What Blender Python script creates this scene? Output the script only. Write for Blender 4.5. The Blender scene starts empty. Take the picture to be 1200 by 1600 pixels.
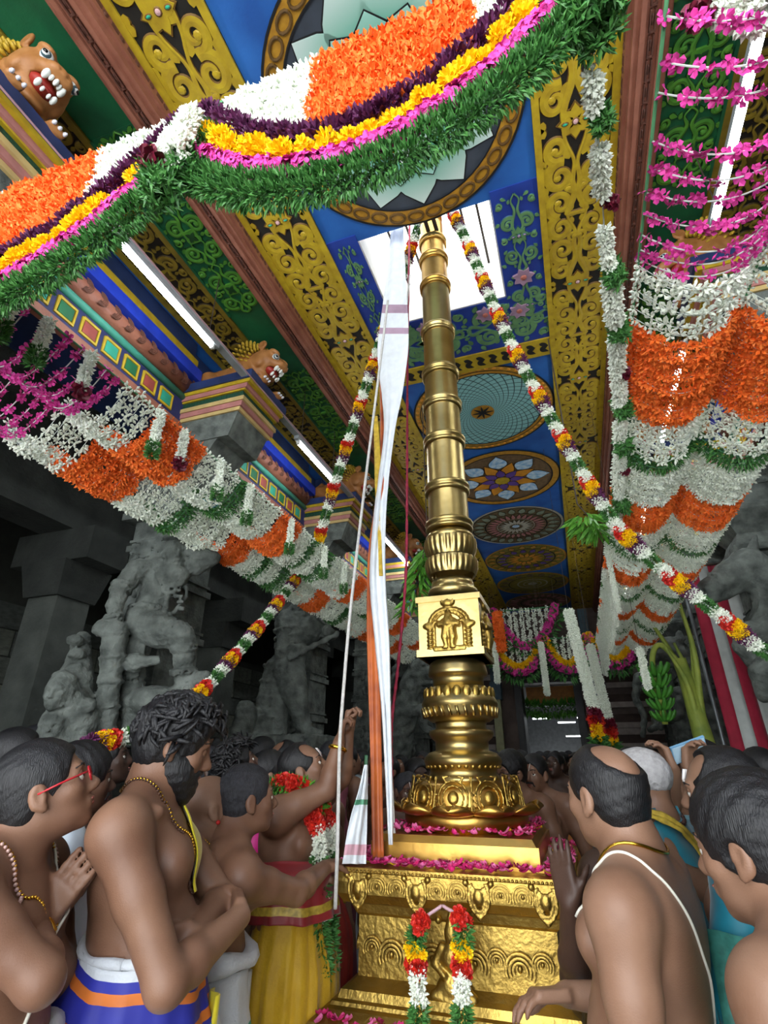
import bpy, math, random
import numpy as np
from math import sin, cos, pi, radians, sqrt, atan2, hypot
from mathutils import Vector, Matrix
S = bpy.context.scene
COL = S.collection
# ------------------------------------------------------------------ camera, world, exposure
CAMZ = 1.6
cd = bpy.data.cameras.new('camera'); cam = bpy.data.objects.new('camera', cd); COL.objects.link(cam)
cd.sensor_fit = 'VERTICAL'; cd.sensor_height = 32.0; cd.lens = 32.0 * 820 / 1600
cd.clip_start = 0.02; cd.clip_end = 200
cam.location = (0, 0, CAMZ); cam.rotation_euler = (radians(90 + 25.5), 0, radians(19))
S.camera = cam
W = bpy.data.worlds.new('overcast_sky'); S.world = W; W.use_nodes = True
W.node_tree.nodes['Background'].inputs[0].default_value = (0.93, 0.97, 1.0, 1)
W.node_tree.nodes['Background'].inputs[1].default_value = 3.6
S.view_settings.view_transform = 'Standard'; S.view_settings.look = 'None'
S.view_settings.exposure = 0.95; S.view_settings.gamma = 1.0; S.view_settings.use_curve_mapping = False
TUBE_POWER = 42.0
S.cycles.max_bounces = 6; S.cycles.diffuse_bounces = 4; S.cycles.glossy_bounces = 3; S.cycles.sample_clamp_indirect = 6.0
rng = random.Random(7); nr = np.random.RandomState(7)
# ------------------------------------------------------------------ materials
def hx(h):
    h = h.lstrip('#'); c = [int(h[i:i+2], 16) / 255 for i in (0, 2, 4)]
    return tuple((x / 12.92 if x <= .04045 else ((x + .055) / 1.055) ** 2.4) for x in c)
def sh(c, k): return tuple(min(1, x * k) for x in c)
MATS = {}
def mat(name, col, rough=.6, metal=0., var=.25, scale=9., bump=0., bscale=60., col2=None, emit=0., spec=.4, sheen=0., detail=4., trans=0., coat=0., dist=.0, bdist=.02, stretch=1.):
    if name in MATS: return MATS[name]
    if isinstance(col, str): col = hx(col)
    if isinstance(col2, str): col2 = hx(col2)
    m = bpy.data.materials.new(name); m.use_nodes = True; nt = m.node_tree; b = nt.nodes['Principled BSDF']
    b.inputs['Roughness'].default_value = rough; b.inputs['Metallic'].default_value = metal
    b.inputs['Specular IOR Level'].default_value = spec
    if coat: b.inputs['Coat Weight'].default_value = coat; b.inputs['Coat Roughness'].default_value = .25
    if sheen: b.inputs['Sheen Weight'].default_value = sheen
    if emit:
        b.inputs['Emission Color'].default_value = (*col, 1); b.inputs['Emission Strength'].default_value = emit
    tc = nt.nodes.new('ShaderNodeTexCoord')
    if var or col2:
        n = nt.nodes.new('ShaderNodeTexNoise'); n.inputs['Scale'].default_value = scale; n.inputs['Detail'].default_value = detail
        n.inputs['Distortion'].default_value = dist
        nt.links.new(tc.outputs['Object'], n.inputs['Vector'])
        r = nt.nodes.new('ShaderNodeValToRGB'); r.color_ramp.elements[0].position = .32; r.color_ramp.elements[1].position = .68
        r.color_ramp.elements[0].color = (*(col2 if col2 else sh(col, 1 - var)), 1); r.color_ramp.elements[1].color = (*(col if col2 else sh(col, 1 + var * .5)), 1)
        nt.links.new(n.outputs['Fac'], r.inputs[0]); nt.links.new(r.outputs[0], b.inputs['Base Color'])
    else: b.inputs['Base Color'].default_value = (*col, 1)
    if trans: b.inputs['Transmission Weight'].default_value = trans
    if bump:
        n2 = nt.nodes.new('ShaderNodeTexNoise'); n2.inputs['Scale'].default_value = bscale; n2.inputs['Detail'].default_value = 5
        mp = nt.nodes.new('ShaderNodeMapping'); mp.inputs['Scale'].default_value = (1, 1, stretch); nt.links.new(tc.outputs['Object'], mp.inputs[0]); nt.links.new(mp.outputs[0], n2.inputs['Vector'])
        bp = nt.nodes.new('ShaderNodeBump'); bp.inputs['Strength'].default_value = bump; bp.inputs['Distance'].default_value = bdist
        nt.links.new(n2.outputs['Fac'], bp.inputs['Height']); nt.links.new(bp.outputs[0], b.inputs['Normal'])
    MATS[name] = m; return m
# ------------------------------------------------------------------ mesh building
class MB:
    def __init__(s): s.V = []; s.F = []; s.M = []; s.n = 0
    def add(s, V, F, mi=0):
        V = np.asarray(V, float).reshape(-1, 3)
        s.V.append(V)
        if isinstance(F, np.ndarray): s.F.append((F + s.n)); s.M.append(np.full(len(F), mi))
        else:
            for k in sorted(set(len(f) for f in F)):
                a = np.array([f for f in F if len(f) == k]); s.F.append(a + s.n); s.M.append(np.full(len(a), mi))
        s.n += len(V); return s
    def box(s, lo, hi, mi=0, rot=None, piv=None):
        (a, b, c), (d, e, f) = lo, hi
        V = np.array([(a,b,c),(d,b,c),(d,e,c),(a,e,c),(a,b,f),(d,b,f),(d,e,f),(a,e,f)], float)
        if rot is not None:
            p = np.array(piv if piv is not None else V.mean(0)); V = (V - p) @ np.array(rot).T + p
        return s.add(V, np.array([(0,3,2,1),(4,5,6,7),(0,1,5,4),(1,2,6,5),(2,3,7,6),(3,0,4,7)]), mi)
    def frustum(s, c0, s0, c1, s1, mi=0):   # square tapered block between two centred rectangles
        V = []
        for (cx, cy, cz), (sx, sy) in ((c0, s0), (c1, s1)):
            V += [(cx-sx,cy-sy,cz),(cx+sx,cy-sy,cz),(cx+sx,cy+sy,cz),(cx-sx,cy+sy,cz)]
        return s.add(V, np.array([(0,3,2,1),(4,5,6,7),(0,1,5,4),(1,2,6,5),(2,3,7,6),(3,0,4,7)]), mi)
    def tube(s, P, r, n=8, mi=0, cap=True, flat=1., up=None):
        P = np.asarray(P, float); m = len(P); r = np.broadcast_to(np.asarray(r, float), (m,))
        T = np.gradient(P, axis=0); T /= np.linalg.norm(T, axis=1)[:, None] + 1e-12
        u = np.array(up if up is not None else ((0, 0, 1.) if abs(T[0][2]) < .9 else (1., 0, 0)))
        V = []; a = np.arange(n) * 2 * pi / n
        for i in range(m):
            x = np.cross(u, T[i]); x /= np.linalg.norm(x) + 1e-12; y = np.cross(T[i], x); u = y
            V.append(P[i] + r[i] * (np.cos(a)[:, None] * x + flat * np.sin(a)[:, None] * y))
        V = np.concatenate(V); i = np.arange(m - 1)[:, None] * n; j = np.arange(n)[None, :]; k = (j + 1) % n
        F = np.stack([i + j, i + k, i + n + k, i + n + j], -1).reshape(-1, 4)
        s.add(V, F, mi)
        if cap:
            o = s.n - len(V)
            s.F.append(np.arange(n)[::-1][None] + o); s.M.append(np.array([mi])); s.F.append(np.arange(n)[None] + o + (m - 1) * n); s.M.append(np.array([mi]))
        return s
    def lathe(s, prof, n=32, c=(0, 0, 0), mi=0, cap=True, ell=(1, 1)):
        a = np.arange(n) * 2 * pi / n; m = len(prof); V = []
        for r, z in prof: V.append(np.stack([c[0] + ell[0] * r * np.cos(a), c[1] + ell[1] * r * np.sin(a), np.full(n, c[2] + z)], 1))
        V = np.concatenate(V); i = np.arange(m - 1)[:, None] * n; j = np.arange(n)[None, :]; k = (j + 1) % n
        s.add(V, np.stack([i + j, i + k, i + n + k, i + n + j], -1).reshape(-1, 4), mi)
        if cap:
            o = s.n - len(V)
            s.F.append(np.arange(n)[::-1][None] + o); s.M.append(np.array([mi])); s.F.append(np.arange(n)[None] + o + (m - 1) * n); s.M.append(np.array([mi]))
        return s
    def ell(s, c, r, n=10, m=6, mi=0, R=None):
        V = [(0, 0, 1)]
        for i in range(1, m):
            t = pi * i / m
            for j in range(n): V.append((sin(t) * cos(2 * pi * j / n), sin(t) * sin(2 * pi * j / n), cos(t)))
        V.append((0, 0, -1)); V = np.array(V) * np.array(r)
        if R is not None: V = V @ np.array(R).T
        F = [(0, 1 + j, 1 + (j + 1) % n) for j in range(n)]
        for i in range(m - 2):
            for j in range(n): F.append((1 + i*n + j, 1 + (i+1)*n + j, 1 + (i+1)*n + (j+1) % n, 1 + i*n + (j+1) % n))
        e = len(V) - 1; F += [(e, 1 + (m-2)*n + (j+1) % n, 1 + (m-2)*n + j) for j in range(n)]
        return s.add(V + np.array(c), F, mi)
    def grid(s, G, mi=0, closed=False, rows=None):   # G (a,b,3)
        G = np.asarray(G, float); a, b = G.shape[:2]; i = np.arange(a - 1)[:, None] * b
        j = np.arange(b if closed else b - 1)[None, :]; k = (j + 1) % b
        s.add(G.reshape(-1, 3), np.stack([i + j, i + k, i + b + k, i + b + j], -1).reshape(-1, 4), mi)
        if rows is not None: s.M[-1] = np.repeat(np.array(rows), j.shape[1])
        return s
    def poly(s, pts, z0, z1, mi=0):      # extruded xy polygon (convex-ish)
        n = len(pts); V = [(x, y, z0) for x, y in pts] + [(x, y, z1) for x, y in pts]
        F = [tuple(range(n))[::-1], tuple(range(n, 2 * n))] + [(i, (i + 1) % n, n + (i + 1) % n, n + i) for i in range(n)]
        return s.add(V, F, mi)
    def strip(s, P, w, h, mi=(0, 1), z0=0., edge=.22):   # raised painted strip: P (n,2), half widths w, height h; mi=(edge, body)
        P = np.asarray(P, float); n = len(P); w = np.broadcast_to(np.asarray(w, float), (n,))
        T = np.gradient(P, axis=0); T /= np.linalg.norm(T, axis=1)[:, None] + 1e-9; N = np.stack([-T[:, 1], T[:, 0]], 1)
        offs = [(-1, 0), (-1 + edge, .8), (0, 1), (1 - edge, .8), (1, 0)]
        G = np.stack([np.concatenate([P + N * (w * o)[:, None], np.full((n, 1), z0 + h * q)], 1) for o, q in offs], 1)
        V = G.reshape(-1, 3); i = np.arange(n - 1)[:, None] * 5
        for cols, m_ in (((0, 3), mi[0]), ((1, 2), mi[1])):
            j = np.array(cols)[None, :]
            s.add(V, np.stack([i + j, i + j + 1, i + 5 + j + 1, i + 5 + j], -1).reshape(-1, 4), m_)
        return s
    def tf(s, R=None, t=(0, 0, 0), sc=1.):
        s.V = [((v * sc) @ np.array(R).T if R is not None else v * sc) + np.array(t) for v in s.V]; return s
    def arrays(s): return np.concatenate(s.V), s.F, s.M
    def mesh(s, name, mats, smooth=False):
        V = np.concatenate(s.V); me = bpy.data.meshes.new(name); me.vertices.add(len(V)); me.vertices.foreach_set('co', V.astype(np.float32).ravel())
        tot = np.concatenate([np.full(len(f), f.shape[1]) for f in s.F]); L = np.concatenate([f.ravel() for f in s.F])
        me.loops.add(len(L)); me.polygons.add(len(tot)); me.loops.foreach_set('vertex_index', L.astype(np.int32))
        me.polygons.foreach_set('loop_start', np.concatenate([[0], np.cumsum(tot)[:-1]]).astype(np.int32))
        for m in (mats if isinstance(mats, (list, tuple)) else [mats]): me.materials.append(m)
        me.polygons.foreach_set('material_index', np.concatenate(s.M).astype(np.int32))
        me.polygons.foreach_set('use_smooth', np.full(len(tot), bool(smooth)))
        me.update(calc_edges=True); me.validate(); return me
    def build(s, name, mats, parent=None, smooth=False, **kw):
        o = bpy.data.objects.new(name, s.mesh(name, mats, smooth)); COL.objects.link(o)
        if parent: o.parent = parent
        return o
def inst(name, me, parent=None, loc=(0, 0, 0), rot=(0, 0, 0), sc=(1, 1, 1)):
    o = bpy.data.objects.new(name, me); COL.objects.link(o); o.location = loc; o.rotation_euler = rot
    o.scale = sc if hasattr(sc, '__len__') else (sc,) * 3
    if parent: o.parent = parent
    return o
def tag(o, label=None, cat=None, group=None, kind=None):
    if label: o['label'] = label
    if cat: o['category'] = cat
    if group: o['group'] = group
    if kind: o['kind'] = kind
    return o
def thing(name, label, cat, loc=(0, 0, 0), rz=0, group=None, kind=None):
    o = bpy.data.objects.new(name, None); COL.objects.link(o); o.location = loc; o.rotation_euler = (0, 0, rz); o.empty_display_size = .1
    return tag(o, label, cat, group, kind)
def rotz(a): return np.array([[cos(a), -sin(a), 0], [sin(a), cos(a), 0], [0, 0, 1]])
def rotx(a): return np.array([[1, 0, 0], [0, cos(a), -sin(a)], [0, sin(a), cos(a)]])
def roty(a): return np.array([[cos(a), 0, sin(a)], [0, 1, 0], [-sin(a), 0, cos(a)]])
def nrm(v): v = np.asarray(v, float); return v / (np.linalg.norm(v) + 1e-12)
def spline(P, n=40):                     # Catmull-Rom through P
    P = np.asarray(P, float); Q = np.vstack([2 * P[0] - P[1], P, 2 * P[-1] - P[-2]]); m = len(P) - 1; out = []
    for t in np.linspace(0, m - 1e-6, n):
        i = int(t); u = t - i; a, b, c, d = Q[i], Q[i+1], Q[i+2], Q[i+3]
        out.append(.5 * ((2*b) + (-a + c)*u + (2*a - 5*b + 4*c - d)*u*u + (-a + 3*b - 3*c + d)*u**3))
    return np.array(out)
def resample(P, step=None, n=None):
    P = np.asarray(P, float); d = np.concatenate([[0], np.cumsum(np.linalg.norm(np.diff(P, axis=0), axis=1))])
    n = n or max(2, int(round(d[-1] / step)) + 1); t = np.linspace(0, d[-1], n)
    return np.stack([np.interp(t, d, P[:, k]) for k in range(3)], 1), d[-1]
# ray through a pixel of the photograph (real camera geometry), used to read distances off known planes
_F, _P, _Y = 820., radians(25.5), radians(19)
def ray(x, y):
    u = x - 600; v = 800 - y; fh = _F * cos(_P) - v * sin(_P); up = _F * sin(_P) + v * cos(_P)
    return np.array([u * cos(_Y) - fh * sin(_Y), fh * cos(_Y) + u * sin(_Y), up])
def atY(x, y, Y): r = ray(x, y); return r * (Y / r[1]) + np.array([0, 0, CAMZ])
def atX(x, y, X): r = ray(x, y); return r * (X / r[0]) + np.array([0, 0, CAMZ])
def atZ(x, y, z): r = ray(x, y); return r * ((z - CAMZ) / r[2]) + np.array([0, 0, CAMZ])
# ------------------------------------------------------------------ implicit surfaces for bodies, statues and beasts
def smin(a, b, k):
    if k <= 0: return np.minimum(a, b)
    h = np.maximum(k - np.abs(a - b), 0) / k
    return np.minimum(a, b) - h * h * k * .25
class SDF:
    def __init__(s, lo, hi, vx):
        s.lo = np.array(lo, float); s.vx = vx; s.n = np.ceil((np.array(hi) - s.lo) / vx).astype(int) + 1
        s.f = np.full(s.n, 1., np.float32); s.kf = 1.
    def _reg(s, lo, hi, m):
        a = np.clip(np.floor((np.array(lo) - m - s.lo) / s.vx).astype(int), 0, s.n); b = np.clip(np.ceil((np.array(hi) + m - s.lo) / s.vx).astype(int) + 1, 0, s.n)
        if np.any(b - a < 1): return None
        ax = [(s.lo[i] + s.vx * np.arange(a[i], b[i])).astype(np.float32) for i in range(3)]
        return tuple(slice(a[i], b[i]) for i in range(3)), np.meshgrid(*ax, indexing='ij', sparse=True)
    def _put(s, sl, d, k, mode):
        if mode == 'add': s.f[sl] = smin(s.f[sl], d, k)
        else: s.f[sl] = -smin(-s.f[sl], d, k)
    def cap(s, a, b, ra, rb=None, k=.02, mode='add'):
        k *= s.kf
        rb = ra if rb is None else rb; a = np.array(a, float); b = np.array(b, float); R = max(ra, rb)
        g = s._reg(np.minimum(a, b) - R, np.maximum(a, b) + R, max(k, 3 * s.vx))
        if g is None: return s
        sl, (X, Y, Z) = g; d = b - a; L = d @ d + 1e-12
        t = np.clip(((X - a[0]) * d[0] + (Y - a[1]) * d[1] + (Z - a[2]) * d[2]) / L, 0, 1)
        q = np.sqrt((X - a[0] - t * d[0])**2 + (Y - a[1] - t * d[1])**2 + (Z - a[2] - t * d[2])**2) - (ra + (rb - ra) * t)
        s._put(sl, q.astype(np.float32), k, mode); return s
    def chain(s, P, R, k=.02, mode='add'):
        for i in range(len(P) - 1): s.cap(P[i], P[i+1], R[i], R[i+1], k, mode)
        return s
    def ell(s, c, r, k=.02, R=None, mode='add'):
        k *= s.kf
        c = np.array(c, float); r = np.array(r, float) if hasattr(r, '__len__') else np.full(3, float(r)); M = max(r)
        e = r if R is None else np.sqrt((np.array(R)**2) @ (r**2))
        g = s._reg(c - e, c + e, max(k, 3 * s.vx))
        if g is None: return s
        sl, (X, Y, Z) = g; x, y, z = X - c[0], Y - c[1], Z - c[2]
        if R is not None:
            R = np.array(R); x, y, z = R[0,0]*x + R[1,0]*y + R[2,0]*z, R[0,1]*x + R[1,1]*y + R[2,1]*z, R[0,2]*x + R[1,2]*y + R[2,2]*z
        k0 = np.sqrt((x/r[0])**2 + (y/r[1])**2 + (z/r[2])**2); k1 = np.sqrt((x/r[0]**2)**2 + (y/r[1]**2)**2 + (z/r[2]**2)**2) + 1e-6
        q = np.where(k0 < .05, -min(r), k0 * (k0 - 1) / k1)
        s._put(sl, q.astype(np.float32), k, mode); return s
    def rbox(s, c, h, rd, k=.02, R=None, mode='add'):
        c = np.array(c, float); h = np.array(h, float); e = h + rd
        if R is not None: e = np.abs(np.array(R)) @ e
        g = s._reg(c - e, c + e, max(k, 3 * s.vx))
        if g is None: return s
        sl, (X, Y, Z) = g; x, y, z = X - c[0], Y - c[1], Z - c[2]
        if R is not None:
            R = np.array(R); x, y, z = R[0,0]*x + R[1,0]*y + R[2,0]*z, R[0,1]*x + R[1,1]*y + R[2,1]*z, R[0,2]*x + R[1,2]*y + R[2,2]*z
        qx, qy, qz = np.abs(x) - h[0], np.abs(y) - h[1], np.abs(z) - h[2]
        q = np.sqrt(np.maximum(qx, 0)**2 + np.maximum(qy, 0)**2 + np.maximum(qz, 0)**2) + np.minimum(np.maximum(np.maximum(qx, qy), qz), 0) - rd
        s._put(sl, q.astype(np.float32), k, mode); return s
    def join(s, o, k=.01): s.f = smin(s.f, o.f, k).astype(np.float32); return s
    def noise(s, amp, freq, seed=1):
        g = np.random.RandomState(seed); ax = [s.lo[i] + s.vx * np.arange(s.n[i]) for i in range(3)]; X, Y, Z = np.meshgrid(*ax, indexing='ij', sparse=True)
        t = 0
        for i in range(4):
            d = nrm(g.randn(3)) * freq * (1 + .5 * i); t = t + np.sin(d[0]*X + d[1]*Y + d[2]*Z + g.rand() * 6.28) / (1 + .5 * i)
        s.f += (amp * t).astype(np.float32); return s
    def surf(s):
        f = s.f; f[0] = f[-1] = 1; f[:, 0] = f[:, -1] = 1; f[:, :, 0] = f[:, :, -1] = 1
        ins = f < 0; c = [slice(None, -1), slice(1, None)]
        cnt = np.zeros(tuple(s.n - 1), np.int8)
        for i in (0, 1):
            for j in (0, 1):
                for k in (0, 1): cnt += ins[c[i], c[j], c[k]]
        act = (cnt > 0) & (cnt < 8); idx = np.argwhere(act); N = len(idx); ids = np.full(act.shape, -1, np.int32); ids[act] = np.arange(N)
        pos = np.zeros((N, 3)); num = np.zeros(N); I, J, K = idx.T
        cor = {}
        for i in (0, 1):
            for j in (0, 1):
                for k in (0, 1): cor[(i, j, k)] = f[I + i, J + j, K + k].astype(float)
        for a in cor:
            for ax in range(3):
                if a[ax] == 0:
                    b = list(a); b[ax] = 1; b = tuple(b); va, vb = cor[a], cor[b]; m = (va < 0) != (vb < 0)
                    t = va[m] / (va[m] - vb[m]); p = np.tile(np.array(a, float), (m.sum(), 1)); p[:, ax] = t; pos[m] += p; num[m] += 1
        V = s.lo + s.vx * (idx + pos / num[:, None])
        F = []
        for ax in range(3):
            o = [x for x in range(3) if x != ax]; sl0 = [slice(1, -1)] * 3; sl1 = [slice(1, -1)] * 3; sl0[ax] = slice(0, -1); sl1[ax] = slice(1, None)
            A, B = ins[tuple(sl0)], ins[tuple(sl1)]
            for cond, flip in ((A & ~B, False), (~A & B, True)):
                e = np.argwhere(cond)
                for x in o: e[:, x] += 1
                q = []
                for d0, d1 in ((0, 0), (1, 0), (1, 1), (0, 1)):
                    w = e.copy(); w[:, o[0]] -= 1 - d0; w[:, o[1]] -= 1 - d1; q.append(ids[w[:, 0], w[:, 1], w[:, 2]])
                q = np.stack(q, 1)
                if flip != (ax == 1): q = q[:, ::-1]
                F.append(q)
        return V, np.concatenate(F)
    def build(s, name, m, parent=None, relax=1):
        V, F = s.surf()
        for _ in range(relax):
            A = np.zeros_like(V); n = np.zeros(len(V))
            for i in range(4):
                a, b = F[:, i], F[:, (i + 1) % 4]
                for k in range(3): A[:, k] += np.bincount(a, V[b, k], len(V)) + np.bincount(b, V[a, k], len(V))
                n += np.bincount(a, minlength=len(V)) + np.bincount(b, minlength=len(V))
            V = .5 * V + .5 * A / np.maximum(n, 1)[:, None]
        return MB().add(V, F).build(name, m, parent, True)
# ------------------------------------------------------------------ the hall
ZC = 5.2; CX = -.533; YF = 14.2; YB = -2.6
PY = [.87 + 2.38 * k for k in range(6)]
blue = mat('blue_paint', '#2a68b4', .55, var=.28, scale=3, col2='#1d4f96', bump=.05)
dblue = mat('dark_blue_paint', '#22409a', .55, var=.3, scale=4, col2='#1b3180', bump=.05)
navy = mat('navy_paint', '#22335c', .6, var=.35, scale=5, bump=.1)
blackp = mat('black_paint', '#1b1812', .7, var=.3, scale=6)
yel = mat('ochre_yellow_paint', '#b99f22', .5, col2='#a0841d', scale=14, bump=.08)
yel2 = mat('dull_ochre_paint', '#8f7b22', .55, col2='#6f5e1c', scale=10, bump=.08)
yedge = mat('brown_outline_paint', '#6d4f1a', .6, var=.25)
wood = mat('reddish_brown_wood', '#96604c', .55, col2='#7d4b3a', scale=7, bump=.15)
woodd = mat('dark_carved_wood', '#5f3a2e', .6, var=.3, bump=.2)
pinkst = mat('dusty_pink_paint', '#a8706a', .55, var=.25, scale=8, bump=.1)
greenp = mat('deep_green_paint', '#1d6a42', .5, col2='#175536', scale=5, bump=.1)
greenl = mat('leaf_green_paint', '#5b9a34', .5, col2='#3e7d2c', scale=12, bump=.1)
greend = mat('outline_green_paint', '#1c4a22', .6)
tealp = mat('teal_paint', '#2e9c83', .5, col2='#238069', scale=6)
gemg = mat('jade_gem', '#2f9b7a', .2, var=.1); gemp = mat('pink_gem', '#c7a0a0', .25, var=.1)
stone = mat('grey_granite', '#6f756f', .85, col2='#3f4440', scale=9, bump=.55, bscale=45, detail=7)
aistone = mat('aisle_granite', '#50544e', .9, col2='#393d39', scale=5, bump=.4, bscale=30); stoned = mat('aisle_shade_granite', '#343733', .9, col2='#232623', scale=4, bump=.5, bscale=25)  # aisle stones: darker colours stand in for the shade of the aisles
blockm = [mat('granite_block_%d' % i, c, .9, var=.35, scale=7, bump=.4, bscale=30) for i, c in enumerate(('#585c52', '#4d5149', '#63665b', '#474b46'))]
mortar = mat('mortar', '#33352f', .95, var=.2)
plaster = mat('white_plaster', '#d6d6d2', .85, var=.12, scale=6, bump=.2)
iron = mat('rusty_iron', '#4a4038', .7, metal=.3, var=.3)
cream = mat('cream_paint', '#c6b48a', .6, var=.15)

# floor
fl = tag(MB().box((-6, YB, -.25), (5, YF + 8, 0)).build('floor', mat('worn_granite_floor', '#6a655c', .6, col2='#4f4b45', scale=2, bump=.2)), 'worn grey granite paving under the crowd', None, None, 'structure')
# ceiling with the skylight opening
HX0, HX1, HY0, HY1 = -1.08, -.07, 2.52, 3.43
xl, xr = CX - 2.5, CX + 2.5
cb = MB()
cb.box((xl, YB, ZC), (HX0, YF, ZC + .3)); cb.box((HX1, YB, ZC), (xr, YF, ZC + .3)); cb.box((HX0, YB, ZC), (HX1, HY0, ZC + .3)); cb.box((HX0, HY1, ZC), (HX1, YF, ZC + .3))
ceil = tag(cb.build('ceiling', blue), 'blue painted temple ceiling with gold scroll bands', None, None, 'structure')
# plaster shaft of the skylight, with iron bars
sb = MB()
sb.box((HX0 - .12, HY0 - .12, ZC + .3), (HX0, HY1 + .12, ZC + .62)); sb.box((HX1, HY0 - .12, ZC + .3), (HX1 + .12, HY1 + .12, ZC + .62))
sb.box((HX0, HY1, ZC + .3), (HX1, HY1 + .12, ZC + .78))
sb.box((HX0, HY0, ZC + .0), (HX0 + .012, HY1, ZC + .3)); sb.box((HX1 - .012, HY0, ZC + .0), (HX1, HY1, ZC + .3)); sb.box((HX0, HY1 - .012, ZC + .0), (HX1, HY1, ZC + .3))
shaft = tag(sb.build('skylight_curb', plaster), 'white plastered curb around the square opening in the ceiling', None, None, 'structure')
for x in (-.95, -.79, -.33, -.2):
    MB().tube([(x, HY0 - .06, ZC + .45), (x + .02, HY1 + .06, ZC + .47)], .011, 6).build('iron_bar', iron, shaft, True)
MB().tube([(CX - .05, HY0 - .1, ZC + .22), (CX - .03, 2.72, ZC + .1)], .016, 8).build('stay_rod', iron, shaft, True)
MB().tube([(CX + .01, HY0 - .1, ZC + .22), (CX + .03, 2.72, ZC + .12)], .016, 8).build('stay_rod', iron, shaft, True)

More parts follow.
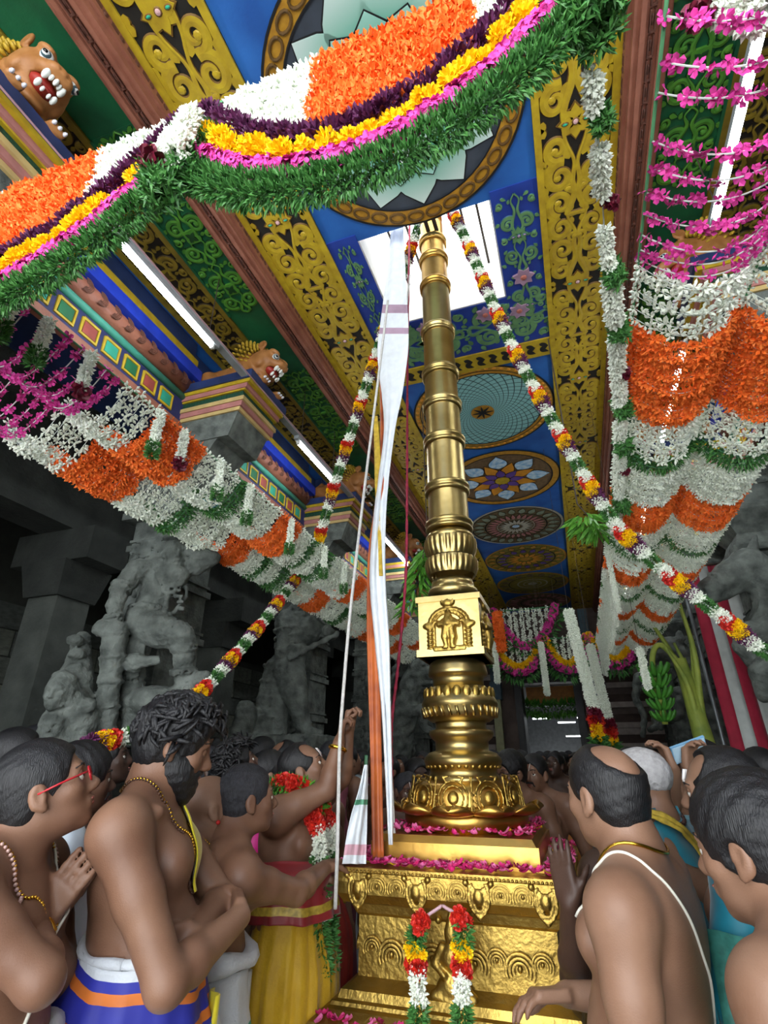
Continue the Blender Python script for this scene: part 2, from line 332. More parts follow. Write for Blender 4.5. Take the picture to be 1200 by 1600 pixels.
# ---- painted ornaments
def arcsp(c, r0, r1, a0, a1, n=22):
    t = np.linspace(0, 1, n); r = r0 + (r1 - r0) * t; a = a0 + (a1 - a0) * t
    return np.stack([c[0] + r * np.cos(a), c[1] + r * np.sin(a)], 1)
def petal2(c, ang, L, w, n=7, pw=.75):
    t = np.linspace(0, 1, n); y = w * np.sin(pi * np.minimum(1, t * 1.02) ** pw); P = [(L * a, b) for a, b in zip(t, y)] + [(L * a, -b) for a, b in zip(t[::-1][1:-1], y[::-1][1:-1])]
    ca, sa = cos(ang), sin(ang); return [(c[0] + x * ca - y * sa, c[1] + x * sa + y * ca) for x, y in P]
def scroll_tile(Wd, L, seed=0, h=.012, kind=0):
    """one repeat of scrollwork, x across -Wd/2..Wd/2, y along 0..L, z up from the board; materials edge, body, gem, gem2"""
    m = MB(); q = Wd / 2; g = random.Random(seed)
    long = L / q > 4.5
    if long:
        sps = ((.52, .075, .44, -1.4, 1.3, .20), (.50, .235, .46, 1.9, -1.35, .20), (.56, .385, .36, -1.8, 1.2, .18), (.56, .615, .36, 1.8, -1.2, .18), (.50, .765, .46, -1.9, 1.35, .20), (.52, .925, .44, 1.4, -1.3, .20), (.16, .155, .15, 0, 1, .1), (.16, .845, .15, 3, -1, .1))
        lvs = ((.9, .155, .9, .42, .13), (.9, .155, -.9, .42, .13), (.9, .31, .7, .36, .12), (.9, .31, -.7, .36, .12), (.9, .69, .7, .36, .12), (.9, .69, -.7, .36, .12), (.9, .845, .9, .42, .13), (.9, .845, -.9, .42, .13), (.2, .32, 1.3, .5, .14), (.2, .68, -1.3, .5, .14), (.15, .02, 1.2, .4, .12), (.15, .98, -1.2, .4, .12), (.88, .0, 1.57, .4, .12), (.88, 1., -1.57, .4, .12), (.9, .46, 1.2, .4, .12), (.9, .54, -1.2, .4, .12))
        stem = [(0, 0), (.3, .01), (.06, .12), (.12, .2), (.05, .3), (.3, .42), (.34, .5), (.3, .58), (.05, .7), (.12, .8), (.06, .88), (.3, .99), (0, 1)]; sw = .10
    else:
        sps = ((.48, .24, .40, -2.2, 1.45, .13), (.46, .66, .38, 2.4, -1.45, .13), (.80, .46, .17, 1.0, 1.1, .08), (.82, .90, .17, -.5, -1.1, .08), (.20, .455, .13, 3.0, 1.1, .07))
        lvs = ((.86, .12, .5, .3, .09), (.9, .3, 2.4, .26, .08), (.9, .7, -.6, .28, .09), (.7, .98, 3.6, .3, .08), (.35, .08, 1.2, .24, .07), (.4, .48, .2, .22, .07), (.36, .9, 1.9, .22, .07))
        stem = [(0, 0), (.2, .06), (.06, .2), (.3, .36), (.1, .5), (.28, .64), (.08, .8), (.2, .92), (0, 1)]; sw = .07
    for sx in (-1, 1):
        for (cx, cy, r, a0, turns, w) in sps:
            a1 = a0 + turns * 2 * pi; P = arcsp((cx * q, cy * L), r * q, .09 * q, a0, a1, 30); P[:, 0] *= sx; P[:, 1] = cy * L + (P[:, 1] - cy * L) * (1.15 if long else 1)
            ww = w * q * (1.0 - .5 * np.linspace(0, 1, 30)); m.strip(P, ww, h, (0, 1))
            e = P[-1]; m.ell((e[0], e[1], h * .4), (.13 * q, .13 * q, h), 9, 4, 1)
        P = np.array(stem) * np.array([q * sx, L])
        P3 = spline(np.c_[P, np.zeros(len(P))], 50)[:, :2]; m.strip(P3, sw * q * (1 + .4 * np.sin(np.linspace(0, 12, 50))), h * 1.1, (0, 1))
        for (lx, ly, an, ln, wd) in lvs:
            an2 = an if sx > 0 else pi - an
            m.poly(petal2((lx * q * sx, ly * L), an2, ln * q, wd * q), 0, h * .8, 1)
            m.poly(petal2((lx * q * sx, ly * L), an2, ln * q * 1.12, wd * q * 1.25), 0, h * .4, 0)
    if kind == 0:
        for cy in (0.0,):
            for a in range(8): m.poly(petal2((0, cy * L + .5 * L), a * pi / 4, .5 * q, .17 * q), 0, h * 1.15 if a % 2 else h * 1.3, 1)
            for a in range(8): m.poly(petal2((0, cy * L + .5 * L), a * pi / 4, .56 * q, .2 * q), 0, h * .9, 0)
            m.ell((0, .5 * L, h), (.13 * q, .13 * q, h), 10, 4, 0); m.ell((0, .5 * L, h * 1.4), (.09 * q, .09 * q, h), 10, 4, 3)
            for sx in (-1, 1):
                m.ell((.3 * q * sx, .5 * L, h * .9), (.13 * q, .08 * q, h), 10, 4, 0); m.ell((.3 * q * sx, .5 * L, h * 1.2), (.09 * q, .05 * q, h), 10, 4, 2)
    else:
        m.poly([(-.3 * q, .4 * L), (.3 * q, .4 * L), (.3 * q, .6 * L), (-.3 * q, .6 * L)], 0, h * 1.1, 1)
        for a in range(4): m.poly(petal2((0, .5 * L), a * pi / 2 + pi / 4, .28 * q, .09 * q), 0, h * 1.5, 0)
    return m
RX = rotx(pi)     # hangs below the ceiling: y along -> -y
def band(parent, x0, x1, y0, y1, L, mats, back, name, kind=0, z=ZC, edge=.045, bm=None, h=.012):
    b = MB().box((x0, y0, z - .012), (x1, y1, z + .002)).build(name, back, parent)
    for xa in (x0, x1 - edge): MB().box((xa, y0, z - .03), (xa + edge, y1, z - .001)).build('border_strip', bm or mats[1], b)
    n = int(round((y1 - y0) / L)); L = (y1 - y0) / n; me = [scroll_tile(x1 - x0 - 2 * edge, L, i, h, kind).mesh('scroll_relief', mats) for i in range(1)]
    for i in range(n): inst('scroll_relief', me[0], b, ((x0 + x1) / 2, y0 + (i + 1) * L, z - .0122), (pi, 0, 0))
    return b
gold4 = [yedge, yel, gemg, gemp]; gold2 = [mat('dark_outline', '#4a3a14', .6), yel2, gemg, gemp]; grn4 = [greend, greenl, greenl, greenl]; blg = [mat('blue_green_outline', '#24506a', .6), mat('faded_leaf_paint', '#5f8a5a', .6, var=.3), mat('faded_pink_flower', '#9a7f96', .6), mat('faded_pink_flower', '#9a7f96', .6)]
for s_ in (-1, 1):
    a, b_ = sorted((CX + s_ * .785, CX + s_ * 1.29)); band(ceil, a, b_, -1.0, YF, 1.29, gold4, blackp, 'scroll_band')
    a, b_ = sorted((CX + s_ * 1.51, CX + s_ * 1.90)); MB().box((a, -1.3, ZC - .008), (b_, YF, ZC + .001)).build('green_ground', greenp, ceil)
    for k in range(-1, 6):
        ya, yb = (PY[k] + .42 if k >= 0 else -1.3), (PY[k + 1] - .42 if k < 5 else YF)
        if yb - ya < .3: continue
        band(ceil, a, b_, ya, yb, .52, grn4, greenp, 'carved_green_panel', 2, edge=.02, bm=greenp, h=.018)
    a, b_ = sorted((CX + s_ * 1.90, CX + s_ * 2.36)); band(ceil, a, b_, -1.0, YF, .5, gold2, blackp, 'outer_scroll_band', 1)
    # carved wooden beam between the bands
    a, b_ = sorted((CX + s_ * 1.29, CX + s_ * 1.51))
    bo = MB(); inn = a if s_ < 0 else a; yy0, yy1 = -1.5, YF
    bo.box((a, yy0, ZC - .10), (b_, yy1, ZC)); bo.box((a + .02, yy0, ZC - .15), (b_ - .02, yy1, ZC - .10)); bo.box((a + .05, yy0, ZC - .175), (a + .075, yy1, ZC - .15)); bo.box((b_ - .075, yy0, ZC - .175), (b_ - .05, yy1, ZC - .15))
    be = tag(bo.build('beam', wood), 'carved reddish wooden beam along the %s gold scroll band' % ('left' if s_ < 0 else 'right'), None, None, 'structure')
    lk = MB(); lk.box((-.016, .0, -.016), (-.008, .10, 0)); lk.box((.008, 0, -.016), (.016, .1, 0)); lk.box((-.016, .094, -.016), (.016, .104, 0)); lk.ell((0, .05, -.004), (.007, .03, .01), 6, 4)
    lme = lk.mesh('carved_link', woodd)
    for i in range(int((YF + .5) / .115)):
        if i < 105: inst('carved_link', lme, be, ((a + b_) / 2, -.4 + i * .115, ZC - .15))
    fc = MB(); fx = a if s_ > 0 else b_ - .012
    fm = MB().box((-.004, 0, -.012), (.004, .05, .012)).ell((0, .075, 0), (.007, .02, .018), 6, 4).mesh('carved_bead', woodd)
    for i in range(110): inst('carved_bead', fm, be, ((b_ if s_ < 0 else a), -.3 + i * .115, ZC - .055))

# foliage panel round the skylight and the gold lattice strip beyond it
fp = MB(); z_ = ZC - .008
px0, px1 = CX - .785, CX + .785
for lo, hi in (((px0, 2.46), (HX0 - .0, 4.02)), ((HX1, 2.46), (px1, 4.02)), ((HX0, HY1), (HX1, 4.02))): fp.box((*lo, z_), (*hi, ZC + .002))
fo = fp.build('foliage_panel', dblue, ceil)
bl1 = scroll_tile(px1 - HX1 - .04, .62, 3, .008).mesh('leaf_scroll', blg)
for x in ((px0 + HX0) / 2, (px1 + HX1) / 2):
    for i in range(2): inst('leaf_scroll', bl1, fo, (x, 2.5 + (i + 1) * .7, z_), (pi, 0, 0), (.5 if x < CX else 1, 1.1, 1))
bl2 = scroll_tile(.5, .75, 4, .008).mesh('leaf_scroll', blg)
inst('leaf_scroll', bl2, fo, (-1.2 + .02, 3.72, z_), (pi, 0, pi / 2)); inst('leaf_scroll', bl2, fo, (-.46, 3.72, z_), (pi, 0, pi / 2)); inst('leaf_scroll', bl2, fo, (-.5, 3.72, z_), (pi, 0, -pi / 2), (.9, .9, 1))
ros = MB()
for a in range(7): ros.poly(petal2((0, 0), a * 2 * pi / 7, .1, .035), 0, .02, 0)
ros.ell((0, 0, .02), (.03, .03, .015), 8, 4, 1); rme = ros.mesh('rosette', [mat('mauve_paint', '#a08298', .6), mat('rose_paint', '#b56a5c', .6)])
for p in ((CX - .28, 3.55), (CX + .26, 3.55), (CX + .55, 3.6), (CX - .62, 3.62), (CX + .62, 3.25)): inst('rosette', rme, fo, (*p, z_), (pi, 0, p[0] * 9), .9)
la = MB().box((px0, 4.02, ZC - .022), (px1, 4.25, ZC)).build('lattice_strip', yel, ceil)
dm = MB(); dm.poly(petal2((-.055, 0), 0, .11, .028), 0, .004, 0); dme = dm.mesh('lattice_gap', blackp)
for i in range(13):
    for j, (dy, r_) in enumerate(((.075, .5), (.115, -.5), (.155, .5))): inst('lattice_gap', dme, la, (px0 + .07 + i * .12, 4.02 + dy, ZC - .0222), (pi, 0, r_), .85)

# ---- medallions
def ringlinks(par, R, n, w, m, z, name='ring_link'):
    me = MB(); L = 2 * pi * R / n
    me.strip(np.array([(0.5 * L * .82 * cos(t), w * .5 * sin(t)) for t in np.linspace(0, 2 * pi, 13)]), w * .13, .012, (0, 0)); me = me.mesh(name, m)
    for i in range(n):
        a = 2 * pi * i / n; inst(name, me, par, (R * cos(a), R * sin(a), z), (pi, 0, a + pi / 2))
def disc(par, r0, r1, z, m, name, n=64):
    b = MB(); a = np.linspace(0, 2 * pi, n + 1); b.grid(np.stack([np.stack([r0 * np.cos(a), r0 * np.sin(a), np.full(n + 1, 0)], 1), np.stack([r1 * np.cos(a), r1 * np.sin(a), np.full(n + 1, 0.)], 1)], 0))
    o = b.build(name, m, par); o.location.z = z; return o
def petals(par, n, r0, L, w, z, m, name='petal', off=0., h=.006, edge=None, pw=.75):
    b = MB(); b.poly(petal2((r0, 0), 0, L, w, 11, pw), 0, h, 0)
    if edge: b.poly(petal2((r0 - .004, 0), 0, L + .014, w + .008, 11, pw), 0, h * .5, 1)
    me = b.mesh(name, [m, edge] if edge else [m])
    for i in range(n): inst(name, me, par, (0, 0, z), (pi, 0, off + 2 * pi * i / n))
def medal(cy, R=.775):
    o = bpy.data.objects.new('medallion', None); COL.objects.link(o); o.parent = ceil; o.location = (CX, cy, ZC); return o
blk = mat('black_line', '#0f0f10', .7, var=.1); gold = mat('golden_ochre', '#b8892a', .5, col2='#9a6c1e', scale=20); orng = mat('orange_paint', '#c8861f', .5, var=.2); purp = mat('violet_paint', '#5a3f86', .5, var=.2)
skyp = mat('pale_blue_paint', '#6fa6cf', .5, col2='#c8d8df', scale=18); palet = mat('pale_teal_paint', '#8fc0bd', .5, var=.2)
def petal_grad(name, ca, cb_, L):       # petal paint that pales towards its tip
    m = bpy.data.materials.new(name); m.use_nodes = True; nt = m.node_tree; b = nt.nodes['Principled BSDF']; b.inputs['Roughness'].default_value = .5
    tc = nt.nodes.new('ShaderNodeTexCoord'); sx = nt.nodes.new('ShaderNodeSeparateXYZ'); nt.links.new(tc.outputs['Object'], sx.inputs[0]); r = nt.nodes.new('ShaderNodeMapRange')
    r.inputs['From Min'].default_value = L[0]; r.inputs['From Max'].default_value = L[1]; nt.links.new(sx.outputs[0], r.inputs[0])
    cr = nt.nodes.new('ShaderNodeValToRGB'); cr.color_ramp.elements[0].color = (*hx(ca), 1); cr.color_ramp.elements[1].color = (*hx(cb_), 1); nt.links.new(r.outputs[0], cr.inputs[0]); nt.links.new(cr.outputs[0], b.inputs['Base Color']); return m
# lotus over the near bay
lo = medal(1.735); disc(lo, .0, .70, -.004, mat('slate_paint', '#39404a', .6, var=.2), 'dark_ground'); disc(lo, .665, .785, -.012, gold, 'gold_ring'); disc(lo, .775, .79, -.016, blk, 'ring_line'); disc(lo, .66, .67, -.016, blk, 'ring_line')
ringlinks(lo, .722, 34, .07, mat('chain_outline', '#5a3f14', .6), -.0125)
petals(lo, 13, .12, .53, .145, -.006, petal_grad('lotus_green_outer', '#1f9678', '#c9d8d2', (.35, .66)), 'lotus_petal', .1, edge=blk, pw=1.5)
petals(lo, 13, .08, .40, .125, -.014, petal_grad('lotus_green_mid', '#178a6c', '#9cc9bb', (.25, .5)), 'lotus_petal', .34, edge=blk, pw=1.5)
petals(lo, 11, .05, .28, .08, -.022, petal_grad('lotus_green_inner', '#1c8f73', '#d4ddd8', (.15, .33)), 'lotus_petal', 0, edge=blk, pw=1.4)
disc(lo, 0, .1, -.032, gold, 'lotus_heart')
# interlaced spiral disc: paint pattern of two families of spirals
sp = medal(4.99); disc(sp, .665, .775, -.012, gold, 'gold_ring'); disc(sp, .765, .785, -.014, blk, 'ring_line'); disc(sp, .655, .667, -.014, blk, 'ring_line'); disc(sp, .70, .71, -.014, blk, 'ring_line')
bd = MB().ell((0, 0, 0), (.018, .022, .008), 8, 4).mesh('ring_bead', orng)
for i in range(60): a = i * pi / 30; inst('ring_bead', bd, sp, (.737 * cos(a), .737 * sin(a), -.014), (0, 0, a))
ms = bpy.data.materials.new('spiral_lattice_paint'); ms.use_nodes = True; nt = ms.node_tree; bs = nt.nodes['Principled BSDF']; bs.inputs['Roughness'].default_value = .5
def nd(op, a, b=None, c=None):
    n = nt.nodes.new('ShaderNodeMath'); n.operation = op
    for i, v in enumerate((a, b, c)):
        if v is None: continue
        if isinstance(v, (int, float)): n.inputs[i].default_value = v
        else: nt.links.new(v, n.inputs[i])
    return n.outputs[0]
tc = nt.nodes.new('ShaderNodeTexCoord'); sx = nt.nodes.new('ShaderNodeSeparateXYZ'); nt.links.new(tc.outputs['Object'], sx.inputs[0])
rr = nd('SQRT', nd('ADD', nd('MULTIPLY', sx.outputs[0], sx.outputs[0]), nd('MULTIPLY', sx.outputs[1], sx.outputs[1])))
th = nd('ARCTAN2', sx.outputs[1], sx.outputs[0]); lr = nd('LOGARITHM', rr, 2.71828)
l1 = nd('ABSOLUTE', nd('SINE', nd('ADD', nd('MULTIPLY', th, 16), nd('MULTIPLY', lr, 16)))); l2 = nd('ABSOLUTE', nd('SINE', nd('SUBTRACT', nd('MULTIPLY', th, 16), nd('MULTIPLY', lr, 22))))
ln = nd('SMOOTH_MIN', l1, l2, .05); cr = nt.nodes.new('ShaderNodeValToRGB'); cr.color_ramp.elements[0].position = .12; cr.color_ramp.elements[1].position = .3
cr.color_ramp.elements[0].color = (*hx('#16302f'), 1); cr.color_ramp.elements[1].color = (*hx('#86b9b6'), 1); nt.links.new(ln, cr.inputs[0]); nt.links.new(cr.outputs[0], bs.inputs['Base Color'])
disc(sp, .0, .66, -.008, ms, 'spiral_lattice'); disc(sp, 0, .13, -.014, gold, 'spiral_heart'); petals(sp, 8, .0, .12, .012, -.018, blk, 'heart_ray')
# blossom disc
fm_ = medal(6.66); disc(fm_, 0, .68, -.006, mat('sepia_paint', '#6e5638', .6, var=.3, scale=20), 'ground'); disc(fm_, .68, .775, -.012, gold, 'gold_ring'); disc(fm_, .765, .785, -.014, blk, 'ring_line'); disc(fm_, .67, .685, -.014, blk, 'ring_line')
petals(fm_, 8, .33, .31, .12, -.010, skyp, 'cloud_petal', 0, edge=blk); petals(fm_, 8, .12, .36, .085, -.016, orng, 'blossom_petal', pi / 8, edge=blk); petals(fm_, 8, .1, .2, .06, -.022, purp, 'violet_petal', 0, edge=blk); disc(fm_, 0, .1, -.03, yel, 'blossom_heart')
def rings_medal(cy, spec, R=.775):
    o = medal(cy, R); disc(o, 0, R, -.004, spec[0], 'ground')
    for r0, r1, m in spec[1]: disc(o, r0, r1, -.008, m, 'painted_ring', 48)
    for n, r0, L, w, m in spec[2]: petals(o, n, r0, L, w, -.011, m, 'ray_petal', edge=blk)
gry = mat('grey_cream_paint', '#a7a391', .6, var=.2); brn = mat('umber_paint', '#6b5a3a', .6, var=.3, scale=20); olv = mat('olive_paint', '#7e7428', .6, var=.3, scale=12)
rings_medal(8.38, (brn, [(.74, .775, gry), (.72, .735, blk), (.5, .515, blk), (.3, .31, gry), (0, .06, skyp)], [(24, .53, .18, .05, mat('sage_paint', '#7f8a74', .6)), (28, .32, .17, .03, pinkst), (20, .1, .19, .025, gry)]))
rings_medal(10.05, (olv, [(.74, .775, gold), (.55, .57, blk), (.37, .38, blk), (0, .1, gold)], [(20, .58, .15, .05, gold), (16, .38, .16, .05, purp), (14, .14, .2, .04, orng)]))
rings_medal(11.7, (olv, [(.72, .775, gold), (.5, .52, blk), (.3, .33, gry), (.18, .2, gry), (.02, .1, gry)], [(16, .53, .18, .06, brn)]))
rings_medal(13.3, (brn, [(.74, .775, gold), (.4, .42, blk)], [(24, .5, .2, .05, pinkst), (14, .2, .18, .06, pinkst)]))

# ---- side walls, aisles, back wall
for sd, xw, xp in (('left', -5.5, -4.25), ('right', 4.45, 3.2)):
    t = 1 if sd == 'right' else -1
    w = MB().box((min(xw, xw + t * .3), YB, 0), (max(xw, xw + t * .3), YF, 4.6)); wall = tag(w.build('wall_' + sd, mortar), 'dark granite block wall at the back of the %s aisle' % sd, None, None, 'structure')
    ac = MB().box((min(xw, CX + t * 2.5), YB, 4.35), (max(xw, CX + t * 2.5), YF, 4.65)); tag(ac.build('ceiling_aisle_' + sd, stoned), 'stone slabs roofing the %s aisle, shade put into their colour' % sd, None, None, 'structure')
    if sd == 'left':
        bm_ = [MB().box((-.03, .012, .012), (.02, 1, 1)).mesh('stone_block', b) for b in blockm]
        for r_ in range(9):
            z0 = .7 + r_ * .27; y = 3.0 + (r_ % 2) * .3
            while y < 10.5:
                L = .45 + .3 * rng.random(); inst('stone_block', bm_[rng.randrange(4)], wall, (xw + .01 * rng.random(), y, z0), (0, 0, 0), (1, L, .255)); y += L + .012
    x0_, x1_ = sorted((xw, CX + t * 2.75)); tag(MB().box((x0_, YB - .2, 0), (x1_, YB, 4.6)).build('wall_light_block_' + sd, stoned), 'unseen end wall added to keep light out of the %s aisle' % sd, None, None, 'structure')  # unseen wall behind the camera, added to stop sky light flooding the aisle
    for k, y in enumerate(PY[:5]):
        if sd == 'right' and k < 2: continue
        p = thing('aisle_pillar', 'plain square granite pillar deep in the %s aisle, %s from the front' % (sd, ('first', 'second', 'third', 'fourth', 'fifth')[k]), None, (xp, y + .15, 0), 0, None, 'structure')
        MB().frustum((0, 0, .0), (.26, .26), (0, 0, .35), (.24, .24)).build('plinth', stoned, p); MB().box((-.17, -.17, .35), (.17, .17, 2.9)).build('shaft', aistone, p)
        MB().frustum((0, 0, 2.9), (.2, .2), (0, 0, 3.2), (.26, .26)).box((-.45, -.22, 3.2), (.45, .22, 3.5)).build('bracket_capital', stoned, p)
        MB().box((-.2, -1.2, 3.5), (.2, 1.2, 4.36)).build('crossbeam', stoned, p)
# back wall with doorway
DX0, DX1, DZ = -1.22, .0, 3.36
bw = MB().box((xl - 3, YF, 0), (DX0 - .16, YF + .4, ZC + .2)).box((DX1 + .16, YF, 0), (xr + 3, YF + .4, ZC + .2)).box((DX0 - .16, YF, DZ + .27), (DX1 + .16, YF + .4, ZC + .2))
wb = tag(bw.build('wall_back', mat('brown_stone_wall', '#6f6058', .85, col2='#544a45', scale=3, bump=.3)), 'brown stone end wall around the far doorway', None, None, 'structure')
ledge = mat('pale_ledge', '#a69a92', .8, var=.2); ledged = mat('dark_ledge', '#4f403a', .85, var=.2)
for x0, x1 in ((-3.4, DX0 - .75), (DX1 + .75, 2.4)):
    for i in range(7):
        z0 = .55 + i * .44
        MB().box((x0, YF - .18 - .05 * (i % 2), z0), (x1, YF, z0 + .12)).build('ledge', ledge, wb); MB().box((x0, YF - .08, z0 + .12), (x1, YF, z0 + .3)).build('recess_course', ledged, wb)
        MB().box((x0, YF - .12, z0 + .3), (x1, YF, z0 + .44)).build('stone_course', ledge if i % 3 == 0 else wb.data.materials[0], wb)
dk = mat('black_stone_jamb', '#2b2a2b', .5, var=.3); pst = mat('pale_green_post', '#9a9a72', .6, var=.2)
dr = thing('door_1', 'tall black stone door frame at the far end', None, (0, 0, 0), 0, None, 'structure')
for x0, x1 in ((DX0 - .17, DX0), (DX1, DX1 + .17)): MB().box((x0, YF - .3, 0), (x1, YF + .42, DZ + .27)).box((x0 + .03, YF - .36, 0), (x1 - .03, YF - .3, DZ + .2)).build('jamb', dk, dr)
MB().box((DX0, YF - .3, DZ), (DX1, YF + .42, DZ + .27)).box((DX0, YF - .36, DZ + .08), (DX1, YF - .3, DZ + .2)).build('lintel', dk, dr)
MB().box((DX0 - .3, YF - .4, DZ + .27), (DX1 + .3, YF - .002, DZ + .42)).build('cornice', dk, dr)
for x in (DX0 - .55, DX1 + .45):
    pp = thing('timber_post', 'pale green post beside the far door, %s one' % ('left' if x < -1 else 'right'), 'post', (x, YF - .75, 0))
    MB().box((-.09, -.09, 0), (.09, .09, 2.95)).build('post_shaft', pst, pp); MB().box((-.13, -.13, 2.95), (.13, .13, 3.35)).box((-.1, -.1, 3.35), (.1, .1, ZC - .25)).build('post_cap', mat('slate_blue_cap', '#3e5560', .6), pp)
# corridor beyond the door
cw = MB().box((-2.2, YF + .4, 0), (-2.0, YF + 9, 3.6)).box((1.0, YF + .4, 0), (1.2, YF + 9, 3.6)).box((-2.2, YF + 9, 0), (1.2, YF + 9.2, 3.6)).box((-2.2, YF + .4, 3.6), (1.2, YF + 9.2, 3.8))
tag(cw.build('wall_corridor', mat('grey_corridor_wall', '#77797a', .8, var=.2)), 'grey walls of the corridor seen through the far door', None, None, 'structure')
ob = thing('hanging_board', 'orange painted board hung in the far corridor behind the door', 'board', (-.6, YF + 1.2, 3.02)); MB().box((-.62, -.03, .0), (.62, .03, .42)).build('panel', mat('orange_board', '#d08a3c', .5, var=.2), ob); MB().box((-.66, -.05, -.06), (.66, .05, 0)).build('rail', ledge, ob)
glow = mat('lamp_tube_glow', '#f4fbff', .3, var=0, emit=TUBE_POWER); glow2 = mat('corridor_lamp_glow', '#f4fbff', .3, var=0, emit=6.)
for x, y, z in ((-1.0, YF + 3, 2.75), (.25, YF + 3, 2.75), (-.35, YF + 4.5, 2.72), (-.2, YF + 6.5, 2.4), (-.75, YF + 8, 1.9), (.3, YF + 6.5, 2.4)):
    lp = thing('corridor_lamp', 'white lamp in the far corridor' if 0 else 'small bright lamp glowing in the corridor beyond the far door', 'lamp', (x, y, z), 0, 'lamps in the far corridor')
    MB().box((-.28, -.05, .03), (.28, .05, .07)).build('housing', plaster, lp); MB().box((-.26, -.045, 0), (.26, .045, .03)).build('glowing_panel', glow2, lp)

# ---- painted lintels between the pillars
carv = MB()
for i in range(4): carv.strip(arcsp((0, .05 + .0 * i), .045 - .01 * i, .045 - .01 * i, -.4, pi + .4, 12), .004, .01, (0, 0))
carv = carv.mesh('carved_scallop', woodd)
sqm = [MB().strip(np.array([(-.06, -.07), (.06, -.07), (.06, .07), (-.06, .07), (-.06, -.07)]), .014, .012, (0, 0)).box((-.045, -.055, 0), (.045, .055, .006), 1).mesh('painted_square', [yel, c]) for c in (greenp, mat('brick_red_paint', '#8e3f38', .6), tealp)]
for s_ in (-1, 1):
    for k in range(-1, 5):
        ya, yb = (PY[k] + .2 if k >= 0 else -1.6), PY[k + 1] - .2
        X = CX + s_ * 2.40; n_ = ('nearest', 'first', 'second', 'third', 'fourth', 'fifth')[k + 1]
        li = thing('lintel_beam', 'painted lintel with blue, yellow and pink mouldings, %s bay of the %s colonnade' % (n_, 'left' if s_ < 0 else 'right'), None, (X, ya, 0), 0, None, 'structure'); L = yb - ya
        def bx(a, b, z0, z1, m, nm):      # a,b: how far it stands out towards the nave
            x0, x1 = sorted((-s_ * a, -s_ * b)); return MB().box((x0, 0, z0), (x1, L, z1)).build(nm, m, li)
        bx(-.5, 0, 4.25, ZC, navy, 'core'); bx(0, .05, 4.86, 4.98, yel, 'yellow_moulding'); bx(0, .12, 4.72, 4.83, mat('royal_blue_paint', '#2038a8', .5, var=.25), 'blue_moulding'); bx(0, .06, 4.83, 4.86, yel2, 'yellow_line')
        rl = MB().tube([(-s_ * .02, 0, 4.63), (-s_ * .02, L, 4.63)], .085, 12).build('carved_roll', wood, li, True)
        for i in range(int(L / .13)): inst('carved_scallop', carv, rl, (-s_ * .1, .04 + i * .13, 4.63), (0, -s_ * pi / 2 , 0), (1.2, 1.2, .6))
        MB().tube([(-s_ * .02, 0, 4.52), (-s_ * .02, L, 4.52)], .035, 8).build('green_roll', mat('sea_green_paint', '#3f8f7c', .5, var=.2), li, True)
        pn = bx(0, .02, 4.27, 4.49, mat('indigo_paint', '#242a58', .6, var=.3), 'square_frieze')
        for i in range(int(L / .2)): inst('painted_square', sqm[i % 3], pn, (-s_ * .021, .12 + i * .2, 4.38), (0, -s_ * pi / 2, 0), (1.1, 1, 1))
        bx(-.02, .03, 4.2, 4.27, wood, 'bottom_fillet')
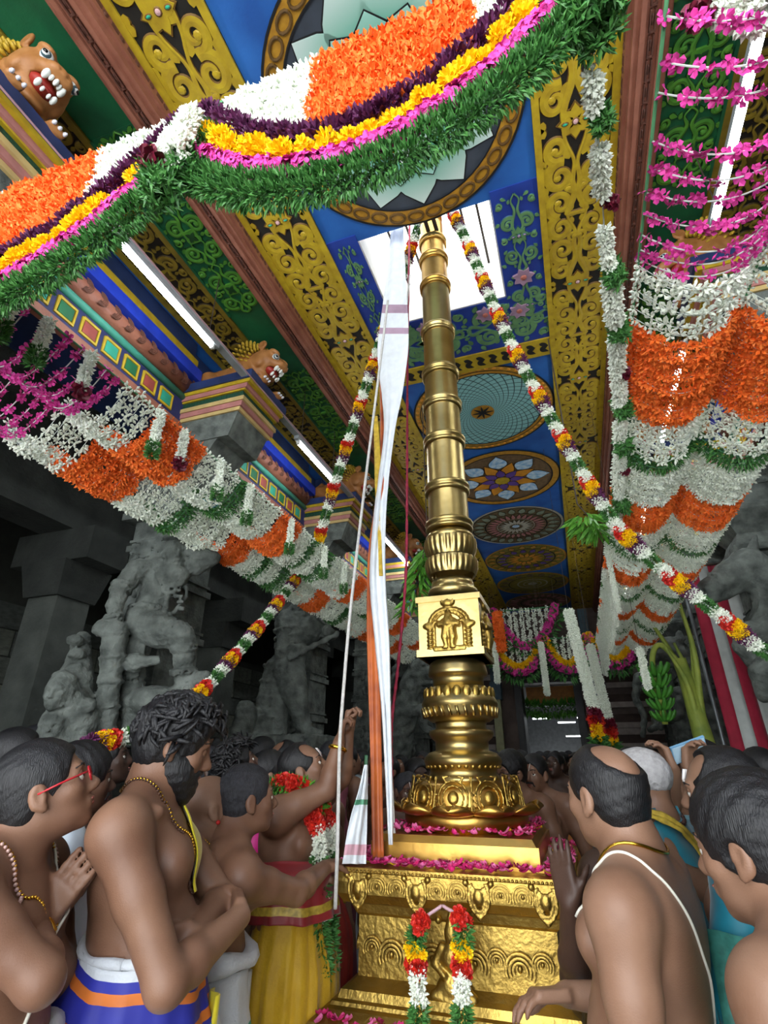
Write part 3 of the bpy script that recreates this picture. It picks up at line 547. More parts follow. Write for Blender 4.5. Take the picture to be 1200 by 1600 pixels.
# ------------------------------------------------------------------ pillars, painted capitals, lion brackets
clay = mat('lion_clay_orange', '#b07a48', .5, col2='#94602f', scale=9, bump=.1); claym = mat('mane_yellow', '#bb9a2c', .5, var=.2); eyew = mat('eye_white', '#dfe4e2', .3, var=.05); eyeb = mat('eye_blue_grey', '#3d5a63', .3, var=.1); tooth = mat('tooth_white', '#dfe3dc', .35, var=.06); mred = mat('mouth_red', '#a02c22', .45, var=.2); claw = mat('claw_pale', '#cfcfd6', .4, var=.1)
HT = np.array([.02, 0, .34]); HR = roty(.62)       # the head hangs forward over the slab edge
def hl(p): return HT + HR @ (np.array(p) - HT)
def build_lion():
    """crouching lion; local: +x out over the nave, z up from the slab"""
    S1 = SDF((-.62, -.3, -.2), (.46, .3, .66), .011); E = lambda c, r, k, Q=None, mode='add': S1.ell(hl(c), r, k, HR if Q is None else HR @ Q, mode)
    S1.ell((-.28, 0, .2), (.3, .13, .15), .05).ell((-.02, 0, .26), (.2, .16, .19), .06).cap((-.02, 0, .3), hl((.12, 0, .38)), .15, .14, .05)
    E((.17, 0, .42), (.14, .15, .14), .04); E((.27, 0, .44), (.10, .11, .07), .03); E((.345, 0, .465), (.05, .065, .036), .02)
    for x_ in (-1, 1): E((.35, .04 * x_, .455), (.035, .035, .03), .015); E((.385, .022 * x_, .475), (.012, .01, .01), .005, None, 'sub')
    E((.20, 0, .285), (.12, .095, .042), .03, roty(.35))
    for sy in (-1, 1):
        E((.235, .08 * sy, .53), (.065, .05, .03), .02); E((.10, .14 * sy, .53), (.05, .02, .055), .015); E((.10, .155 * sy, .53), (.03, .01, .035), .01, None, 'sub')
        E((.285, .078 * sy, .485), (.03, .03, .03), .012, None, 'sub'); E((.18, .13 * sy, .36), (.06, .03, .06), .02)
        S1.chain([(.02, .11 * sy, .2), (.1, .13 * sy, .06), (.18, .13 * sy, .02)], [.075, .055, .05], .03).ell((.22, .13 * sy, .015), (.07, .055, .035), .02)
        S1.chain([(-.4, .1 * sy, .18), (-.28, .14 * sy, .08), (-.36, .14 * sy, .02)], [.1, .06, .045], .03).ell((-.3, .14 * sy, .01), (.08, .05, .03), .02)
        for j in range(3): S1.cap((.2, .13 * sy + (j - 1) * .033, .02), (.27, .13 * sy + (j - 1) * .035, .012), .02, .018, .006)
    E((.31, 0, .365), (.12, .078, .042), .01, roty(-.1), 'sub')
    S1.chain([(-.55, 0, .12), (-.6, .05, .3), (-.45, .05, .4), (-.38, .03, .34)], [.03, .025, .025, .035], .02)
    mb = MB()
    for r_ in range(4):
        for i in range(23):
            a = -2.5 + 5. * i / 22; R = .172 + .014 * r_; c = hl(np.array([.07 - .045 * r_, R * sin(a), .38 - .01 * r_ + R * cos(a) * .95])); mb.ell(c, (.022, .013, .026), 6, 4, 0, HR @ rotx(-a))
    return dict(body=S1, mane=mb)
LB = build_lion(); lion_me = {}
_o = LB['body'].build('body', clay); lion_me['body'] = _o.data; bpy.data.objects.remove(_o)
lion_me['mane'] = LB['mane'].mesh('mane', claym, True)
lion_me['mouth'] = MB().ell(hl((.24, 0, .365)), (.1, .085, .05), 12, 6, 0, HR).mesh('mouth', mred, True); lion_me['tongue'] = MB().ell(hl((.27, 0, .342)), (.09, .045, .018), 10, 6, 0, HR).mesh('tongue', mat('tongue_red', '#b8433a', .4), True)
lion_me['eye'] = MB().ell((0, 0, 0), (.036, .036, .036), 14, 8, 0).ell((.014, .012, .002), (.028, .028, .026), 12, 8, 1).ell((.022, .019, .003), (.022, .022, .02), 12, 8, 0).ell((.028, .024, .004), (.0175, .0175, .014), 10, 6, 2).mesh('eye', [eyew, eyeb, mat('pupil_black', '#101012', .2)], True)
lion_me['tooth'] = MB().ell((0, 0, 0), (.014, .014, .026), 8, 6).mesh('tooth', tooth, True); lion_me['claw'] = MB().ell((0, 0, 0), (.022, .012, .012), 8, 5).mesh('claw', claw, True)
def lion(label, loc, rz, sc=1.):
    t = thing('lion_bracket', label, 'lion statue', loc, rz, 'lions on the painted capitals'); t.scale = (sc,) * 3
    bd_ = inst('body', lion_me['body'], t); inst('mane', lion_me['mane'], t); hd = inst('mouth', lion_me['mouth'], t); inst('tongue', lion_me['tongue'], hd)
    for sy in (-1, 1): inst('eye', lion_me['eye'], t, hl((.285, .078 * sy, .487)), (0, .62, 0), (1, sy, 1))
    for y, z, s_, up in ((-.05, .40, 1.3, -1), (.05, .40, 1.3, -1), (0, .405, .9, -1), (-.025, .405, .8, -1), (.025, .405, .8, -1), (-.05, .33, 1.1, 1), (.05, .33, 1.1, 1), (-.02, .32, .7, 1), (.02, .32, .7, 1)):
        inst('tooth', lion_me['tooth'], t, hl((.37 - abs(y) * .4, y, z)), (0, .77, 0), s_)
    for sy in (-1, 1):
        for j in range(3): inst('claw', lion_me['claw'], t, (.285, .13 * sy + (j - 1) * .035, .01)); inst('claw', lion_me['claw'], t, (-.22, .14 * sy + (j - 1) * .03, .005))
    return t
slabb = mat('indigo_slab_paint', '#26355f', .5, var=.3, scale=6)
def cap_layers(s_):
    """painted capital; local +x towards the nave (mirrored by s_), z world"""
    out = []
    def layer(nm, x1, hy, z0, z1, m, x0=-.35): out.append((nm, MB().frustum(((x0 + x1) / 2, 0, z0), ((x1 - x0) / 2, hy), ((x0 + x1) / 2, 0, z1), ((x1 - x0) / 2, hy)).mesh(nm, m)))
    layer('lion_slab', .75, .30, 4.55, 4.63, slabb); layer('yellow_fillet', .73, .285, 4.515, 4.55, yel); layer('pink_fillet', .70, .275, 4.47, 4.515, pinkst); layer('thin_yellow_fillet', .68, .265, 4.455, 4.47, yel)
    layer('green_frieze', .655, .25, 4.39, 4.455, mat('dark_green_frieze', '#1d4634', .5, var=.6, scale=60)); layer('ochre_fillet', .68, .27, 4.35, 4.39, mat('sand_paint', '#bca36a', .5, var=.2)); layer('rose_fillet', .66, .26, 4.30, 4.35, pinkst); layer('pale_fillet', .64, .25, 4.265, 4.30, mat('sand_paint', '#bca36a'))
    m = MB().frustum((.10, 0, 4.05), (.44, .22), (.13, 0, 4.265), (.49, .235)); m.frustum((0, 0, 3.86), (.3, .2), (.05, 0, 4.05), (.38, .21)); out.append(('stone_corbel', m.mesh('stone_corbel', stone)))
    m = MB()
    for z0, z1, a, b in ((3.70, 3.76, .30, .33), (3.76, 3.80, .33, .33), (3.80, 3.86, .28, .25), (3.55, 3.70, .22, .30), (3.42, 3.55, .27, .22), (3.36, 3.42, .30, .30)): m.frustum((0, 0, z0), (a, a), (0, 0, z1), (b, b))
    out.append(('cushion_capital', m.mesh('cushion_capital', stone)))
    m = MB().box((-.36, -.36, 0), (.36, .36, .5)).frustum((0, 0, .5), (.36, .36), (0, 0, .62), (.3, .3)).box((-.32, -.32, .62), (.32, .32, 1.0)).frustum((0, 0, 1.0), (.32, .32), (0, 0, 1.12), (.27, .27)); out.append(('pillar_base', m.mesh('pillar_base', stone)))
    m = MB().box((-.22, -.22, 1.12), (.22, .22, 3.36))
    for z in (1.3, 1.62, 2.0, 2.42, 2.8, 3.1): m.box((-.245, -.245, z), (.245, .245, z + .05)); m.box((-.235, -.235, z + .08), (.235, .235, z + .1))
    out.append(('shaft', m.mesh('shaft', stone)))
    return out
CL = cap_layers(1)
# carved panel figures on the shafts
fg = SDF((-.14, -.06, -.26), (.14, .12, .26), .01)
fg.ell((0, .02, .17), .045, .02).cap((0, .01, .1), (0, .01, -.05), .05, .06, .03).chain([(-.05, .01, .1), (-.1, .02, .02), (-.04, .04, -.02)], [.025] * 3, .02).chain([(.05, .01, .1), (.1, .02, .05), (.08, .02, .16)], [.025] * 3, .02).chain([(-.03, .01, -.07), (-.06, .03, -.15), (-.02, .02, -.23)], [.04, .03, .03], .02).chain([(.03, .01, -.07), (.07, .03, -.14), (.05, .02, -.23)], [.04, .03, .03], .02).ell((0, .02, .22), (.03, .03, .04), .02)
fo_ = fg.build('carved_figure', stone); fig_me = fo_.data; bpy.data.objects.remove(fo_)
for s_ in (-1, 1):
    for k, y in enumerate(PY):
        sd = 'left' if s_ < 0 else 'right'; nth = ('nearest', 'second', 'third', 'fourth', 'fifth', 'sixth')[k]
        p = thing('nave_pillar', 'carved granite pillar with painted capital, %s of the %s colonnade' % (nth, sd), None, (CX + s_ * 2.42, y, 0), 0 if s_ < 0 else pi, None, 'structure')
        for nm, me in CL: inst(nm, me, p)
        for zz in (1.85, 2.65): inst('carved_figure', fig_me, p, (.0, -.22 if s_ < 0 else .22, zz + .05), (0, 0, pi if s_ < 0 else 0), .75)
        lion('painted clay lion with open red mouth, %s bracket of the %s colonnade' % (nth, sd), (CX + s_ * 1.90, y, 4.635), 0 if s_ < 0 else pi, .93)
# ------------------------------------------------------------------ gilded flag mast on its pedestal
def brassmat(name, c1, c2, rough, bump=.06, bs=25):
    return mat(name, c1, rough, metal=1., col2=c2, scale=5, bump=bump, bscale=bs, detail=3)
br = brassmat('polished_brass', '#c4ae74', '#a48e56', .33); brw = brassmat('warm_gilt_copper', '#cda556', '#aa7f3a', .34); brd = brassmat('chased_brass', '#c2a355', '#94783a', .42, .25, 45)
PX, PYY = CX - .025, 2.8
mast = thing('flag_mast', 'tall gilded temple flag mast rising from its lotus base through the ceiling', 'flag mast', (PX, PYY, 1.32))
def zz(y, r0=0.): r = ray(712, y); return CAMZ + r[2] * (PYY - .8 * r0) / r[1] - 1.32      # height on the mast axis for a picture row
def rw(w, y): d = hypot(ray(712, y)[1], 0); r = ray(712, y); dep = PYY * 820 / r[1]; return .5 * w * dep / 820
# upper drum sections with joint rings
sect = [345, 372, 400, 442, 515, 582, 632, 690, 765, 823]
for i in range(len(sect) - 1):
    a, b = sect[i], sect[i + 1]; z1, z0 = zz(a), zz(b); r1 = rw(36 + (a - 345) * .058, a); r0 = rw(36 + (b - 345) * .058, b)
    MB().lathe([(r0 * 1.02, z0), (r0, z0 + .02), (r1, z1 - .02), (r1 * 1.02, z1)], 40).build('drum', brw if i < 3 else br, mast, True)
    rr_ = []
    for t, q in ((-.035, 1.02), (-.03, 1.13), (-.02, 1.16), (-.012, 1.1), (-.004, 1.08), (.002, 1.16), (.014, 1.19), (.024, 1.15), (.03, 1.02)): rr_.append((r0 * q, z0 + t))
    MB().lathe(rr_, 40).build('joint_ring', brw if i < 3 else br, mast, True)
MB().lathe([(rw(34, 345), zz(345)), (rw(33, 345) * .95, zz(345) + 1.3)], 40).build('upper_drum', brw, mast, True)
# fluted collars
def fluted(nm, y0, y1, w0, w1, n=28, flare=1.12, m=br):
    z1, z0 = zz(y0), zz(y1); k = 9; G = []; a = np.linspace(0, 2 * pi, n * 6 + 1)[:-1]
    for i in range(k):
        t = i / (k - 1); R = rw(w0 + (w1 - w0) * t, y0 + (y1 - y0) * t) * (.93 + .14 * sin(pi * (t * .6 + .2)) + (flare - 1) * (1 - t)); z = z1 + (z0 - z1) * t
        amp = .06 * sin(pi * min(1, t * 1.0)) + (.03 if t < .3 else 0); rad = R * (1 + amp * np.abs(np.cos(a * n / 2)) - amp * .5)
        G.append(np.stack([rad * np.cos(a), rad * np.sin(a), np.full(len(a), z)], 1))
    MB().grid(G[::-1], closed=True).build(nm, m, mast, True)
def turned(nm, pts, m=br, n=48): MB().lathe([(rw(w, y), zz(y, rw(w, y))) for y, w in pts[::-1]], n).build(nm, m, mast, True)
turned('collar', [(823, 62), (828, 74), (834, 74), (838, 64), (850, 62)])
fluted('fluted_collar', 846, 873, 70, 70, 26)
turned('collar', [(872, 62), (874, 70), (878, 70), (880, 66)])
fluted('fluted_collar', 876, 901, 70, 72, 26)
turned('collar', [(900, 62), (908, 66), (912, 64), (914, 76), (920, 78), (924, 72), (931, 66)])
# square box with a praying figure under an arch on each face
hb = rw(98, 980) * .94; _q = (PYY - hb) / PYY; zb0, zb1 = [(1.32 + zz(y) - CAMZ) * _q + CAMZ - 1.32 for y in (1024, 929)]
bx_ = MB().box((-hb, -hb, zb0), (hb, hb, zb1)).build('square_block', br, mast)
MB().box((-hb - .012, -hb - .012, zb1 - .03), (hb + .012, hb + .012, zb1)).build('block_rim', br, mast); MB().box((-hb - .012, -hb - .012, zb0), (hb + .012, hb + .012, zb0 + .035)).build('block_rim', br, mast)
def relief_face():
    w = hb; hh = (zb1 - zb0) / 2; s = SDF((-w, -.03, -hh), (w, .05, hh), .0045)
    s.rbox((0, -.008, 0), (w * .95, .004, hh * .95), .003, 0)
    arch = [(-w * .62, 0, -hh * .78), (-w * .62, 0, -hh * .05)] + [(w * .62 * -cos(t), 0, hh * .02 + hh * .52 * sin(t)) for t in np.linspace(.1, pi - .1, 12)] + [(w * .62, 0, -hh * .05), (w * .62, 0, -hh * .78)]
    s.chain(arch, [.010] * len(arch), .006); arch2 = [(x * .78, 0, z * .86 - .005) for x, y, z in arch]; s.chain(arch2, [.006] * len(arch2), .004)
    for sx in (-1, 1):
        for z in np.linspace(-.75, -.1, 6): s.ell((sx * w * .62, .004, z * hh), (.017, .012, .009), .004)
        s.ell((sx * w * .66, .002, hh * .0), (.03, .012, .016), .006)
    s.ell((0, .004, hh * .73), (.03, .016, .022), .006); 
    for a in (-.6, 0, .6): s.ell((.03 * a * 1.6, .004, hh * .8), (.009, .01, .02), .004)
    s.ell((0, .014, hh * .26), (.02, .016, .024), .006).cap((0, .012, hh * .33), (0, .008, hh * .52), .012, .005, .006)             # head, crown
    s.cap((0, .01, hh * .08), (0, .01, -hh * .12), .03, .022, .01)
    for q_ in (-1, 1): s.chain([(q_ * .012, .012, -hh * .12), (q_ * .02, .016, -hh * .4), (q_ * .014, .012, -hh * .72)], [.024, .02, .013], .006).ell((q_ * .02, .014, -hh * .74), (.016, .014, .008), .004)
    for sx in (-1, 1):
        s.chain([(sx * .026, .01, hh * .12), (sx * .05, .014, -.0), (sx * .004, .03, hh * .02)], [.015, .013, .012], .006)
        s.chain([(sx * .03, .004, hh * .1), (sx * .075, .004, hh * .12), (sx * .09, .004, -hh * .1)], [.006, .005, .004], .005)
    s.rbox((0, .004, -hh * .78), (w * .5, .01, .008), .004, .005)
    return s
rf = relief_face().build('figure_relief', brd, mast); rf.location = (0, -hb, (zb0 + zb1) / 2); rf.rotation_euler = (0, 0, pi)
for a_, off in ((pi / 2, (-hb, 0)), (-pi / 2, (hb, 0)), (0, (0, hb))): inst('figure_relief', rf.data, mast, (*off, (zb0 + zb1) / 2), (0, 0, a_))
turned('neck', [(1020, 62), (1026, 66), (1032, 84), (1038, 88), (1044, 90), (1048, 92), (1052, 90), (1054, 80), (1060, 78), (1072, 78)])
turned('lotus_cushion', [(1070, 84), (1078, 100), (1088, 111), (1094, 117), (1098, 118), (1102, 114), (1110, 112), (1120, 104), (1126, 90)])
lp_ = MB()
for i in range(22):
    a = 2 * pi * i / 22
    for y, w, L in ((1082, 104, .035),):
        R = rw(w, y); lp_.ell((R * cos(a), R * sin(a), zz(y, R)), (.012, .022, L), 8, 6, 0, rotz(a))
lp_.build('lotus_petals', brd, mast, True)['kind'] = 'stuff'
g_ = MB()
for i in range(30):
    a = 2 * pi * i / 30; R = rw(114, 1108); g_.tube([(R * 1.03 * cos(a), R * 1.03 * sin(a), zz(1103, R)), (R * .97 * cos(a + .06), R * .97 * sin(a + .06), zz(1118, R))], .008, 6)
g_.build('gadroons', br, mast, True)['kind'] = 'stuff'
turned('base_mouldings', [(1126, 80), (1132, 78), (1138, 78), (1140, 98), (1146, 100), (1152, 94), (1158, 82), (1172, 82), (1176, 104), (1184, 118), (1190, 120), (1196, 116), (1202, 104), (1208, 102), (1214, 108), (1222, 124)], br)
bb = MB()
for i in range(34):
    a = 2 * pi * i / 34; R = rw(112, 1196); bb.ell((R * cos(a), R * sin(a), zz(1197, R)), (.008, .012, .012), 6, 5, 0, rotz(a))
bb.build('bead_course', brd, mast, True)['kind'] = 'stuff'
# big down-turned lotus bell with scalloped lip
prof = [(1219, 112), (1221, 130), (1224, 144), (1229, 156), (1238, 166), (1250, 171), (1262, 173), (1272, 176), (1276, 180)]
turned('lotus_bell', prof, brw, 64)
npet = 10; lip = MB(); orn = SDF((-.1, -.03, -.11), (.1, .06, .11), .006)
orn.ell((0, .0, 0), (.028, .016, .034), .006)
for q in (1.6, 2.3): orn.chain([(.03 * q * cos(t), 0, .035 * q * sin(t) * (1 if sin(t) > 0 else 1.1)) for t in np.linspace(-pi, pi, 16)], [.006] * 16, .004)
for sx in (-1, 1):
    orn.chain([(sx * .085, 0, .1 - .014 * i) for i in range(14)], [.006, .004] * 7, .003); orn.chain([(sx * .03, 0, .07), (sx * .05, .004, .095), (sx * .02, .004, .1)], [.006] * 3, .004)
oo = orn.build('bell_ornament', brd); ome = oo.data; bpy.data.objects.remove(oo)
pet = MB(); U = np.linspace(-1, 1, 13); G = []
for t in np.linspace(0, 1, 9):
    w = .098 * (1 if t < .5 else sqrt(max(0.02, 1 - ((t - .5) / .5) ** 2))); G.append([(u * w, .0 + .115 * t - .03 * u * u, .02 - .10 * t + .16 * max(0, t - .45) ** 1.2 + .02 * u * u * t) for u in U])
pet.grid(np.array(G)); pme = pet.mesh('lip_petal', brw, True)
R0 = rw(172, 1266)
for i in range(npet):
    a = 2 * pi * i / npet + .31; o = inst('lip_petal', pme, mast, (R0 * .96 * cos(a), R0 * .96 * sin(a), zz(1262, R0)), (0, 0, a - pi / 2)); md = o.modifiers.new('thick', 'SOLIDIFY'); md.thickness = .006
    Rm = rw(167, 1246); inst('bell_ornament', ome, mast, (Rm * cos(a), Rm * sin(a), zz(1246, Rm)), (.2, 0, a - pi / 2), (.95, 1, .85))
turned('bell_rim', [(1270, 182), (1280, 190), (1288, 190), (1298, 182), (1306, 168), (1312, 150)], brw, 64)
# pedestal below
ped = thing('pedestal', 'stepped square gilded pedestal under the flag mast', 'pedestal', (PX, PYY, 0))
def sq(nm, prof, m=brd, smooth=False):
    G = [[(h * sx, h * sy, z) for sx, sy in ((-1, -1), (1, -1), (1, 1), (-1, 1))] for h, z in prof]; b = MB().grid(np.array(G, float), closed=True); n = len(prof)
    b.F.append(np.array([[3, 2, 1, 0]])); b.M.append(np.array([0])); b.F.append(np.arange(4)[None] + (n - 1) * 4); b.M.append(np.array([0])); return b.build(nm, m, ped)
sq('upper_step', [(.36, 1.22), (.36, 1.235), (.345, 1.24), (.345, 1.30), (.335, 1.30), (.32, 1.325)], brw)
sq('top_slab', [(.40, 1.09), (.43, 1.10), (.45, 1.13), (.455, 1.17), (.452, 1.20), (.462, 1.205), (.462, 1.22), (.45, 1.222)])
sq('recessed_die', [(.44, .80), (.43, .83), (.41, .84), (.38, .86), (.38, 1.05), (.39, 1.06), (.40, 1.09)])
sq('roll_step', [(.53, .53), (.55, .535), (.555, .56), (.56, .58), (.57, .60), (.565, .66), (.55, .71), (.52, .755), (.48, .785), (.46, .79), (.455, .80), (.44, .805)])
sq('lower_roll', [(.66, .28), (.68, .3), (.68, .36), (.65, .42), (.6, .46), (.57, .47), (.57, .49), (.53, .53)])
sq('plinth', [(.72, 0), (.72, .2), (.69, .22), (.69, .25), (.66, .28)])
# chased ornament on the faces
leaf = SDF((-.07, -.03, -.08), (.07, .04, .08), .006)
leaf.ell((0, 0, 0), (.022, .016, .03), .006)
for q in (1., 1.5): leaf.chain([(.028 * q * cos(t), 0, (.036 * q) * sin(t) + (.012 * max(0, sin(t)) ** 6)) for t in np.linspace(-.9, pi + .9, 14)], [.0065] * 14, .004)
leaf.ell((0, 0, .066), (.008, .01, .014), .004)
for sx in (-1, 1): leaf.ell((sx * .05, 0, -.045), .014, .005)
o_ = leaf.build('leaf_boss', brd); leme = o_.data; bpy.data.objects.remove(o_)
scr = MB()
for r_ in (.046, .034, .022): scr.strip(arcsp((0, 0), r_, r_, -.5, pi + .5, 14), .0055, .007, (0, 0))
scr.ell((0, .006, 0), (.009, .012, .008), 8, 5); scme = scr.mesh('chased_scroll', brd, True)
beadm = MB().ell((0, 0, 0), (.006, .006, .006), 6, 4).mesh('bead', brd, True)
for f in range(4):
    R_ = rotz(f * pi / 2)
    def pl(nm, me, x, d, z, tilt=0, sc=1.): p = R_ @ np.array([x, -d, 0]); inst(nm, me, ped, (p[0], p[1], z), (tilt, 0, f * pi / 2), sc)
    for x in (-.36, -.12, .12, .36): pl('leaf_boss', leme, x, .453, 1.15, pi, .95)
    for i, x in enumerate((-.28, -.2, -.04, .04, .2, .28)): pl('chased_scroll', scme, x, .452, 1.155, pi / 2, .8)
    for i in range(13): pl('chased_scroll', scme, -.5 + i * .083, .545, .665, pi / 2 - .35 + .0, .9)
    for i in range(15): pl('chased_scroll', scme, -.6 + i * .085, .672, .355, pi / 2 - .3, .85)
    for i in range(9): pl('chased_scroll', scme, -.32 + i * .08, .393, .93 if i % 2 else .95, pi / 2, 1.1 if i % 2 else .8)
    if f in (0, 3, 1):
        for i in range(60): pl('bead', beadm, -.45 + i * .0152, .463, 1.208)
        for i in range(44): pl('bead', beadm, -.55 + i * .0256, .565, .595, 0, 1.2)
pf = bpy.data.objects.new('front_deity_boss', None); COL.objects.link(pf); pf.parent = ped
dt = SDF((-.1, -.06, -.17), (.1, .06, .17), .006)
dt.ell((0, 0, .06), (.03, .025, .035), .01).cap((0, 0, .09), (0, 0, .14), .022, .008, .008).ell((0, 0, -.01), (.05, .03, .045), .015).ell((0, 0, -.1), (.065, .03, .05), .015)
for sx in (-1, 1): dt.chain([(sx * .04, 0, .02), (sx * .07, .005, -.03), (sx * .03, .02, -.06)], [.016, .014, .012], .008).chain([(sx * .03, .0, -.1), (sx * .07, .01, -.12), (.0, .015, -.14)], [.02, .018, .015], .008).ell((sx * .05, 0, .1), .014, .006)
d_ = dt.build('deity_relief', brd, pf); d_.location = (0, -.40, .96); d_.rotation_euler = (0, 0, pi)
# tiny petals strewn on the steps
pt_ = [mat('magenta_petal', '#c8286e', .5, var=.25, scale=40), mat('pink_petal', '#dc6aa0', .5, var=.2), mat('yellow_petal', '#e0b820', .5), mat('dark_red_petal', '#8c1640', .5)]
pm = MB(); G = np.array([[(u * .016 * sqrt(1 - .9 * t * t), .022 * t - .01, .007 * (u * u + t * t)) for u in np.linspace(-1, 1, 4)] for t in np.linspace(-.9, .95, 5)])
pv, pfc, _ = pm.grid(G).arrays(); pfc = pfc[0]
def rosep(): 
    b = MB()
    return b
st_ = MB()
for i in range(1300):
    lvl = rng.random()
    if lvl < .72:
        while True:
            x, y = rng.uniform(-.45, .45), rng.uniform(-.45, .45)
            if max(abs(x), abs(y)) > .365: break
        z = 1.224
    elif lvl < .93:
        while True:
            x, y = rng.uniform(-.33, .33), rng.uniform(-.33, .33)
            if hypot(x, y) > .24 and max(abs(x), abs(y)) < .33: break
        z = 1.328
    else: x, y, z = rng.uniform(-.5, .5), -.5 - .04 * rng.random(), .76
    R_ = rotz(rng.random() * 6.3) @ rotx(rng.uniform(-.7, .7)); st_.add((pv * rng.uniform(.45, .95)) @ R_.T + np.array([x, y, z + .006 + .012 * rng.random()]), pfc, rng.choice((0, 0, 0, 1, 1, 3)) if rng.random() > .03 else 2)
sp_ = st_.build('strewn_petals', pt_); sp_.location = (PX, PYY, 0); tag(sp_, 'magenta and pink petals strewn over the gilded pedestal', 'petals', None, 'stuff')
# ------------------------------------------------------------------ flowers
jas = mat('jasmine_white', '#eef2e6', .6, col2='#dbe2cf', scale=60, spec=.2); crs = mat('crossandra_orange', '#fb8c40', .55, col2='#f06a22', scale=60, spec=.2); pnk = mat('oleander_pink', '#e24fa6', .5, col2='#c62f88', scale=60, spec=.2)
ppl = mat('chrysanthemum_purple', '#6a2a58', .6, col2='#481a40', scale=60); mrg = mat('marigold_yellow', '#fbd618', .55, col2='#f2bd0c', scale=50, spec=.2); lef = mat('leaf_green', '#568f45', .45, col2='#2c5f2a', scale=50); lefl = mat('fresh_leaf_green', '#6fae3c', .5, col2='#3f7f28', scale=30)
mar = mat('rose_maroon', '#7a1630', .5, col2='#4d0c20', scale=50); red = mat('rose_red', '#d8321f', .5, col2='#b01c1a', scale=50); stem_ = mat('dull_green_cord', '#4a8a5a', .6); thr = mat('white_thread', '#cfd8d0', .6, var=.1)
def rand_rot(n, r=nr):
    q = r.randn(n, 4); q /= np.linalg.norm(q, axis=1)[:, None]; w, x, y, z = q.T
    return np.stack([np.stack([1-2*(y*y+z*z), 2*(x*y-z*w), 2*(x*z+y*w)], 1), np.stack([2*(x*y+z*w), 1-2*(x*x+z*z), 2*(y*z-x*w)], 1), np.stack([2*(x*z-y*w), 2*(y*z+x*w), 1-2*(x*x+y*y)], 1)], 1)
def look(D, spin=None):      # rotations whose z axis is D
    D = D / (np.linalg.norm(D, axis=1)[:, None] + 1e-9); a = np.where(np.abs(D[:, 2:3]) < .9, np.array([[0, 0, 1.]]), np.array([[1., 0, 0]]))
    X = np.cross(a, D); X /= np.linalg.norm(X, axis=1)[:, None] + 1e-9; Y = np.cross(D, X)
    if spin is not None: c, s = np.cos(spin)[:, None], np.sin(spin)[:, None]; X, Y = c * X + s * Y, -s * X + c * Y
    return np.stack([X, Y, D], 2)
def scatter(mb, base, pos, R, sc, mi=None):
    V, F = base; n = len(pos); sc = np.broadcast_to(np.asarray(sc, float), (n,)); W_ = np.einsum('nij,kj->nki', R, V) * sc[:, None, None] + np.asarray(pos)[:, None, :]
    o = (np.arange(n) * len(V))[:, None, None]
    for f, m in F: mb.F.append((o + f[None] + mb.n).reshape(-1, f.shape[1])); mb.M.append(np.full(n * len(f), m if mi is None else mi))
    mb.V.append(W_.reshape(-1, 3)); mb.n += n * len(V); return mb
def base_of(m):
    V = np.concatenate(m.V); d = {}
    for f, q in zip(m.F, m.M): d.setdefault((f.shape[1], int(q[0])), []).append(f)
    return V, [(np.concatenate(v), k[1]) for k, v in d.items()]
OCT = np.array([(0, 2, 4), (2, 1, 4), (1, 3, 4), (3, 0, 4), (2, 0, 5), (1, 2, 5), (3, 1, 5), (0, 3, 5)])
def bud(m, d, L, r, c=(0, 0, 0)):
    d = nrm(d); R = look(d[None])[0]; V = np.array([(r, 0, .6*L), (-r, 0, .6*L), (0, r, .6*L), (0, -r, .6*L), (0, 0, L), (0, 0, 0)]); m.add(V @ R.T + np.array(c), OCT)
_m = MB(); [bud(_m, d, .022, .0055) for d in ((1, .2, .3), (-.5, .9, .2), (-.5, -.8, .4), (0, .1, 1))]; JAS = base_of(_m)
_m = MB(); [bud(_m, d, .02, .0055) for d in ((1, 0, .5), (-1, .2, .5))]; JAS2 = base_of(_m)
_m = MB()
for a in range(4):
    c, s = cos(a * 1.57 + .3), sin(a * 1.57 + .3); _m.add(np.array([(0, 0, 0), (.011 * c - .006 * s, .011 * s + .006 * c, .008), (.02 * c, .02 * s, .004 + .004 * (a % 2)), (.011 * c + .006 * s, .011 * s - .006 * c, .008)]), np.array([(0, 1, 2, 3)]))
bud(_m, (0, 0, -1), .016, .003); CRS = base_of(_m)
_m = MB()
for a in range(5):
    c, s = cos(a * 1.2566), sin(a * 1.2566); q = lambda r, t, z: (r * c - t * s, r * s + t * c, z)
    _m.add(np.array([q(0, 0, 0), q(.010, -.007, .008), q(.022, -.008, .010), q(.026, .004, .004), q(.018, .010, .006), q(.008, .006, .009)]), np.array([(0, 1, 2, 3, 4, 5)]))
bud(_m, (0, 0, -1), .026, .0045); PNK = base_of(_m)
def pom(n, r0, L, w, g):     # many-petalled head
    m = MB(); i = np.arange(n) + .5; ph = np.arccos(1 - 2 * i / n); th = pi * (1 + 5 ** .5) * i; D = np.stack([np.cos(th) * np.sin(ph), np.sin(th) * np.sin(ph), np.cos(ph)], 1)
    R = look(D, g.rand(n) * 6.28); b = (np.array([(-w, 0, 0), (w, 0, 0), (w * .9, .2 * w, L), (-w * .9, .2 * w, L), (0, .0, L * 1.25)]), [(np.array([(0, 1, 2, 4, 3)]), 0)])
    scatter(m, b, D * r0, R, .8 + .4 * g.rand(n)); m.ell((0, 0, 0), (r0, r0, r0), 7, 5); return base_of(m)
MRG = pom(80, .012, .009, .0036, nr); CHR = pom(44, .008, .014, .003, nr); ROSE = pom(26, .012, .012, .010, nr)
LEAF = (np.array([(0, 0, 0), (.006, .004, .014), (0, -.002, .018), (-.006, .004, .014), (0, .003, .036)]), [(np.array([(0, 1, 2), (0, 2, 3), (2, 1, 4), (3, 2, 4)]), 0)])
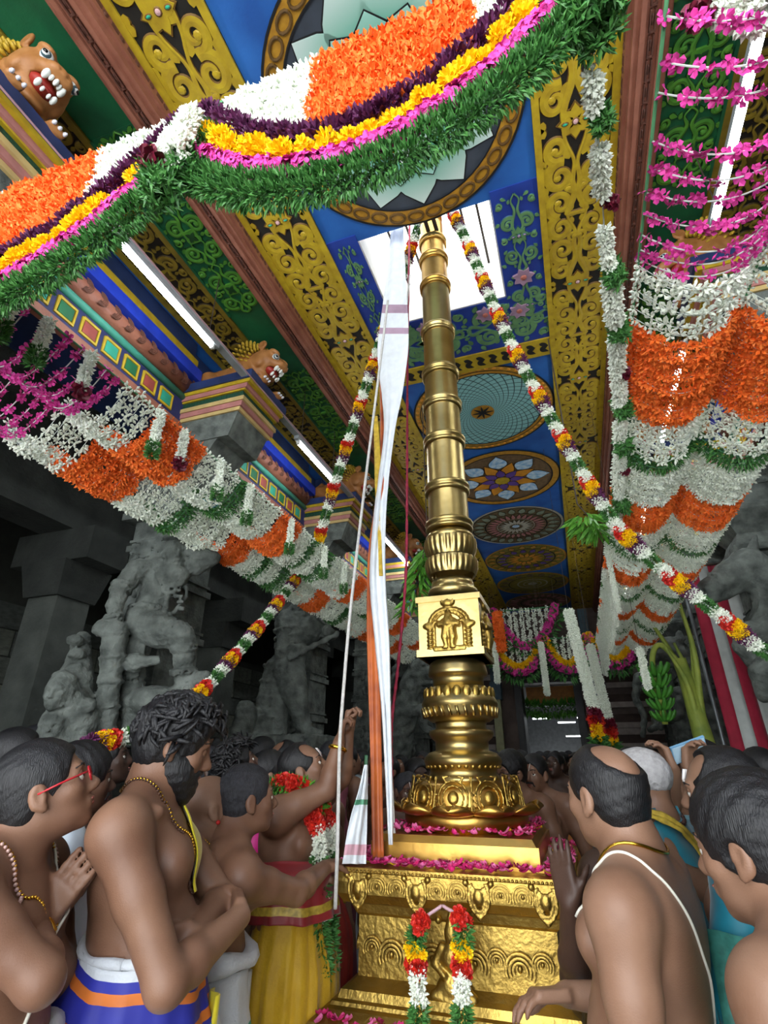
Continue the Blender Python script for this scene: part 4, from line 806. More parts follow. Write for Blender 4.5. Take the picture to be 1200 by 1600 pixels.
def path_frames(P, step):
    Q, L = resample(P, step); T = np.gradient(Q, axis=0); return Q, T / (np.linalg.norm(T, axis=1)[:, None] + 1e-9), L
def flower_rope(P, base, r, per, step, sc, mi=0, mb=None, out=True, jit=.25, thread=None, th_mi=0, g=nr):
    """flowers set round a path: per = flowers at each step, r = radius of the ring they sit on"""
    mb = mb or MB(); Q, T, L = path_frames(P, step); n = len(Q) * per; q = np.repeat(Q, per, 0); t = np.repeat(T, per, 0)
    a = g.rand(n) * 6.28; F = look(t); D = F[:, :, 0] * np.cos(a)[:, None] + F[:, :, 1] * np.sin(a)[:, None]; D2 = D + t * (g.rand(n)[:, None] - .5) * .9
    pos = q + D * r * (.75 + .5 * g.rand(n))[:, None] + t * (g.rand(n)[:, None] - .5) * step * (1 + jit)
    scatter(mb, base, pos, look(D2, g.rand(n) * 6.28) if out else rand_rot(n, g), sc * (.8 + .4 * g.rand(n)), mi)
    if thread: mb.tube(Q, thread, 4, th_mi, False)
    return mb
def par(A, B, sag, n=24):
    t = np.linspace(0, 1, n)[:, None]; P = np.array(A) * (1 - t) + np.array(B) * t; P[:, 2] -= (4 * sag * t * (1 - t))[:, 0]; return P
def stuff(o): o['kind'] = 'stuff'; return o
# strands of the canopies: local +x from the inner to the outer cord
def strand(w, sag, kind, seed):
    g = np.random.RandomState(seed); P = par((0, 0, 0), (w, 0, 0), sag)
    if kind == 'white': m = flower_rope(P, JAS, .006, 1, .019, 1.15, 0, thread=.0016, th_mi=1, g=g); mm = [jas, thr]
    elif kind == 'dense': m = flower_rope(P, JAS, .012, 2, .016, 1.1, 0, thread=.0016, th_mi=1, g=g); mm = [jas, thr]
    elif kind == 'orange': m = flower_rope(P, CRS, .010, 3, .016, 1.15, 0, out=False, thread=.0016, th_mi=1, g=g); mm = [crs, thr]
    elif kind == 'green': m = flower_rope(P, LEAF, .008, 5, .015, .95, 0, thread=.003, th_mi=1, g=g); mm = [lef, stem_]
    return m.mesh(kind + '_string', mm)
pink_me = (lambda m: m.mesh('pink_flower', [pnk]))(scatter(MB(), PNK, np.zeros((1, 3)), np.eye(3)[None], 1.))
NAMES = {'white': 'jasmine_string', 'dense': 'jasmine_string', 'orange': 'crossandra_string', 'green': 'leaf_string', 'pink': 'oleander_string'}
def canopy(label, xi, xo, zc, blocks, ymax, s_, pinkY):
    """flower net slung between cords parallel to the nave; xi inner cord, xo outer cord"""
    t = thing('garland_canopy', label, 'garland', (xi, 0, zc)); W2 = abs(xo - xi) / 2; sx = 1 if xo > xi else -1; zo = -.04
    for x in (0, sx * W2, sx * 2 * W2): MB().tube([(x, .55, zo * abs(x) / W2), (x, ymax + .1, zo * abs(x) / W2)], .005, 6).build('cord', stem_, t, True)
    sag = .17; V = {k: [strand(W2, sag, k, 11 * i + 3) for i in range(3)] for k in ('white', 'dense', 'orange', 'green')}
    edge = MB(); n = 0; y = 0
    for (y0, y1, kind, st) in blocks:
        y = y0
        while y < y1:
            for j in (0, 1):
                k = V[kind][rng.randrange(3)]; o = inst(NAMES[kind], k, t, (sx * j * W2, y + rng.uniform(-.006, .006), zo * j), (0, rng.uniform(-.02, .02), 0), (sx, 1, rng.uniform(.92, 1.12))); o['kind'] = 'stuff'; n += 1
            y += st * rng.uniform(.85, 1.15)
    for y in pinkY:
        for j in (0, 1):
            P = par((sx * j * W2, y, zo * j), (sx * (j + 1) * W2, y + .01, zo * (j + 1)), sag * rng.uniform(.55, .8)); st = MB().tube(P, .0025, 5).build('oleander_string', thr, t)
            Q, T, L = path_frames(P, .021)
            for q in Q:
                if rng.random() < .88: inst('pink_flower', pink_me, st, q + np.array([0, rng.uniform(-.006, .006), rng.uniform(-.006, .004)]), (rng.uniform(0, 6), rng.uniform(-1, 1), rng.uniform(0, 6)), rng.uniform(.72, .98))
    return t
def yr(y): return 1.6 * np.interp(y, [0, 200, 400, 520, 640, 760, 830, 900, 960, 1000], [.483, .664, .937, 1.174, 1.53, 2.058, 2.6, 3.4, 4.6, 6.])
bR = [(1.53, 1.60, 'white', .026), (1.64, 1.70, 'white', .03), (1.74, 1.80, 'white', .05), (1.84, 2.38, 'orange', .042), (2.40, 2.74, 'white', .045), (2.75, 2.86, 'green', .03), (2.88, 3.3, 'dense', .05), (3.32, 3.72, 'orange', .04), (3.74, 4.1, 'dense', .055), (4.12, 4.25, 'green', .04), (4.27, 4.6, 'dense', .055), (4.62, 4.95, 'orange', .045), (4.97, 5.35, 'dense', .06), (5.37, 5.5, 'green', .045), (5.52, 5.95, 'dense', .06), (5.97, 6.3, 'orange', .05), (6.32, 6.75, 'dense', .07), (6.77, 6.9, 'green', .05), (6.92, 7.4, 'dense', .07), (7.42, 7.75, 'orange', .06), (7.77, 8.4, 'dense', .08)]
pinkR = [yr(y) for y in (20, 85, 135, 215, 250, 288, 322, 358, 385, 402)]
canopy('flower net of pink, white and orange strings slung along the right colonnade', .43, 1.19, 3.20, bR, 8.4, 1, pinkR)
bL = [(1.42, 1.62, 'white', .035), (1.65, 2.0, 'orange', .034), (2.02, 2.34, 'white', .032), (2.35, 2.46, 'green', .03), (2.48, 2.86, 'dense', .04), (2.87, 3.12, 'orange', .036), (3.14, 3.32, 'dense', .04), (3.33, 3.42, 'green', .03), (3.44, 3.6, 'dense', .04), (3.61, 3.72, 'green', .03), (3.74, 4.25, 'dense', .045), (4.27, 4.5, 'orange', .045), (4.52, 4.9, 'dense', .06), (4.92, 5.05, 'green', .04), (5.07, 5.6, 'dense', .06), (5.62, 5.9, 'orange', .05), (5.92, 6.6, 'dense', .07), (6.62, 6.9, 'orange', .06), (6.92, 7.6, 'dense', .08)]
canopy('flower net of pink, white and orange strings slung along the left colonnade', -1.72, -2.44, 3.14, bL, 7.6, -1, [.62, .72, .82, .93, 1.02, 1.1, 1.17, 1.24, 1.30, 1.36])
# ------------------------------------------------------------------ hanging tassels
def tassel(label, top, L, r, end, group, lean=(0, 0), sc=1., cat='garland', hang=False):
    t = thing('jasmine_tassel', label, cat, top, 0, group)
    if hang: MB().tube([(0, 0, -.02), (0, 0, ZC - top[2] - .02)], .002, 4).build('thread', iron, t)
    P = [(0, 0, 0), (lean[0] * L, lean[1] * L, -L)]
    stuff(flower_rope(P, JAS, r * .55, int(9 * r / .02), .012, 1. * sc, thread=.003, g=nr).build('jasmine_tube', jas, t)); e = np.array(P[1])
    if end == 'green': stuff(flower_rope([e + (0, 0, .02), e + (0, 0, -.05)], LEAF, .014, 40, .010, .7 * sc).build('leaf_tuft', lef, t))
    elif end == 'maroon': scatter(MB(), ROSE, (e + (0, 0, -.02))[None], np.eye(3)[None], 1.5 * sc).build('rose', mar, t)
    elif end == 'mix':
        for i, (m, b) in enumerate(((mar, ROSE), (red, ROSE), (mrg, MRG))): stuff(flower_rope([e + (0, 0, -.04 - .08 * i), e + (0, 0, -.1 - .08 * i)], b, .03, 6, .03, 1.9).build(('maroon_ring', 'red_ring', 'yellow_ring')[i], m, t))
        stuff(flower_rope([e + (0, 0, -.27), e + (0, 0, -.4)], LEAF, .03, 26, .02, 2.2).build('leaf_tuft', lef, t))
    return t
for i, (y, L, e) in enumerate(((.86, .17, 'green'), (1.0, .17, 'green'), (1.2, .17, 'maroon'), (1.62, .2, 'green'), (1.8, .17, 'maroon'), (2.12, .18, 'green'), (2.42, .2, 'green'), (2.95, .2, 'green'), (3.5, .2, 'green'), (3.9, .2, 'green'))):
    tassel('white jasmine tassel with %s tip under the left net, number %s' % ('dark red' if e == 'maroon' else 'green', ('one', 'two', 'three', 'four', 'five', 'six', 'seven', 'eight', 'nine', 'ten')[i]), (-1.70, y, 3.13), L, .016, e, 'tassels under the left net')
for i in range(20):
    y = 4.5 + i * .2
    t = tassel('long plain jasmine string in the curtain under the far end of the right net', (.43 + .02 * (i % 2), y, 3.18), .42 + .1 * rng.random(), .013, None, 'jasmine curtain strings', sc=.95)
tassel('thick hanging jasmine garland ending in red, yellow and green, nearer of the pair', atY(888, 955, 6.0), 1.0, .055, 'mix', 'pair of thick hanging garlands', (.1, 0), 1.5, hang=True)
tassel('thick hanging jasmine garland ending in red, yellow and green, farther of the pair', atY(922, 1010, 7.2), .85, .05, 'mix', 'pair of thick hanging garlands', (.08, 0), 1.6, hang=True)
# ------------------------------------------------------------------ near swags across the nave
YS = .66
def swag(label, xa, xb, blocks):
    t = thing('swag_garland', label, 'garland', (0, YS, CAMZ)); z0, sg = 1.64, .36
    P = par((xa, 0, z0), (xb, 0, z0), sg, 60); T = np.gradient(P, axis=0); T /= np.linalg.norm(T, axis=1)[:, None]; N = np.stack([-T[:, 2], T[:, 1], T[:, 0]], 1)
    N = N * np.sign(N[:, 2:3]); MB().tube([(xa, 0, 1.72), (xb, 0, 1.72)], .006, 6).build('cord', stem_, t)
    stuff(flower_rope(P + N * .052, CHR, .014, 5, .015, 1.25).build('purple_chrysanthemum_rope', ppl, t))
    mr = MB().tube(P, .008, 6).build('marigold_rope', mrg, t); me = scatter(MB(), MRG, np.zeros((1, 3)), np.eye(3)[None], 1.).mesh('marigold', mrg)
    Q, TT, L = path_frames(P, .0235)
    for q in Q:
        for k in range(3): inst('marigold', me, mr, q + np.array([rng.uniform(-.01, .01), rng.uniform(-.02, .02), rng.uniform(-.016, .016)]), (rng.random() * 6, rng.random() * 6, 0), rng.uniform(1.1, 1.4))
    stuff(flower_rope(P - N * .055 - np.array([0, .012, 0]), PNK, .012, 5, .013, .8).build('pink_flower_rope', pnk, t))
    m = MB(); g = nr
    for off, rr_, per in ((.085, .014, 22), (.108, .022, 30), (.138, .018, 24)): flower_rope(P - N * off, LEAF, rr_, per, .013, .62, 0, m)
    stuff(m.build('leaf_fringe', [lef], t))
    for (x0, x1, kind) in blocks:
        x = x0
        while x < x1:
            u = (x - xa) / (xb - xa); zb = z0 - 4 * sg * u * (1 - u) + .06; zt = 1.70
            if zt - zb > .02:
                b, m_, sc, per = (JAS, jas, 1.0, 3) if kind == 'w' else (CRS, crs, 1.05, 4)
                for dy in ((0.,) if kind == 'w' else (-.006,)):
                    stuff(flower_rope([(x, dy, zt), (x + rng.uniform(-.004, .004), dy, zb)], b, .009, per, .014, sc, out=kind == 'w').build('jasmine_string' if kind == 'w' else 'crossandra_string', m_, t))
            x += .0185 if kind == 'w' else .0175
    return t
swag('multicoloured flower swag with orange and white infill crossing overhead at the top', -.80, .22, ((-.68, -.42, 'w'), (-.41, .0, 'o'), (.015, .15, 'w')))
swag('multicoloured flower swag sloping across the upper left', -2.04, -.80, ((-1.95, -1.56, 'w'), (-1.55, -1.14, 'o'), (-1.13, -.90, 'w')))
# tassel at the cusp between the two swags
ct = thing('cusp_tassel', 'white jasmine tassel with maroon rose and leaves where the two near swags meet', 'garland', (-.79, YS - .03, CAMZ + 1.60))
for a, b in (((0.02, -.01, 0), (-.035, -.03, -.185)), ((.03, -.02, 0), (.03, -.04, -.21))): stuff(flower_rope([a, b], JAS, .013, 9, .011, 1.).build('jasmine_tube', jas, ct))
scatter(MB(), ROSE, np.array([(-.045, -.04, -.205), (-.03, -.055, -.23), (-.06, -.03, -.225)]), np.stack([np.eye(3)] * 3), 1.3).build('rose', mar, ct)
stuff(flower_rope([(-.06, -.01, -.2), (.0, -.02, -.33)], LEAF, .03, 90, .014, .8, out=False).build('leaf_tuft', lef, ct)); stuff(flower_rope([(.0, -.0, -.05), (.03, -.0, -.24)], LEAF, .028, 70, .016, .8, out=False).build('leaf_tuft', lef, ct))
gt = thing('leaf_bunch', 'dense green leaf bunch ending the near swag beside the right scroll band', 'leaves', (.24, YS, CAMZ + 1.5)); stuff(flower_rope([(-.06, 0, .16), (.0, 0, -.12)], LEAF, .045, 150, .012, .8, out=False).build('leaf_tuft', lef, gt))
wt = thing('jasmine_bunch', 'white jasmine bunch with a maroon rose at the top right corner', 'garland', atY(1172, 10, .9)); stuff(flower_rope([(-.03, 0, .1), (.03, 0, -.02)], JAS, .04, 40, .012, 1.3).build('jasmine_cluster', jas, wt))
scatter(MB(), ROSE, np.array([(-.09, 0, .05), (-.12, 0, .04)]), np.stack([np.eye(3)] * 2), 1.3).build('rose', mar, wt)
# broken jasmine garland in front of the right scroll band
wg = thing('jasmine_garland', 'long white jasmine garland with green and maroon tufts in front of the right scroll band', 'garland')
pts_ = [(925, 112, .75), (937, 240, .95), (945, 365, 1.25), (958, 470, 1.5), (964, 560, 1.9), (968, 640, 2.3), (968, 760, 3.1), (962, 860, 4.2)]
WP = spline([atY(x, y, Y) for x, y, Y in pts_], 120); MB().tube(WP, .002, 4).build('thread', thr, wg)
def sec(y0, y1):
    a = np.array([_pr(p)[1] for p in WP]); return WP[(a >= y0) & (a <= y1)]
def _pr(p):
    X, Y, Z = p[0], p[1], p[2] - CAMZ; fh = -X * sin(_Y) + Y * cos(_Y); u = X * cos(_Y) + Y * sin(_Y); d = fh * cos(_P) + Z * sin(_P); v = -fh * sin(_P) + Z * cos(_P); return (600 + _F * u / d, 800 - _F * v / d, d)
for a, b in ((112, 172), (228, 305), (355, 420), (438, 505), (530, 590), (592, 645), (655, 735), (745, 820)):
    s_ = sec(a, b)
    if len(s_) > 1: stuff(flower_rope(s_, JAS, .010 if a < 400 else .014, 9, .011, .9 if a < 400 else 1.1).build('jasmine_section', jas, wg))
for y, k in ((190, 'g'), (318, 'm'), (426, 'g'), (515, 'g'), (582, 'm'), (636, 'g'), (690, 'g'), (735, 'm'), (780, 'g')):
    q = min(WP, key=lambda p: abs(_pr(p)[1] - y)) + np.array([.012, 0, 0]); d = _pr(q)[2]
    if k == 'g': stuff(flower_rope([q + (0, 0, .02 * d), q - (0, 0, .02 * d)], LEAF, .012 * d ** .8, 90, .010 * d, .55 * d ** .6, out=False).build('leaf_tuft', lef, wg))
    else: scatter(MB(), ROSE, np.array([q + (.0, 0, 0), q + (.012, 0, -.012)]), np.stack([np.eye(3)] * 2), .7 * d ** .6).build('rose', mar, wg)
# ------------------------------------------------------------------ banded rope garlands
SEG = {}
for nm, L, b, per, m, r, sc in (('white_section', .07, JAS, 10, jas, .020, 1.15), ('leaf_section', .085, LEAF, 44, lef, .018, .68), ('red_section', .046, ROSE, 7, red, .022, 1.0), ('yellow_section', .046, MRG, 8, mrg, .024, 1.1), ('purple_section', .04, CHR, 9, ppl, .02, 1.2)):
    SEG[nm] = (L, flower_rope([(0, 0, 0), (0, 0, L)], b, r, per, .011 if (b is JAS or b is LEAF) else .018, sc).mesh(nm, m))
SEQ = ['white_section', 'leaf_section', 'white_section', 'red_section', 'yellow_section', 'purple_section']
def banded(label, P, start=0, sc=1., cat='garland'):
    t = thing('banded_garland', label, cat); Q, L = resample(P, .01); MB().tube(Q[::4], .006, 5).build('core_rope', thr, t); d = 0; i = start
    while True:
        nm = SEQ[i % 6]; l, me = SEG[nm]; l *= sc
        if d + l > L: break
        a = Q[min(len(Q) - 1, int(d / .01))]; b = Q[min(len(Q) - 1, int((d + l) / .01))]; R = look((b - a)[None])[0]
        o = bpy.data.objects.new(nm, me); COL.objects.link(o); o.parent = t; o['kind'] = 'stuff'; o.matrix_local = Matrix.Translation(a) @ Matrix(R.tolist()).to_4x4() @ Matrix.Diagonal((sc, sc, sc, 1)); d += l; i += 1
    return t
top = np.array([CX, 2.8, 5.75])
banded('banded flower rope running from the mast top down to the left net', spline([(-.66, 2.86, 5.7), atY(640, 395, 2.93), atY(586, 560, 3.08), atY(525, 750, 3.3), atY(497, 848, 3.46)], 60), 0)
banded('banded flower rope running from the mast top down to the right edge', spline([(-.42, 2.8, 5.7), atY(728, 375, 2.84), atY(800, 540, 2.93), atY(935, 780, 3.1), atY(1010, 868, 3.17), atY(1130, 965, 3.29), atY(1225, 1030, 3.36), (1.66, 3.3, 1.98)], 90), 1)
banded('banded flower rope hanging across the carved warrior pillar', spline([atX(462, 905, -2.1), atX(400, 985, -2.1), atX(305, 1090, -2.1), atX(220, 1142, -2.1), atX(120, 1168, -2.1)], 60), 3)
# two-legged garland hung on the pedestal front
pg = thing('pedestal_garland', 'short two-legged flower garland hung on the front of the gilded pedestal', 'garland'); yb = PYY - .475
for sx, pts_ in ((-1, [(690, 1415), (655, 1445), (650, 1500), (655, 1560), (652, 1640)]), (1, [(692, 1415), (722, 1440), (722, 1500), (722, 1560), (722, 1640)])):
    P = spline([atY(x, y, yb - (.0 if y < 1430 else .06 + .06 * (y > 1500))) for x, y in pts_], 40); MB().tube(P[:12], .006, 6).build('pink_cord', mat('pale_pink_cord', '#d8b0b8', .6), pg, True)
    for i, (b, m, a, z, nm, per, r) in enumerate(((ROSE, red, 8, 11, 'red_section', 7, .016), (LEAF, lef, 11, 17, 'leaf_section', 26, .012), (MRG, mrg, 17, 20, 'yellow_section', 8, .017), (ROSE, red, 20, 24, 'red_section', 7, .017), (JAS, jas, 24, 31, 'white_section', 9, .016), (LEAF, lef, 31, 36, 'leaf_section', 26, .012), (JAS, jas, 36, 40, 'white_section', 9, .016))):
        stuff(flower_rope(P[a:z], b, r, per, .011 if (b is JAS or b is LEAF) else .018, .85 if b is not MRG else 1.0).build(nm, m, pg))
# ------------------------------------------------------------------ far swags at the end of the nave
def far_swag(label, x0, x1, Y, z, sag, layers, strings):
    t = thing('far_swag', label, 'garland', (0, Y, z), 0, 'swags at the far end'); P = par((x0, 0, 0), (x1, 0, 0), sag, 40)
    T = np.gradient(P, axis=0); T /= np.linalg.norm(T, axis=1)[:, None]; N = np.stack([-T[:, 2], T[:, 1], T[:, 0]], 1)
    off = 0
    for m, b, r, nm in layers: stuff(flower_rope(P - N * off, b, r * .7, 7, .05, r / .016).build(nm, m, t)); off += r * 1.9
    MB().tube([(x0, 0, 0), (x1, 0, 0)], .015, 6).build('cord', stem_, t)
    for x in (x0, x1): MB().tube([(x, 0, 0), (x, 0, ZC - z - .02)], .003, 4).build('hanging_thread', iron, t)
    for i in range(strings):
        u = (i + 1.5) / (strings + 2); zb = -4 * sag * u * (1 - u) + .08; stuff(flower_rope([(x0 + (x1 - x0) * u, 0, 0), (x0 + (x1 - x0) * u, 0, zb)], JAS, .02, 3, .045, 2.2).build('jasmine_string', jas, t))
    return t
Lp, Lg, Ly = (pnk, PNK, .05, 'pink_rope'), (lef, LEAF, .07, 'leaf_rope'), (mrg, MRG, .045, 'marigold_rope')
z1 = CAMZ + .257 * 11.6; z2 = CAMZ + .2 * 11.6
far_swag('high pink and green swag with white strings over the far door', -1.42, -.12, 11.5, z1, .78, [Lp, Lg], 8)
far_swag('low yellow, pink and green swag left of the far door', -1.5, -.48, 11.5, z2, .55, [Ly, Lp, Lg], 5)
far_swag('low yellow, pink and green swag right of the far door', -.42, .38, 11.5, z2, .55, [Ly, Lp, Lg], 4)
far_swag('low yellow and pink swag behind the right flower net', .45, 1.3, 11.5, z2, .5, [Ly, Lp, Lg], 3)
far_swag('high green swag half hidden behind the mast', -2.4, -1.48, 11.5, z1, .78, [Lp, Lg], 5)
og = thing('orange_garland', 'thick orange garland hanging beside the mast block', 'garland', atY(776, 958, 10.8)); MB().tube([(0, 0, 0), (0, 0, ZC - og.location.z - .02)], .003, 4).build('thread', iron, og); stuff(flower_rope([(0, 0, 0), (.03, 0, -.75)], CRS, .07, 20, .03, 2.6, out=False).build('crossandra_tube', crs, og))
for i, (x, y, L) in enumerate(((772, 1005, .75), (845, 1005, .95), (845, 1030, .2))[:2]): tassel('thin white jasmine drop hanging %s' % ('beside the mast neck' if i == 0 else 'before the far door lintel'), atY(x, y, 10.8), L, .045, None, None, sc=1.9, hang=True)
tassel('white jasmine drop hanging at the end of the right net', atY(1000, 1015, 5.2), .32, .02, None, None, sc=1.3, hang=True)
# leafy festoon inside the door, leaf bunches by the mast and on the right band
lf = thing('leaf_festoon', 'green leaf festoon strung across the far doorway', 'leaves', (0, YF + .5, 2.85)); stuff(flower_rope([(DX0, 0, .0), ((DX0 + DX1) / 2, 0, -.05), (DX1, 0, 0)], LEAF, .1, 18, .05, 4.5).build('leaves', lefl, lf))
BIGL = (np.array([(0, 0, 0), (.02, .01, .05), (0, -.006, .06), (-.02, .01, .05), (.014, .01, .12), (-.014, .01, .12), (0, .0, .17)]), [(np.array([(0, 1, 2), (0, 2, 3), (2, 1, 4), (3, 2, 5), (2, 4, 6), (2, 6, 5)]), 0)])
def leafbunch(label, p, L, r, n, sc, m, lean=(0, 0)):
    t = thing('mango_leaf_bunch', label, 'leaves', p); MB().tube([(0, 0, ZC - p[2] - .05), (0, 0, .1), (lean[0], lean[1], -L)], .006, 5).build('twig', iron, t); me = scatter(MB(), BIGL, np.zeros((1, 3)), np.eye(3)[None], 1.).mesh('leaf', m)
    for i in range(n):
        u = rng.random(); a = rng.random() * 6.28; R = look(np.array([[cos(a) * .8, sin(a) * .8, -.9 + rng.uniform(-.3, .5)]]), np.array([rng.random() * 6]))[0]
        o = bpy.data.objects.new('leaf', me); COL.objects.link(o); o.parent = t; o.matrix_local = Matrix.Translation((lean[0] * u + r * cos(a) * rng.random(), lean[1] * u + r * sin(a) * rng.random(), -L * u)) @ Matrix(R.tolist()).to_4x4() @ Matrix.Diagonal((sc, sc, sc, 1))
    return t
leafbunch('bright green mango leaf bunch hanging beside the mast collar', atY(668, 850, 4.6), .62, .09, 110, 1., lefl, (-.16, 0))
leafbunch('green leaf bunch hung where the right scroll band meets the net', atY(905, 805, 4.0), .12, .13, 70, .9, lefl, (.12, 0))
# ------------------------------------------------------------------ tube lamps
fix = mat('grey_lamp_channel', '#8f979a', .5, var=.15)
def tube_lamp(label, x, y0, y1, z, group='fluorescent tubes', dz=0.):
    t = thing('tube_lamp', label, 'lamp', (x, y0, z), 0, group); L = y1 - y0; MB().box((-.025, -.06, .022), (.025, L + .06, .06)).build('channel', fix, t)
    MB().tube([(0, 0, 0), (0, L, 0)], .015, 10).build('glowing_tube', glow, t, True)
    for y in (-.02, L): MB().box((-.014, y, -.016), (.014, y + .02, .024)).build('lamp_holder', plaster, t)
    for y in (.05, L - .05): MB().tube([(0, y, .06), (0, y, ZC - z - .01)], .004, 5).build('hanger_wire', iron, t)
ZL = CAMZ + 2.9
for lb, y0, y1 in (('behind the camera end', -1.4, -.2), ('first visible', 1.56, 2.5), ('second', 3.95, 4.83), ('third', 6.4, 7.9), ('fourth', 9.6, 10.8)): tube_lamp('long white tube lamp under the left ceiling, %s of its row' % lb, -2.27, y0, y1, ZL)
for lb, y0, y1 in (('behind the camera end', -1.2, 0.), ('first visible', 1.58, 2.58), ('second, behind the orange strings', 3.75, 5.1), ('third', 6.6, 7.8), ('fourth', 9.4, 10.6)): tube_lamp('long white tube lamp under the right ceiling, %s' % lb, 1.19, y0, y1, ZL)
rl_ = thing('lamp_rail', 'grey metal channel carrying the left row of tube lamps', 'rail', (-2.27, 0, ZL + .06)); MB().box((-.03, -1.6, 0), (.03, 11, .035)).build('channel', fix, rl_); MB().tube([(.09, -1.6, -.05), (.09, 5, -.06), (.09, 11, -.05)], .006, 5).build('cable', mat('pinkish_cable', '#b08a90', .6), rl_)
# clerestory strips closing the hall above the capitals
for s_ in (-1, 1):
    x0, x1 = sorted((CX + s_ * 2.5, CX + s_ * 2.9)); tag(MB().box((x0, YB, 4.66), (x1, YF, ZC + .3)).build('wall_clerestory_' + ('left' if s_ < 0 else 'right'), navy), 'navy strip of wall above the %s colonnade' % ('left' if s_ < 0 else 'right'), None, None, 'structure')
# ------------------------------------------------------------------ flag cloth, ropes
whitec = mat('white_cotton', '#d9dee2', .8, var=.08, scale=20, bump=.1, sheen=.3); orc = mat('orange_silk', '#c2621f', .45, col2='#8a3c14', scale=8, sheen=.3); yelc = mat('gold_braid', '#c0a030', .5, var=.3, scale=40); grnc = mat('dark_green_border', '#2f5a3c', .6); mauve = mat('mauve_stripe', '#a58a9c', .7)
fl_ = thing('flag_cloth', 'long white and orange flag cloth hauled up beside the mast', 'flag', (0, 0, 0))
def cloth(nm, rows, m, par_, nw=14, fold=.012, seed=0, mats=None, th=.003, matfn=None):
    """rows: (xl, xr, y, Y) picture rows at distance Y"""
    R_ = spline([[a, b, c, d] for a, b, c, d in [(r[0], r[1], r[2], r[3]) for r in rows]] if 0 else [(r[0], r[1], r[2]) for r in rows], 60); Ys = np.interp(np.linspace(0, 1, 60), np.linspace(0, 1, len(rows)), [r[3] for r in rows]); G = []
    for i, (a, b, y) in enumerate(R_):
        row = []
        for j in range(nw):
            u = j / (nw - 1); f = fold * sin(u * 9 + seed + i * .05) + fold * .4 * sin(u * 17 + i * .03); row.append(atY(a + (b - a) * u, y, Ys[i] + f))
        G.append(row)
    b = MB(); G = np.array(G)
    if matfn:
        b.grid(G, rows=[matfn(R_[i][2]) for i in range(59)])
    else: b.grid(G)
    o = b.build(nm, mats or m, par_, True); md = o.modifiers.new('thick', 'SOLIDIFY'); md.thickness = th; return o
cloth('white_panel', [(612, 630, 345, 2.66), (604, 634, 430, 2.62), (595, 638, 500, 2.6), (590, 638, 545, 2.6), (592, 634, 580, 2.58), (597, 628, 620, 2.56), (600, 616, 680, 2.55), (586, 604, 790, 2.5), (578, 602, 900, 2.48), (586, 608, 1000, 2.44), (596, 610, 1100, 2.42), (602, 612, 1200, 2.4), (608, 613, 1320, 2.4)], None, fl_, seed=1, mats=[whitec, mauve], matfn=lambda y: 1 if (472 < y < 480 or 508 < y < 517) else 0)
cloth('orange_panel', [(592, 598, 555, 2.64), (594, 603, 620, 2.6), (594, 604, 690, 2.58), (590, 600, 760, 2.52), (576, 584, 860, 2.5), (573, 590, 960, 2.47), (575, 594, 1060, 2.45), (578, 596, 1160, 2.42), (580, 598, 1260, 2.4), (582, 600, 1340, 2.4)], orc, fl_, 8, .006, 3)
cloth('gold_braid', [(583, 590, 650, 2.6), (585, 594, 700, 2.56), (586, 596, 760, 2.52), (590, 596, 830, 2.5), (592, 598, 900, 2.46)], yelc, fl_, 5, .002, 2)
cloth('green_braid', [(570, 575, 1180, 2.38), (568, 573, 1260, 2.36), (566, 572, 1335, 2.36)], grnc, fl_, 4, .002, 2)
cloth('spread_corner', [(569, 574, 1195, 2.3), (560, 574, 1235, 2.29), (548, 574, 1275, 2.28), (540, 573, 1315, 2.27), (535, 572, 1350, 2.26)], None, fl_, 12, .03, 4, [whitec, mat('pale_green_stripe', '#5c9a78', .7), mat('pale_pink_stripe', '#d8a8b4', .7)], matfn=lambda y: 1 if 1248 < y < 1256 else (2 if 1318 < y < 1336 else 0))
def rope(nm, label, pts, r, m, lumps=False):
    t = thing(nm, label, 'rope'); P = spline([atY(*p) for p in pts], 120); rad = r * (1 + .25 * np.sin(np.arange(120) * 1.9)) if lumps else r; MB().tube(P, rad, 7).build('strand', m, t, True); return t
cot = mat('cotton_rope', '#c9c7c2', .8, var=.15, scale=60, bump=.3, bscale=200); redr = mat('crimson_rope', '#9c2742', .7, var=.3, scale=60)
rope('halyard_rope', 'thick white halyard rope hauled down by the garlanded man', [(606, 470, 2.45), (590, 600, 2.42), (570, 760, 2.38), (548, 950, 2.33), (535, 1100, 2.3), (531, 1160, 2.28), (529, 1240, 2.27), (527, 1330, 2.26), (524, 1420, 2.3)], .008, cot)
rope('thin_rope', 'thin white rope hanging between the flag and the crimson rope', [(640, 430, 2.7), (624, 600, 2.68), (603, 740, 2.66), (600, 950, 2.62), (605, 1100, 2.6), (612, 1220, 2.55), (618, 1340, 2.5)], .006, cot)
rope('crimson_rope', 'crimson knotted rope hanging to the left of the mast', [(640, 350, 2.85), (637, 540, 2.8), (636, 760, 2.78), (634, 900, 2.72), (622, 1040, 2.66), (612, 1130, 2.6), (612, 1220, 2.56), (612, 1340, 2.5)], .008, redr, True)
